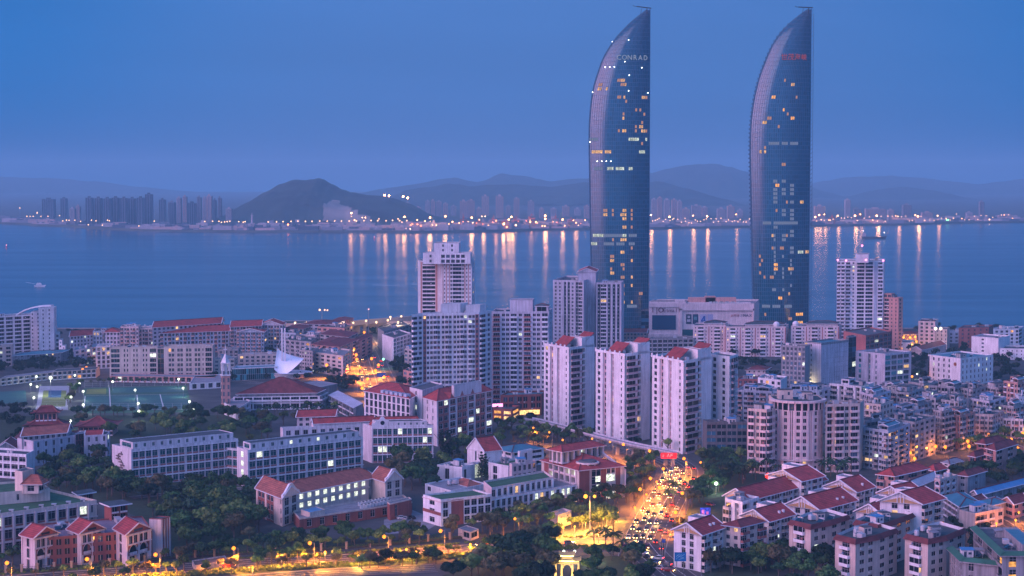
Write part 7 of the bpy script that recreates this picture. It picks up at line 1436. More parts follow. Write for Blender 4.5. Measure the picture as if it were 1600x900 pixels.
poly('lawn', [(1075, 905), (1060, 870), (1050, 840), (1070, 790), (1100, 700), (1200, 712), (1350, 700), (1600, 660), (1600, 695), (1400, 715), (1150, 800), (1240, 930)], .008, LAWN); poly('lawn', [(0, 650), (380, 648), (420, 690), (160, 700), (0, 705)], .010, LAWN)
poly('parking_apron', [(850, 700), (990, 702), (1000, 760), (985, 800), (980, 720), (900, 705)], .014, PAVE)
ml = MB(); P = main_p[:36]       # planted strip of the main road, and stop line
# ---- elevated busway
bw = catmull([G(x, y, 8) for x, y in ((826, 652), (850, 657), (890, 667), (940, 680), (990, 692), (1040, 702), (1056, 705))], 6)
e = empty('elevated_busway', (*bw[0], 0), 0, 'long white elevated busway curving past the feet of the three white towers', 'viaduct'); o_ = bw[0]; mb = MB(); pr1 = MB(); pr2 = MB(); pi = MB()
A_, B_ = off(bw, 2.6), off(bw, -2.6)
for i in range(len(bw) - 1):
	q = [A_[i] - o_, A_[i + 1] - o_, B_[i + 1] - o_, B_[i] - o_]; q = [q[3], q[2], q[1], q[0]] if False else q
	mb.hexa([(*p, 6.3) for p in q] + [(*p, 7.1) for p in q])
	for S, pr in ((A_, pr1), (B_, pr2)): pr.bar((*(S[i] - o_), 7.5), (*(S[i + 1] - o_), 7.5), .25, 0, .8)
	if i % 3 == 0: pi.box((bw[i] - o_)[:], 1.6, 1.6, 0, 5.6, .3); pi.box((bw[i] - o_)[:], 5.5, 1.8, 4.6, 5.6, .3)
mb.build('deck', GREYC, e); pr1.build('parapet', LILAC, e); pr2.build('parapet', LILAC, e); pi.build('piers', GREYC, e, 'stuff')
# ---- shore highway decks
HW = mat('highway_concrete', (.48, .36, .32), .8, var=.1)  # the deck's pinkish lighting is put into this concrete colour
for pts, lb in ((((430, 506), (480, 506), (540, 505), (600, 503), (660, 503)), 'pinkish concrete shore highway viaduct, nearer lower deck'), (((520, 506), (560, 501), (600, 498), (650, 494)), 'second shore highway deck climbing to the right behind the first')):
	zz = 9 if 'nearer' in lb else 12; P = catmull([G(x, y, zz) for x, y in pts], 4); e = empty('highway_viaduct', (*P[0], 0), 0, lb, 'viaduct'); A_, B_ = off(P, 6), off(P, -6); mb = MB(); pi = MB(); o_ = P[0]
	for i in range(len(P) - 1):
		q = [A_[i] - o_, A_[i + 1] - o_, B_[i + 1] - o_, B_[i] - o_]; mb.hexa([(*p, zz - 3.2) for p in q] + [(*p, zz) for p in q]); pi.box((P[i] - o_)[:], 3, 1.6, 0, zz - 2); mb.bar((*(A_[i] - o_), zz + .5), (*(A_[i + 1] - o_), zz + .5), .3, 0, 1)
	mb.build('deck', HW, e); pi.build('piers', HW, e, 'stuff')
# ================================================================== LAMPS
LK = 0.5; ORG = (1.0, .27, .025); YEL = (1.0, .40, .045); WHT = (.92, 1.0, .80)
def lmesh(c, s): return shared(('lh', c, s), lambda: icomesh('lamp_globe', s, emis('street_lamp_%s' % str(c)[:12].replace(' ', ''), c, 3.0)))
def light(parent, loc, c, W, r=.4, spot=False):
	key = ('pl', c, W, r, spot)
	def mk():
		l = bpy.data.lights.new('lamp_light', 'SPOT' if spot else 'POINT'); l.color = c; l.energy = W * LK * (2.2 if spot else 1); l.shadow_soft_size = r
		if spot: l.spot_size = R(148); l.spot_blend = .5
		return l
	o = bpy.data.objects.new('lamp_light', shared(key, mk)); COL.objects.link(o); o.parent = parent; o.location = loc; return o
LAMPN = {}
def lamp(px, py, h=9, c=ORG, W=26000, label='tall orange street lamp', group=None, arm=1.6, size=.45, gname='street_lamp', cat='street lamp', base=0.0, rz=None):
	p = G(px, py, h + base); e = empty(gname, (p.x, p.y, base), rz if rz is not None else 0, label, cat, group)
	me = shared(('pole', h), lambda: pole_mesh(h, arm)); inst('pole', me, e, (0, 0, 0)); inst('lamp_globe', lmesh(c, size * 1.3), e, (-arm if arm else 0, 0, h - .15))
	if W: light(e, (-arm if arm else 0, 0, h - .4 - size * 1.3), c, W, spot=bool(arm))
	return e
def pole_mesh(h, arm):
	mb = MB(); mb.cyl((0, 0), .14 if h < 14 else .34, 0, h, 6, 0, .08 if h < 14 else .26)
	if arm: mb.bar((0, 0, h - .1), (-arm, 0, h + .15), .1); mb.box((-arm, 0), .9, .35, h + .02, h + .2)
	mb.cyl((0, 0), .3, 0, .5, 6); return mb.mesh('pole', [METAL])
for px, py in ((18, 879), (143, 873), (250, 866), (372, 856), (491, 848), (607, 838), (695, 829)): lamp(px, py, 8.5, label='orange street lamp of the row along the campus fence at the bottom', group='street lamps along the bottom campus fence', W=80000, size=.6)
for px, py in ((95, 905), (200, 885), (440, 868), (508, 862), (560, 868), (635, 858), (650, 862), (735, 850), (790, 846), (395, 886)): lamp(px, py, 4.5, c=YEL, label='low yellow lamp glowing among the roadside trees at the bottom', group='low lamps among the roadside trees', W=34000, arm=0, size=.4)
for px, py, h in ((922, 775, 15),): 
	e = lamp(px, py, 15, c=YEL, W=60000, label='tall double-headed yellow lamp mast standing in front of the library', arm=1.8, size=.7); inst('lamp_globe', lmesh(YEL, .7), e, (1.8, 0, 14.85))
for px, py in ((979, 694), (1020, 704), (1074, 716), (1042, 732), (1022, 747), (1006, 764), (1036, 761), (1072, 770), (1062, 800)): lamp(px, py, 9, label='orange street lamp along the curving main road', group='street lamps along the main road', W=34000, size=.6)  # the pair ending the list is added to brighten the road's right side
for px, py in ((930, 685), (884, 687), (863, 675), (958, 690), (838, 668), (1100, 722)): lamp(px, py, 8, label='orange street lamp half hidden in trees under the busway', group='street lamps under the busway', W=14000)
for px, py in ((1010, 772), (1026, 752), (992, 792), (1046, 737), (1072, 722), (985, 745)): lamp(px, py, 4, c=ORG, label='added low orange lamp brightening the trees left of the main road', group='added tree lamps left of the main road', W=11000, arm=0, size=.4)  # added low lamps, put in to turn the trees orange
for px, py in ((898, 822), (915, 815), (880, 824), (948, 808), (965, 800), (935, 832)): lamp(px, py, 4, c=YEL, label='low yellow lamp among the glowing plaza trees', group='plaza tree lamps', W=42000, arm=0, size=.35)
lamp(811, 810, 8.5, label='orange street lamp alone right of the brick corner building'); lamp(925, 859, 5, c=WHT, label='white globe lamp at the edge of the plaza behind the gate', arm=0, W=5000, size=.6)
for px, py in ((572, 519), (576, 535), (551, 535), (560, 554), (561, 561), (566, 574), (590, 579), (604, 589), (514, 570), (584, 560), (578, 592), (556, 545), (595, 570), (570, 606)): lamp(px, py, 10, label='orange lamp of the straight street running to the sea', group='lamps of the orange street', W=70000, size=.9)
for px, py, c in ((559, 547, (.3, 1, .7)), (599, 561, (.3, 1, .6)), (542, 579, (1, .06, .04))): lamp(px, py, 7, c=c, label={.3: 'green traffic light beside the orange street'}.get(c[0], 'bright red light at the corner left of the orange street'), W=4000 if c[0] < .5 else 12000, arm=0, size=.8, gname='traffic_light', cat='traffic light', group='green lights beside the orange street' if c[0] < .5 else None)
for px, py in ((129, 577), (192, 575), (327, 571), (269, 574), (189, 557), (222, 562), (135, 574)): lamp(px, py, 6, label='orange lamp in front of the big beige block', group='orange lamps by the big beige block', W=20000, arm=0, size=.8)
for px, py in ((79, 590), (58, 604), (53, 621), (111, 620), (124, 599), (130, 611), (130, 632), (110, 657), (176, 596), (211, 609), (216, 630), (217, 642), (286, 606), (296, 627), (302, 639), (279, 592), (57, 588), (48, 600), (117, 586)): lamp(px, py, 6 if px != 79 else 12, c=WHT, label='small white ball lamp around the sports pitches' if px != 79 else 'tall white floodlight pole beside the basketball court', group='white lamps around the pitches' if px != 79 else None, W=4500 if px != 79 else 14000, arm=0, size=.62 if px != 79 else .95)
for px, py in ((461, 504), (479, 504), (517, 503), (533, 503), (552, 504), (572, 501), (588, 503), (606, 500), (622, 503), (610, 495), (627, 494)): lamp(px, py, 9, base=9, c=(1, .62, .35), label='pale orange lamp on the shore highway deck', group='lamps on the shore highway', W=30000, size=.75, arm=0)
e = lamp(503, 484, 20, base=2, c=(1, .5, .3), label='tall mast with four lamps rising against the sea, left of the orange street', W=9000, arm=2, size=.8); inst('lamp_globe', lmesh((1, .5, .3), .8), e, (2.5, 0, 19.8)); inst('lamp_globe', lmesh((1, .5, .3), .8), e, (5, 0, 19.6))
e = lamp(576, 483, 34, base=0, c=(1, .45, .45), label='very tall thin pole at the sea end of the orange street', W=0, arm=0, size=.5)
for px, py in ((1357, 609), (1367, 608)): lamp(px, py, 4, base=21, c=WHT, label='very bright white roof lamp right of the round-fronted block' , group='twin white roof lamps', W=16000, arm=0, size=.8)
for px, py in ((1462, 513), (1470, 513)): lamp(px, py, 3, base=16.5, c=(1, .85, .7), label='bright lamp on the roof edge of the beige block near the sea', group='roof edge lamps of the beige block', W=5000, arm=0, size=1.0)
for px, py in ((1425, 537), (1432, 533), (1440, 540), (1412, 527), (1422, 527), (1430, 526), (1446, 545)): lamp(px, py, 5, c=YEL if py < 530 else ORG, label='orange lamp in the yard of the red eaved restaurant', group='restaurant yard lamps', W=12000, arm=0, size=.8)
for px, py in ((1422, 707), (1429, 716), (1462, 697), (1477, 698), (1512, 689), (1545, 679), (1580, 686), (1519, 680), (1514, 697), (1598, 676), (1590, 700)): lamp(px, py, 5, label='orange lamp burning among the trees of the lane at right', group='lamps of the tree lined lane', W=6500, arm=0, size=.7)
for px, py in ((1587, 812), (1557, 817), (1598, 832), (1575, 825), (1592, 800)): lamp(px, py, 4.5, label='orange lamp above the small lit market street at the right edge', group='lamps of the market street', W=14000, arm=0, size=.4)
for px, py in ((1107, 748), (1119, 755)): lamp(px, py, 5, c=(.8, 1, .75), label='pale green-white lamp among the palms right of the main road', group='white lamps among the palms', W=5000, arm=0, size=.7)
lamp(1200, 743, 7, c=(1, .03, .02), label='glaring red lamp behind the long red roof', W=26000, arm=0, size=1.1, gname='red_lamp', cat='lamp'); lamp(1162, 732, 5, c=YEL, label='yellow lamp lighting one tree right of the main road', W=14000, arm=0, size=.5); lamp(1207, 713, 4, c=(1, .1, .05), label='small red light at the foot of the round-fronted block', W=7000, arm=0, size=.5, gname='red_lamp', cat='lamp')
lamp(1258, 599, 3, c=(1, .8, .4), label='yellow wall lamp low on the grey office corner', W=9000, arm=0, size=.3); lamp(1425, 588, 4, c=ORG, label='orange lamp in the gap between middle and white office blocks', W=12000, arm=0, size=.7); lamp(1433, 584, 4, c=WHT, label='small white lamp in the gap left of the white office block', W=3000, arm=0, size=.5)
for px, py in ((28, 605), (1513, 600), (1096, 862), (1033, 838), (1577, 883), (1315, 893)): pass
for px, yt, yb, h, lb in ((1513, 601, 0, 30, 'tall plain pole standing up from the dense quarter'), (1096, 858, 0, 12, 'tall unlit pole in front of the nearest red-roofed flats'), (1032, 832, 0, 9, 'unlit pole at the corner of the south road')):
	p = G(px, yt, h); e = empty('pole', (*p, 0), 0, lb, 'pole'); inst('pole_shaft', shared(('pole', h, 0), lambda: pole_mesh(h, 0)), e, (0, 0, 0))
# red LED sign hung on the busway, billboards
def board(px, py, w, h, z, m, label, name='billboard', legs=True, art=None, rz=0.0, D_=None):
	p = G(px, py, z); e = empty(name, (*p, 0), rz, label, 'billboard'); mb = MB(); mb.box((0, 0), w, .35, z - h / 2, z + h / 2, 0, 0); mb.build('panel', m, e)
	if legs:
		l_ = MB(); l_.cyl((-w * .3, .3), .15, 0, z, 6); l_.cyl((w * .3, .3), .15, 0, z, 6); l_.build('posts', METAL, e, 'stuff')
	if art:
		for nm, mt, quads in art:
			a = MB()
			for q in quads: a.bar((q[0], -.2, z + q[1]), (q[2], -.2, z + q[3]), q[4] if len(q) > 4 else .22, 0, .04)
			a.build(nm, mt, e)
	return e
rs = MB(); board(1045, 712, 7.5, 2.6, 9.4, emis('red_led', (1, .02, .03), 2.2, True), 'glowing red LED sign on the busway parapet above the main road', 'led_sign', False, [('sign_strokes', emis('led_pink', (1, .5, .55), 3.5), [(-.8, -.6, -.2, .9), (-.2, .9, .2, -.6), (.6, -.8, 1.0, .8), (1.0, .8, 1.9, .7), (1.1, .1, 1.9, .1), (-3, .3, -2.2, .3), (-3.1, -.5, -2.4, -.5)])])
board(1063, 870, 4.2, 3.2, 5.5, emis('board_blue', (.01, .08, .38), .9), 'blue advertising board with white line drawing in front of the nearest red-roofed flats', art=[('drawing', emis('board_lines', (.35, .5, .85), .8), [(-1.6, -.8, .4, .9), (-1.2, .6, 1.4, -.6), (.2, .2, 1.5, 1.0), (-.6, -1.1, 1.2, -.2), (-1.5, .1, -.3, 1.1)])])
board(1102, 800, 4.0, 3.4, 10, emis('screen_blue', (.06, .08, .7), 1.1, var=.4), 'small blue and pink LED screen on a pole left of the white stepped flats', 'led_screen', art=[('picture', emis('screen_pink', (.9, .2, .6), 1.2, var=.4), [(-.9, -.9, -.9, .9, 1.0), (.8, -.9, .8, .2, .9)])])
board(1037, 845, 1.4, 1.4, 6, mat('sign_blue', (.02, .08, .35)), 'small blue traffic sign at the main junction', 'traffic_sign'); board(596, 586, 6, 3, 7, mat('sign_blue', (.02, .08, .35)), 'blue direction sign over the near end of the orange street', 'traffic_sign')
# ---- memorial gate
gp = G(886, 903); e = empty('memorial_gate', (*gp, 0), -.06, 'yellow lit stone memorial gate with two stacked curved roofs at the bottom', 'gate'); STONE = mat('pale_stone', (.52, .44, .30), .8, var=.15, vscale=1)
w2 = 4.0
for x in (-w2, -1.9, 1.9, w2): mb = MB(); mb.box((x, 0), .65, .65, 0, 6.0 if abs(x) > 3 else 7.6); mb.box((x, 0), 1.0, 1.6, 0, .9); mb.build('pillar', STONE, e)
mb = MB(); mb.box((0, 0), 8.4, .5, 5.0, 5.9); mb.box((0, 0), 4.4, .5, 6.7, 7.6)
for i in range(8):
	a0, a1 = math.pi * i / 8, math.pi * (i + 1) / 8; mb.bar((-1.55 * math.cos(a0), 0, 3.5 + 1.5 * math.sin(a0)), (-1.55 * math.cos(a1), 0, 3.5 + 1.5 * math.sin(a1)), .35, 0, .5)
mb.build('beam', STONE, e)
def paifang_roof(x0, x1, z, nm='roof'):
	mb = MB(); n = 10
	for i in range(n):
		u0, u1 = i / n * 2 - 1, (i + 1) / n * 2 - 1; xa, xb = (x0 + x1) / 2 + u0 * (x1 - x0) / 2, (x0 + x1) / 2 + u1 * (x1 - x0) / 2; za, zb = z + .5 * abs(u0) ** 3, z + .5 * abs(u1) ** 3
		mb.quad((xa, -1.1, za), (xb, -1.1, zb), (xb, 0, zb + .8), (xa, 0, za + .8)); mb.quad((xb, 1.1, zb), (xa, 1.1, za), (xa, 0, za + .8), (xb, 0, zb + .8)); mb.quad((xa, 1.1, za), (xb, 1.1, zb), (xb, -1.1, zb), (xa, -1.1, za)); mb.bar((xa, 0, za + .9), (xb, 0, zb + .9), .3)
		mb.bar((xa, -1.1, za), (xb, -1.1, zb), .2)
	mb.build(nm, [mat('golden_tile', (.55, .42, .16), .5, var=.1)], e)
paifang_roof(-2.9, 2.9, 8.2); paifang_roof(-5.0, -1.9, 6.3); paifang_roof(1.9, 5.0, 6.3)
gl_ = MB(); gl_.box((0, -.35), 4.6, .15, 7.75, 8.05); gl_.box((0, -.35), 8.2, .15, 6.0, 6.2); gl_.build('light_strip', emis('gate_glow', (1, .78, .22), 9, True), e)
inst('finial', shared('fin', lambda: icomesh('finial', .35, STONE)), e, (0, 0, 9.4)); 
for x in (-3, 0, 3): light(e, (x, -4.5, 1.0), (1, .60, .13), 4200, .3)
for x, z in ((-2.6, 9.6), (1.2, 9.7)): pass
for px, py in ((881, 861), (898, 861)): lamp(px, py, 4, c=WHT, label='white ball lamp just behind the memorial gate', group='ball lamps behind the gate', W=1500, arm=0, size=.45)
# ---- campus fence with pillars along the bottom road
fp = catmull([G(x, y) for x, y in ((-30, 897), (34, 894), (112, 889), (200, 882), (277, 873), (366, 868), (464, 863), (578, 855), (669, 846), (760, 838))], 3)
e = empty('campus_fence', (*fp[0], 0), 0, 'long campus fence with stone pillars along the orange lit bottom road', 'fence'); mb = MB(); acc = 0; pm = shared('fpil', lambda: (lambda q: (q.box((0, 0), .8, .8, 0, 2.6), q.box((0, 0), 1.1, 1.1, 2.6, 2.9), q.mesh('pillar', [mat('fence_stone', (.40, .27, .18), var=.2)]))[2])(MB()))
for i in range(len(fp) - 1):
	a, b_ = fp[i] - fp[0], fp[i + 1] - fp[0]; inst('pillar', pm, e, (a.x, a.y, 0)); mb.bar((*a, .35), (*b_, .35), .3, 0, .7); mb.bar((*a, 1.9), (*b_, 1.9), .08); mb.bar((*a, 1.0), (*b_, 1.0), .08); n = max(2, int((b_ - a).length / .5))
	for k in range(n): q = a + (b_ - a) * k / n; mb.box(q[:], .05, .05, .6, 2.0)
mb.build('railing', DMETAL, e, 'stuff')
b = block('entrance_wall', 'low ramped stone wall and steps lit orange right of the gabled school', 'wall', 1.6, (300, 877), (304, 885), (356, 877), 'P1', 'P1', walls=(OLDC, BRICK, BEIGE), rm=PAVE, par=.4)
b = block('entrance_wall', 'pale canopy and kiosk by the campus gate under the brick corner building', 'kiosk', 3.4, (716, 826), (735, 832), (748, 827), 'P.5 W1', 'W1', walls=(BEIGE, BRICK, TRIM), rm=ROOFL, par=.2)
# ================================================================== CARS
CARC = [('white', (.72, .72, .74)), ('black', (.02, .02, .022)), ('silver', (.40, .41, .43)), ('dark_red', (.25, .02, .02)), ('blue', (.03, .08, .25)), ('grey', (.14, .14, .15))]
HL = emis('headlight_glow', (1, .60, .22), 14); TLm = emis('tail_light_glow', (1, .03, .02), 12); RUB = mat('rubber', (.015, .015, .016), var=.1); CGL = mat('car_glass', (.01, .012, .015), .1, var=0)
def car_body(m):
	mb = MB(); S = [(-2.2, .78, .35, .82), (-2.1, .86, .22, .92), (-1.2, .88, .20, .95), (1.1, .88, .20, .90), (1.9, .84, .22, .80), (2.2, .74, .34, .66)]
	for (x0, w0, a0, b0), (x1, w1, a1, b1) in zip(S, S[1:]):
		mb.quad((x0, -w0, a0), (x1, -w1, a1), (x1, -w1, b1), (x0, -w0, b0)); mb.quad((x1, w1, a1), (x0, w0, a0), (x0, w0, b0), (x1, w1, b1)); mb.quad((x0, -w0, b0), (x1, -w1, b1), (x1, w1, b1), (x0, w0, b0)); mb.quad((x0, w0, a0), (x1, w1, a1), (x1, -w1, a1), (x0, -w0, a0))
	mb.quad((-2.2, .78, .35), (-2.2, -.78, .35), (-2.2, -.78, .82), (-2.2, .78, .82)); mb.quad((2.2, -.74, .34), (2.2, .74, .34), (2.2, .74, .66), (2.2, -.74, .66))
	mb.hexa([(-1.3, -.64, 1.40), (.35, -.64, 1.40), (.35, .64, 1.40), (-1.3, .64, 1.40), (-1.25, -.6, 1.46), (.3, -.6, 1.46), (.3, .6, 1.46), (-1.25, .6, 1.46)])
	for x0, x1 in ((-1.75, -1.3), (1.05, .35)):
		for s_ in (-1, 1): mb.bar((x0, s_ * .8, .9), (x1, s_ * .64, 1.42), .09)
	return mb.mesh('body', [m])
def cabin():
	mb = MB(); mb.hexa([(-1.75, -.80, .9), (1.05, -.80, .9), (1.05, .80, .9), (-1.75, .80, .9), (-1.3, -.62, 1.41), (.35, -.62, 1.41), (.35, .62, 1.41), (-1.3, .62, 1.41)]); return mb.mesh('windows', [CGL])
def wheel():
	mb = MB(); n = 10; 
	for k in range(n):
		a, a2 = 2 * math.pi * k / n, 2 * math.pi * (k + 1) / n; p = lambda t_, y, r: (r * math.cos(t_), y, .32 + r * math.sin(t_))
		mb.quad(p(a, -.1, .32), p(a2, -.1, .32), p(a2, .1, .32), p(a, .1, .32)); mb.tri(p(a, -.1, .32), (0, -.1, .32), p(a2, -.1, .32), 1); mb.tri(p(a, .1, .32), p(a2, .1, .32), (0, .1, .32), 1)
	return mb.mesh('wheel', [RUB, METAL])
def carlight(m, s): 
	def mk(): q = MB(); q.box((0, 0), .12, s, -.11, .11); return q.mesh('light', [m])
	return shared(('cl', m.name, s), mk)
spot_l = None
def car(p, ang, ci, on=True, label=None, group=None, beam=True):
	nm, col = CARC[ci]; e = empty('car', (p.x, p.y, .06), ang, label or nm.replace('_', ' ') + ' car driving on the curving main road', 'car', group)
	inst('body', shared(('cb', ci), lambda: car_body(mat('car_paint_' + nm, col, .25, .1, var=.0))), e, (0, 0, 0)); inst('windows', shared('cab', cabin), e, (0, 0, 0))
	for x in (-1.35, 1.35):
		for y in (-.8, .8): inst('wheel', shared('whl', wheel), e, (x, y, 0))
	for y in (-.58, .58): inst('headlight', carlight(HL if on else STEEL, .42), e, (2.2, y, .56)); inst('tail_light', carlight(TLm if on else mat('tail_off', (.2, .02, .02)), .38), e, (-2.2, y, .7))
	if on and beam:
		def mk():
			l = bpy.data.lights.new('headlight_beam', 'SPOT'); l.energy = 1900; l.color = (1, .50, .16); l.spot_size = R(95); l.spot_blend = .8; l.shadow_soft_size = .3; return l
		o = bpy.data.objects.new('headlight_beam', shared('beam', mk)); COL.objects.link(o); o.parent = e; o.location = (2.4, 0, .75); o.rotation_euler = (R(90 - 6), 0, R(-90))
	return e
def along(P, s):
	for i in range(len(P) - 1):
		d = (P[i + 1] - P[i]); L = d.length
		if s < L: return P[i] + d * (s / L), d.normalized()
		s -= L
	return None
rc = random.Random(21)
NAMES = 'white black silver dark_red blue grey'.split()
for lane, dirn in ((-7.0, -1), (-4.2, -1), (-1.4, -1), (1.4, -1), (4.2, 1), (7.0, 1)):
	Q = off(main_p, -lane if False else lane); s = rc.uniform(14, 22) if dirn < 0 or lane > 6 else 26
	while True:
		r = along(Q, s)
		if not r or s > 215: break
		p, d = r; ang = math.atan2(d.y, d.x) + (math.pi if dirn < 0 else 0); ci = rc.choice((1, 1, 5, 2, 5, 1, 3, 4)); car(p, ang, ci, True, beam=(dirn > 0 or rc.random() < .45), label=NAMES[ci].replace('_', ' ') + (' car coming down the main road with headlights on' if dirn < 0 else ' car driving away up the main road, tail lights on'), group=('%s cars coming down the main road' if dirn < 0 else '%s cars driving away up the main road') % NAMES[ci].replace('_', ' ')); s += rc.uniform(11, 27) if dirn < 0 else rc.uniform(20, 38)
for i, (px, py, d) in enumerate(((1003, 866, -1), (1010, 872, -1), (1034, 890, -1), (1044, 893, -1), (1022, 880, -1), (1040, 884, 1), (1028, 874, 1))):
	p = G(px, py); ang = math.atan2(-1, 1) * .55 if d < 0 else math.pi + math.atan2(-1, 1) * .55; car(p, ang, i % 6, True, NAMES[i % 6].replace('_', ' ') + (' car heading away down the south road, red tail lights' if d < 0 else ' car coming up the south road'), beam=d > 0, group='cars on the south road')
for i in range(16):
	ln = (-9, -5, 5, 9)[i % 4]; r = along(off(str_p, ln), 12 + (i // 4) * 62 + (i % 3) * 14)
	if r: p, d = r; car(p, math.atan2(d.y, d.x) + (0 if ln > 0 else math.pi), i % 6, True, NAMES[i % 6].replace('_', ' ') + ' car on the orange street running to the sea', 'cars on the orange street', beam=False)
for i, (px, py, ci, lb) in enumerate(((628, 811, 0, 'white car parked left in front of the brick annex by the U-shaped building'), (634, 812, 2, 'silver car parked between a white and a black one by the U-shaped building'), (642, 811, 1, 'black car parked right in the row by the U-shaped building'), (620, 822, 0, 'white car parked alone on the forecourt'), (880, 702, 0, 'white car parked under the trees by the busway'), (1110, 790, 3, 'dark red car parked right of the main road'))): car(G(px, py), .4 + i, ci, False, lb)
for i in range(6):
	r = along(off(low_p, (-3.2, 3.2)[i % 2]), 60 + i * 33); p, d = r; car(p, math.atan2(d.y, d.x) + (math.pi if i % 2 == 0 else 0), (i * 2 + 1) % 6, True, NAMES[(i * 2 + 1) % 6].replace('_', ' ') + ' car on the orange lit bottom road', 'cars on the bottom road', beam=i % 2 == 0)
# ================================================================== TREES
def leafmat(name, cols, trans=.25):
	m = bpy.data.materials.new(name); m.use_nodes = True; t = m.node_tree; b = t.nodes['Principled BSDF']; g = N(t, 'ShaderNodeNewGeometry'); rp = N(t, 'ShaderNodeValToRGB'); r = rp.color_ramp
	r.elements[0].color = (*cols[0], 1); r.elements[1].color = (*cols[-1], 1)
	for i, c in enumerate(cols[1:-1]): x = r.elements.new((i + 1) / (len(cols) - 1)); x.color = (*c, 1)
	oi = N(t, 'ShaderNodeObjectInfo'); mo = N(t, 'ShaderNodeMapRange'); mo.inputs['To Min'].default_value = .6; mo.inputs['To Max'].default_value = 1.7
	t.links.new(oi.outputs['Random'], mo.inputs['Value']); t.links.new(g.outputs['Random Per Island'], rp.inputs[0]); vs = N(t, 'ShaderNodeVectorMath', operation='SCALE')
	t.links.new(rp.outputs[0], vs.inputs[0]); t.links.new(mo.outputs[0], vs.inputs['Scale']); t.links.new(vs.outputs[0], b.inputs['Base Color']); b.inputs['Roughness'].default_value = .7; b.inputs['Specular IOR Level'].default_value = .2
	MATS[name] = m; return m
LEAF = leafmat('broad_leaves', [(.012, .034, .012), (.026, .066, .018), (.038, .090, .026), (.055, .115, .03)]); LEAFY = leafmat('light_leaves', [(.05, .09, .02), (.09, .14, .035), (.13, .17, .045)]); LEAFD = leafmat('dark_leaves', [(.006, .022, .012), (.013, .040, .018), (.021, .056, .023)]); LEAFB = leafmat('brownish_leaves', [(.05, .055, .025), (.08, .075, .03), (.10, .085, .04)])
BARK = mat('bark', (.09, .07, .055), .9, var=.3, vscale=1)
rt = random.Random(99)
def rdir():
	z = rt.uniform(-1, 1); a = rt.uniform(0, 2 * math.pi); r = math.sqrt(1 - z * z); return Vector((r * math.cos(a), r * math.sin(a), z))
def crown(mb, c, rx, rz, n, card, ncl=11, m=0):
	cl = []
	for i in range(ncl):
		d = rdir(); d.z = abs(d.z) * .9 - .25; k = rt.uniform(.35, .78); cl.append((c + Vector((d.x * rx * k, d.y * rx * k, d.z * rz * k)), rx * rt.uniform(.28, .48)))
	for i in range(n):
		p, r = cl[i % ncl]; d = rdir(); d.z = d.z * .8 + .15; q = p + Vector((d.x * r, d.y * r, d.z * r * .85)) * rt.uniform(.75, 1.08)
		nn = (d + rdir() * .6).normalized(); t_ = nn.cross(rdir()); 
		if t_.length < .1: continue
		t_.normalize(); s_ = nn.cross(t_); a = card * rt.uniform(.6, 1.3); t_ = t_ * a * .5; s_ = s_ * a * .36
		mb.quad(tuple(q - t_ - s_), tuple(q + t_ - s_ * .6), tuple(q + t_ * .8 + s_), tuple(q - t_ * .7 + s_ * 1.1), m)
def trunk_mesh(h, lean=0.0):
	mb = MB(); mb.cyl((0, 0), .28, 0, h * .5, 7, 0, .2)
	for k in range(5):
		a = k * 1.3 + rt.random(); mb.bar((0, 0, h * (.35 + .05 * k)), (h * .3 * math.cos(a), h * .3 * math.sin(a), h * (.62 + .06 * k)), .16)
	mb.bar((0, 0, h * .45), (.2, .1, h * .85), .2); return mb.mesh('trunk', [BARK])
TK = {}
def treekind(kind, v):
	key = (kind, v)
	if key in TK: return TK[key]
	mb = MB()
	if kind == 'big': crown(mb, Vector((0, 0, 6.2)), 4.6, 3.8, 1500, .85, 15); m = (LEAF, LEAFD, LEAF, LEAFB, LEAFD, LEAFY)[v]; h = 9
	elif kind == 'street': crown(mb, Vector((0, 0, 4.6)), 2.7, 2.3, 620, .62, 10); m = (LEAF, LEAFY, LEAFB)[v % 3]; h = 6.5
	elif kind == 'lime': crown(mb, Vector((0, 0, 4.6)), 3.2, 2.6, 800, .62, 12); m = LEAFY; h = 7
	elif kind == 'conifer':
		for k in range(9):
			z = 2 + k * 1.15; crown(mb, Vector((0, 0, z)), 2.3 * (1 - k / 10) + .3, .7, 90, .6, 6)
		m = LEAFD; h = 12
	elif kind == 'bush': crown(mb, Vector((0, 0, 1.0)), 1.5, 1.0, 170, .5, 6); m = (LEAF, LEAFY, LEAFD)[v % 3]; h = 1.5
	TK[key] = (mb.mesh('crown', [m]), trunk_mesh(h) if kind != 'bush' else None); return TK[key]
def tree(kind, p, s, label, group, name=None):
	cm, tm = treekind(kind, rt.randrange(6)); nm = name or {'big': 'broadleaf_tree', 'street': 'street_tree', 'lime': 'street_tree', 'conifer': 'conifer_tree', 'bush': 'bush'}[kind]
	e = empty(nm, (p.x, p.y, 0), rt.uniform(0, 6.28), label, {'bush': 'bush'}.get(kind, 'tree'), group); e.scale = (s * rt.uniform(.9, 1.1), s * rt.uniform(.9, 1.1), s * rt.uniform(.88, 1.15))
	inst('crown', cm, e, (0, 0, 0))
	if tm: inst('trunk', tm, e, (0, 0, 0))
	return e
def inpoly(p, P, m=0.0):
	c = False; n = len(P)
	for i in range(n):
		a, b_ = P[i], P[(i + 1) % n]
		if (a[1] > p[1]) != (b_[1] > p[1]) and p[0] < (b_[0] - a[0]) * (p[1] - a[1]) / (b_[1] - a[1]) + a[0]: c = not c
		if m:
			d = Vector(b_) - Vector(a); L = d.length_squared; t_ = max(0, min(1, (Vector(p) - Vector(a)).dot(d) / L)) if L else 0
			if (Vector(a) + d * t_ - Vector(p)).length < m: return True
	return c
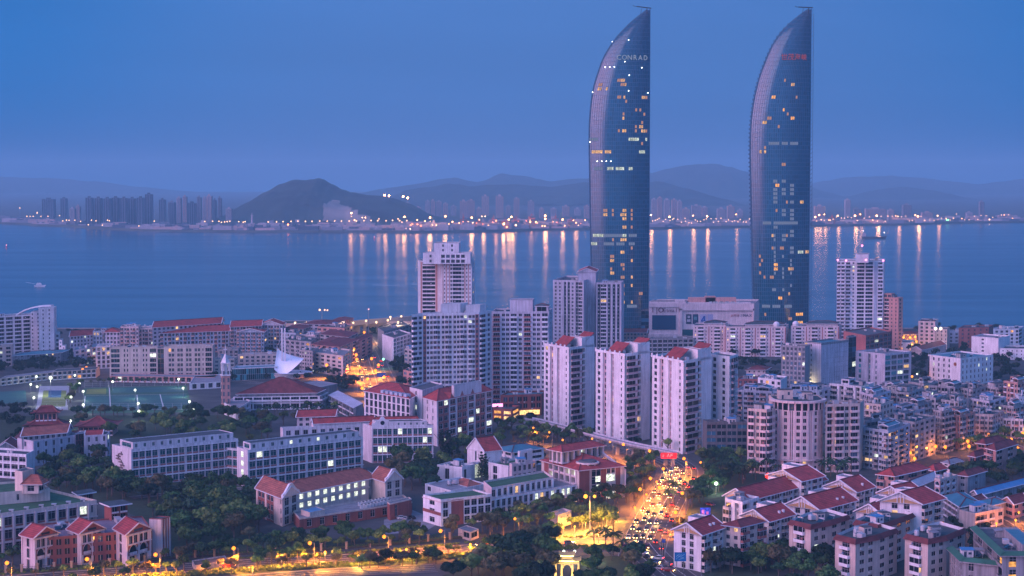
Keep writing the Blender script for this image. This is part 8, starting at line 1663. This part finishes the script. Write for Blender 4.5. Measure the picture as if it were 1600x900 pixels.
FB = [(min(p.x for p in q) - 4, max(p.x for p in q) + 4, min(p.y for p in q) - 4, max(p.y for p in q) + 4, q) for q in FOOT]
def free(p, m=2.2, roads=True):
	for x0, x1, y0, y1, q in FB:
		if x0 < p.x < x1 and y0 < p.y < y1 and inpoly(p, q, m): return False
	if roads:
		for P, w in ROADS:
			for a in P:
				if abs(a.x - p.x) < w + 8 and abs(a.y - p.y) < w + 8 and (a - p).length < w * .75 + .5: return False
			for a, b_ in zip(P, P[1:]):
				d = b_ - a; L = d.length_squared; t_ = max(0, min(1, (p - a).dot(d) / L)); 
				if (a + d * t_ - p).length < w - .6: return False
	return True
TP = []; KC = {}
def scatter(pix, n, kind, smin, smax, label, group, dmin=4.0, m=2.0, cap=400):
	xs = [a for a, _ in pix]; ys = [b_ for _, b_ in pix]; ok = 0; tries = 0
	P = [G(x, y) for x, y in pix]; bx = (min(p.x for p in P), max(p.x for p in P), min(p.y for p in P), max(p.y for p in P))
	while ok < n and tries < n * 30:
		tries += 1; p = Vector((rt.uniform(bx[0], bx[1]), rt.uniform(bx[2], bx[3])))
		if not inpoly(p, P) or not free(p, m): continue
		s = rt.uniform(smin, smax)
		if any(abs(q.x - p.x) < dmin and (q - p).length < dmin * .5 * (s + t_) for q, t_ in TP): continue
		TP.append((p, s)); tree(kind, p, s, label, group); ok += 1
def line(pix, n, kind, smin, smax, label, group, jit=1.0):
	P = [G(x, y) for x, y in pix]; L = sum((b_ - a).length for a, b_ in zip(P, P[1:]))
	for i in range(n):
		r = along(P, L * (i + .5) / n - .01); p = r[0] + Vector((rt.uniform(-jit, jit), rt.uniform(-jit, jit)))
		if free(p, .8, False): TP.append((p, .8)); tree(kind, p, rt.uniform(smin, smax), label, group)
S = scatter
S([(60, 762), (180, 748), (205, 775), (372, 768), (400, 780), (430, 830), (300, 866), (270, 862), (270, 800), (140, 775)], 70, 'big', .85, 1.25, 'round dark broadleaf tree in the wood between the classroom row and the U-shaped building', 'trees of the campus wood', 6.4)
S([(60, 705), (175, 722), (185, 762), (150, 772), (100, 760), (56, 742)], 22, 'big', .7, 1.0, 'dark tree below the grey school wing at left', 'trees below the grey school wing', 5.5)
S([(280, 880), (440, 870), (400, 842), (300, 862)], 10, 'big', .6, .9, 'bushy tree at the road side of the campus wood', 'trees at the edge of the campus wood', 5)
S([(580, 742), (660, 722), (680, 765), (655, 800), (640, 790), (625, 755)], 14, 'big', .9, 1.3, 'big round tree crowding the right flank of the U-shaped building', 'trees right of the U-shaped building', 6.5)
S([(400, 850), (660, 836), (665, 846), (405, 868)], 22, 'big', .55, .85, 'leafy tree in front of the U-shaped building behind the fence', 'trees in front of the U-shaped building', 5)
line([(-20, 884), (120, 882), (230, 872)], 16, 'street', .8, 1.15, 'small tree before the gabled school', 'trees before the gabled school')
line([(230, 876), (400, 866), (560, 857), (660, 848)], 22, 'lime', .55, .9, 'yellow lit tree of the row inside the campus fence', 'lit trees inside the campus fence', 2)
line([(-20, 908), (200, 897), (400, 888), (560, 880), (700, 868), (800, 860)], 32, 'street', .55, .95, 'young tree on the verge of the orange lit bottom road', 'verge trees of the bottom road', 1.6)
S([(700, 912), (790, 870), (850, 872), (866, 905), (850, 930)], 22, 'big', .9, 1.25, 'big dark tree at the bottom left of the memorial gate', 'dark trees left of the gate', 5.5)
S([(770, 855), (860, 840), (865, 858), (790, 864)], 8, 'big', .7, .95, 'dark tree on the traffic island left of the plaza', 'trees on the traffic island', 4.5)
S([(905, 925), (908, 890), (930, 872), (985, 868), (1010, 890), (1030, 925)], 16, 'big', .6, .95, 'dark tree right of the memorial gate', 'dark trees right of the gate', 4.6)
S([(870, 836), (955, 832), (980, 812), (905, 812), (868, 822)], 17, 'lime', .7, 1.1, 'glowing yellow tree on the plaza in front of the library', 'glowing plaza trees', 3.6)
S([(700, 838), (860, 822), (900, 805), (905, 785), (770, 805), (760, 828)], 26, 'street', .8, 1.1, 'tree below the long pink campus wing', 'trees below the pink campus wing', 4)
S([(985, 812), (1030, 765), (1040, 740), (1010, 715), (985, 720), (975, 790)], 26, 'street', .9, 1.3, 'street tree left of the curving main road', 'trees left of the main road', 4)
S([(1075, 800), (1130, 800), (1128, 765), (1200, 745), (1160, 712), (1085, 708), (1078, 745), (1066, 780)], 38, 'big', .6, .95, 'dense tree right of the curving main road', 'trees right of the main road', 4.6)
S([(860, 690), (985, 706), (1020, 712), (960, 688), (860, 668), (800, 660), (790, 690), (850, 705)], 34, 'street', .8, 1.2, 'tree between the library and the busway', 'trees along the busway', 4)
S([(1045, 846), (1065, 842), (1062, 800), (1052, 810)], 6, 'street', .7, 1.0, 'tree at the junction left of the nearest red-roofed flats', 'trees at the junction', 3.5)
S([(1060, 905), (1130, 895), (1240, 905), (1235, 870), (1200, 858), (1130, 870), (1100, 900)], 26, 'big', .6, 1.0, 'dark bushy tree below the red-roofed flats', 'trees below the red-roofed flats', 4.5)
S([(1235, 930), (1300, 925), (1300, 890), (1250, 885)], 8, 'big', .7, 1.0, 'dark tree between the flats at the bottom edge', 'trees between the bottom flats', 4.5)
S([(110, 652), (250, 650), (300, 660), (250, 690), (120, 690)], 20, 'big', .6, .95, 'dark tree between the sports pitch and the school roofs', 'trees below the sports pitch', 6)
S([(380, 700), (440, 690), (560, 640), (500, 636), (380, 650)], 16, 'street', .9, 1.3, 'tree between the red-roofed classroom range and the gymnasium', 'trees before the gymnasium', 5)
S([(250, 655), (350, 650), (430, 668), (420, 690), (260, 695)], 26, 'big', .8, 1.15, 'tree of the dense clump left of the red-roofed classroom range', 'trees left of the classroom range', 6)
S([(100, 640), (128, 640), (128, 600), (112, 600)], 7, 'street', .8, 1.1, 'tree between the court and the big pitch', 'trees between the pitches', 5); line([(135, 650), (296, 648)], 10, 'street', .8, 1.1, 'tree at the near side of the big sports pitch', 'trees along the near pitch side'); line([(135, 602), (285, 600)], 14, 'street', .6, .8, 'small tree behind the big sports pitch', 'small trees behind the pitch')
S([(1352, 700), (1420, 690), (1500, 676), (1590, 660), (1600, 700), (1500, 704), (1440, 716), (1360, 735)], 44, 'lime', .7, 1.15, 'orange lit tree along the lane at right', 'lit trees of the lane at right', 5)
S([(1480, 745), (1600, 715), (1600, 770), (1540, 765), (1500, 760)], 20, 'big', .6, 1.0, 'dark tree among the houses at the right edge', 'trees among the right-hand houses', 5)
S([(1345, 735), (1400, 720), (1380, 700), (1330, 700), (1300, 735)], 12, 'big', .7, 1.0, 'dark tree below the right wing of the round-fronted block', 'trees below the round-fronted block', 5)
S([(660, 735), (725, 700), (735, 718), (690, 745)], 10, 'big', .7, .95, 'dark tree left of the white chapel', 'trees left of the chapel', 5)
line([(690, 722), (705, 715), (718, 712)], 4, 'conifer', 1.0, 1.35, 'tall dark conifer between the classroom row and the chapel', 'conifers by the chapel'); line([(752, 752), (757, 750)], 2, 'conifer', .9, 1.1, 'tall slim conifer in front of the glass gallery', 'conifers by the gallery')
S([(768, 700), (850, 690), (835, 672), (775, 668)], 14, 'street', .8, 1.1, 'tree around the shop street below the tall towers', 'trees below the tall towers', 4.5)
# far-off wood: reads as one mass
mb = MB()
def mass(pix, n, r0, r1):
	P = [G(x, y) for x, y in pix]; bx = (min(p.x for p in P), max(p.x for p in P), min(p.y for p in P), max(p.y for p in P)); k = 0; tr = 0
	while k < n and tr < n * 20:
		tr += 1; p = Vector((rt.uniform(bx[0], bx[1]), rt.uniform(bx[2], bx[3])))
		if inpoly(p, P) and free(p, 2.5): r = rt.uniform(r0, r1); crown(mb, Vector((p.x, p.y, r * 1.1)), r, r * .85, 110, 1.3, 6); k += 1
mass([(-20, 590), (110, 582), (160, 572), (110, 556), (60, 566), (-20, 568)], 60, 3.5, 5); mass([(330, 600), (480, 596), (560, 585), (480, 560), (340, 575)], 50, 2.5, 4); mass([(160, 560), (450, 560), (560, 520), (440, 520), (180, 545)], 60, 2.5, 4)
mass([(580, 545), (640, 560), (640, 515), (560, 515)], 45, 3, 4.5); mass([(1090, 560), (1320, 560), (1320, 545), (1090, 545)], 40, 2.5, 4); mass([(1400, 570), (1600, 570), (1600, 540), (1400, 545)], 50, 2.5, 4.5); mass([(1150, 690), (1600, 650), (1600, 600), (1150, 600)], 90, 2, 3.2); mass([(1000, 560), (1300, 600), (1100, 640), (1000, 600)], 40, 2, 3.5); mass([(1120, 790), (1600, 760), (1600, 880), (1240, 880)], 70, 1.8, 3); mass([(-20, 520), (1620, 512), (1620, 519), (-20, 530)], 110, 2.5, 4)
mass([(660, 640), (1000, 700), (1000, 640), (700, 610)], 50, 2.2, 3.5); mass([(690, 760), (850, 735), (850, 700), (700, 730)], 30, 1.6, 2.6)
mass([(0, 640), (55, 640), (60, 700), (0, 704)], 20, 3, 4.5)
mass([(504, 615), (570, 612), (566, 598), (520, 598)], 22, 3, 4.5)
mass([(604, 605), (640, 606), (636, 566), (602, 566)], 24, 3, 4.5)
mass([(1115, 585), (1165, 590), (1220, 600), (1218, 572), (1115, 566)], 30, 3, 4.5)
mass([(1424, 612), (1450, 612), (1450, 565), (1424, 562)], 16, 3, 4.5)
mass([(1554, 610), (1610, 608), (1610, 568), (1554, 570)], 30, 3, 4.5)
o = mb.build('distant_foliage', LEAFD, kind='stuff'); tag(o, 'dark greenery filling the gaps between the farther buildings', 'greenery')
mb = MB()
for P, d, n in ((fp, 1.5, 700), (off(low_p, 8.6), 0, 500), (off(low_p, -8.6), 0, 500), (off(low_p, 12), 0, 600), (off(low_p, 14), 0, 500)):
	for i in range(n):
		r = along(P, rt.uniform(0, 1) * sum((b_ - a).length for a, b_ in zip(P, P[1:])) * .99)
		if r: p = r[0] + Vector((rt.uniform(-.8, .8), d + rt.uniform(-.8, .8))); crown(mb, Vector((p.x, p.y, .5)), .8, .6, 14, .5, 3)
o = mb.build('hedge', LEAFY, kind='stuff'); tag(o, 'clipped hedges and low planting along the orange lit bottom road', 'hedge')
# ---- palms, each frond a part
def frond_mesh():
	mb = MB(); n = 6; L = 3.2
	pts = [(L * k / n, 0, .9 * math.sin(k / n * 1.5) - 1.9 * (k / n) ** 2.2) for k in range(n + 1)]
	for k in range(n):
		a, b_ = pts[k], pts[k + 1]; w0, w1 = .55 * math.sin(math.pi * (k + .4) / (n + .8)), .55 * math.sin(math.pi * (k + 1.4) / (n + .8))
		for s_ in (-1, 1): mb.quad((a[0], 0, a[2]), (b_[0], 0, b_[2]), (b_[0] - .1, s_ * w1, b_[2] - .3), (a[0] - .1, s_ * w0, a[2] - .3))
	return mb.mesh('frond', [LEAFD])
fm_ = frond_mesh(); fml = fm_.copy(); fml.materials[0] = LEAFY  # paler frond copy for lit palms: lamplight put into the leaf colour
def palm_trunk(): q = MB(); q.cyl((0, 0), .26, 0, 3.5, 7, 0, .2); q.cyl((0, 0), .2, 3.5, 7.2, 7, 0, .16); return q.mesh('trunk', [BARK])
ptm = palm_trunk()
def palm(px, py, s, label, group, lit=False):
	p = G(px, py); e = empty('palm_tree', (*p, 0), rt.random() * 6, label, 'palm tree', group); e.scale = (s,) * 3; inst('trunk', ptm, e, (0, 0, 0))
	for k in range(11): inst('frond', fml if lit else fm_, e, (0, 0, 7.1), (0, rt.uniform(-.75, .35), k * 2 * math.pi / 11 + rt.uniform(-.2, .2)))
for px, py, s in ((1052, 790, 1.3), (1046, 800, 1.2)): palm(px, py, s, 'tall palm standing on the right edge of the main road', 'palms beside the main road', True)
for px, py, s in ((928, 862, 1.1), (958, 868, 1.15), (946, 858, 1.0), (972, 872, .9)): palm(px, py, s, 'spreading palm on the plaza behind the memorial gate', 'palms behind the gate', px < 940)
for i, x in enumerate((1110, 1128, 1142, 1160, 1180, 1198, 1216, 1286, 1298, 1308, 1318, 1330)): palm(x, 755 - (i % 3) * 5, 1.15, 'palm in the row below the round-fronted block', 'palms below the round-fronted block')
for i in range(11): palm(405 + i * 12, 652 + (i % 2) * 4, .95, 'palm in the row in front of the gymnasium', 'palms in front of the gymnasium')
for px, py in ((20, 884), (60, 886), (90, 882), (240, 742), (80, 745)): palm(px, py, .9, 'low palm near the school buildings at left', 'palms at left')
S([(835, 690), (1040, 712), (1046, 708), (1000, 700), (940, 690), (850, 668), (836, 664)], 26, 'street', 1.1, 1.5, 'tree standing right under the busway', 'trees under the busway', 3.2)
line([(90, 922), (250, 902), (450, 890), (700, 873)], 15, 'street', .7, 1.05, 'lamp lit tree on the strip between the two bottom roads', 'trees between the two bottom roads', 1.2)
line([(395, 884), (470, 879)], 7, 'big', .55, .75, 'bushy tree on the near side of the fence at the bottom', 'bushy trees by the bottom fence', 1.5); line([(560, 889), (690, 880)], 10, 'big', .5, .7, 'low round tree at the bottom edge left of the big dark trees', 'low round trees at the bottom edge', 1.5)
S([(700, 845), (800, 838), (870, 826), (985, 790), (990, 745), (975, 760), (900, 800), (760, 822), (700, 832)], 34, 'street', .95, 1.35, 'leafy tree between the campus buildings and the plaza', 'trees between the campus and the plaza', 3.6)
S([(0, 780), (60, 775), (150, 760), (220, 800), (270, 815), (272, 850), (240, 810), (160, 770)], 10, 'street', .9, 1.2, 'tree behind the gabled school', 'trees behind the gabled school', 4)
# ================================================================== HAZE
mb = MB(); mb.hexa([(-9500, -60, -4), (9500, -60, -4), (9500, 19500, -4), (-9500, 19500, -4), (-9500, -60, 330), (9500, -60, 330), (9500, 19500, 330), (-9500, 19500, 330)])
hm = bpy.data.materials.new('haze'); hm.use_nodes = True; t = hm.node_tree; t.nodes.clear(); o_ = N(t, 'ShaderNodeOutputMaterial'); pv = N(t, 'ShaderNodeVolumePrincipled')
pv.inputs['Color'].default_value = (0.36, 0.74, 0.90, 1); pv.inputs['Density'].default_value = HAZE; pv.inputs['Anisotropy'].default_value = 0.0
t.links.new(pv.outputs[0], o_.inputs['Volume'])
hz = mb.build('haze', hm); hz['kind'] = 'stuff'
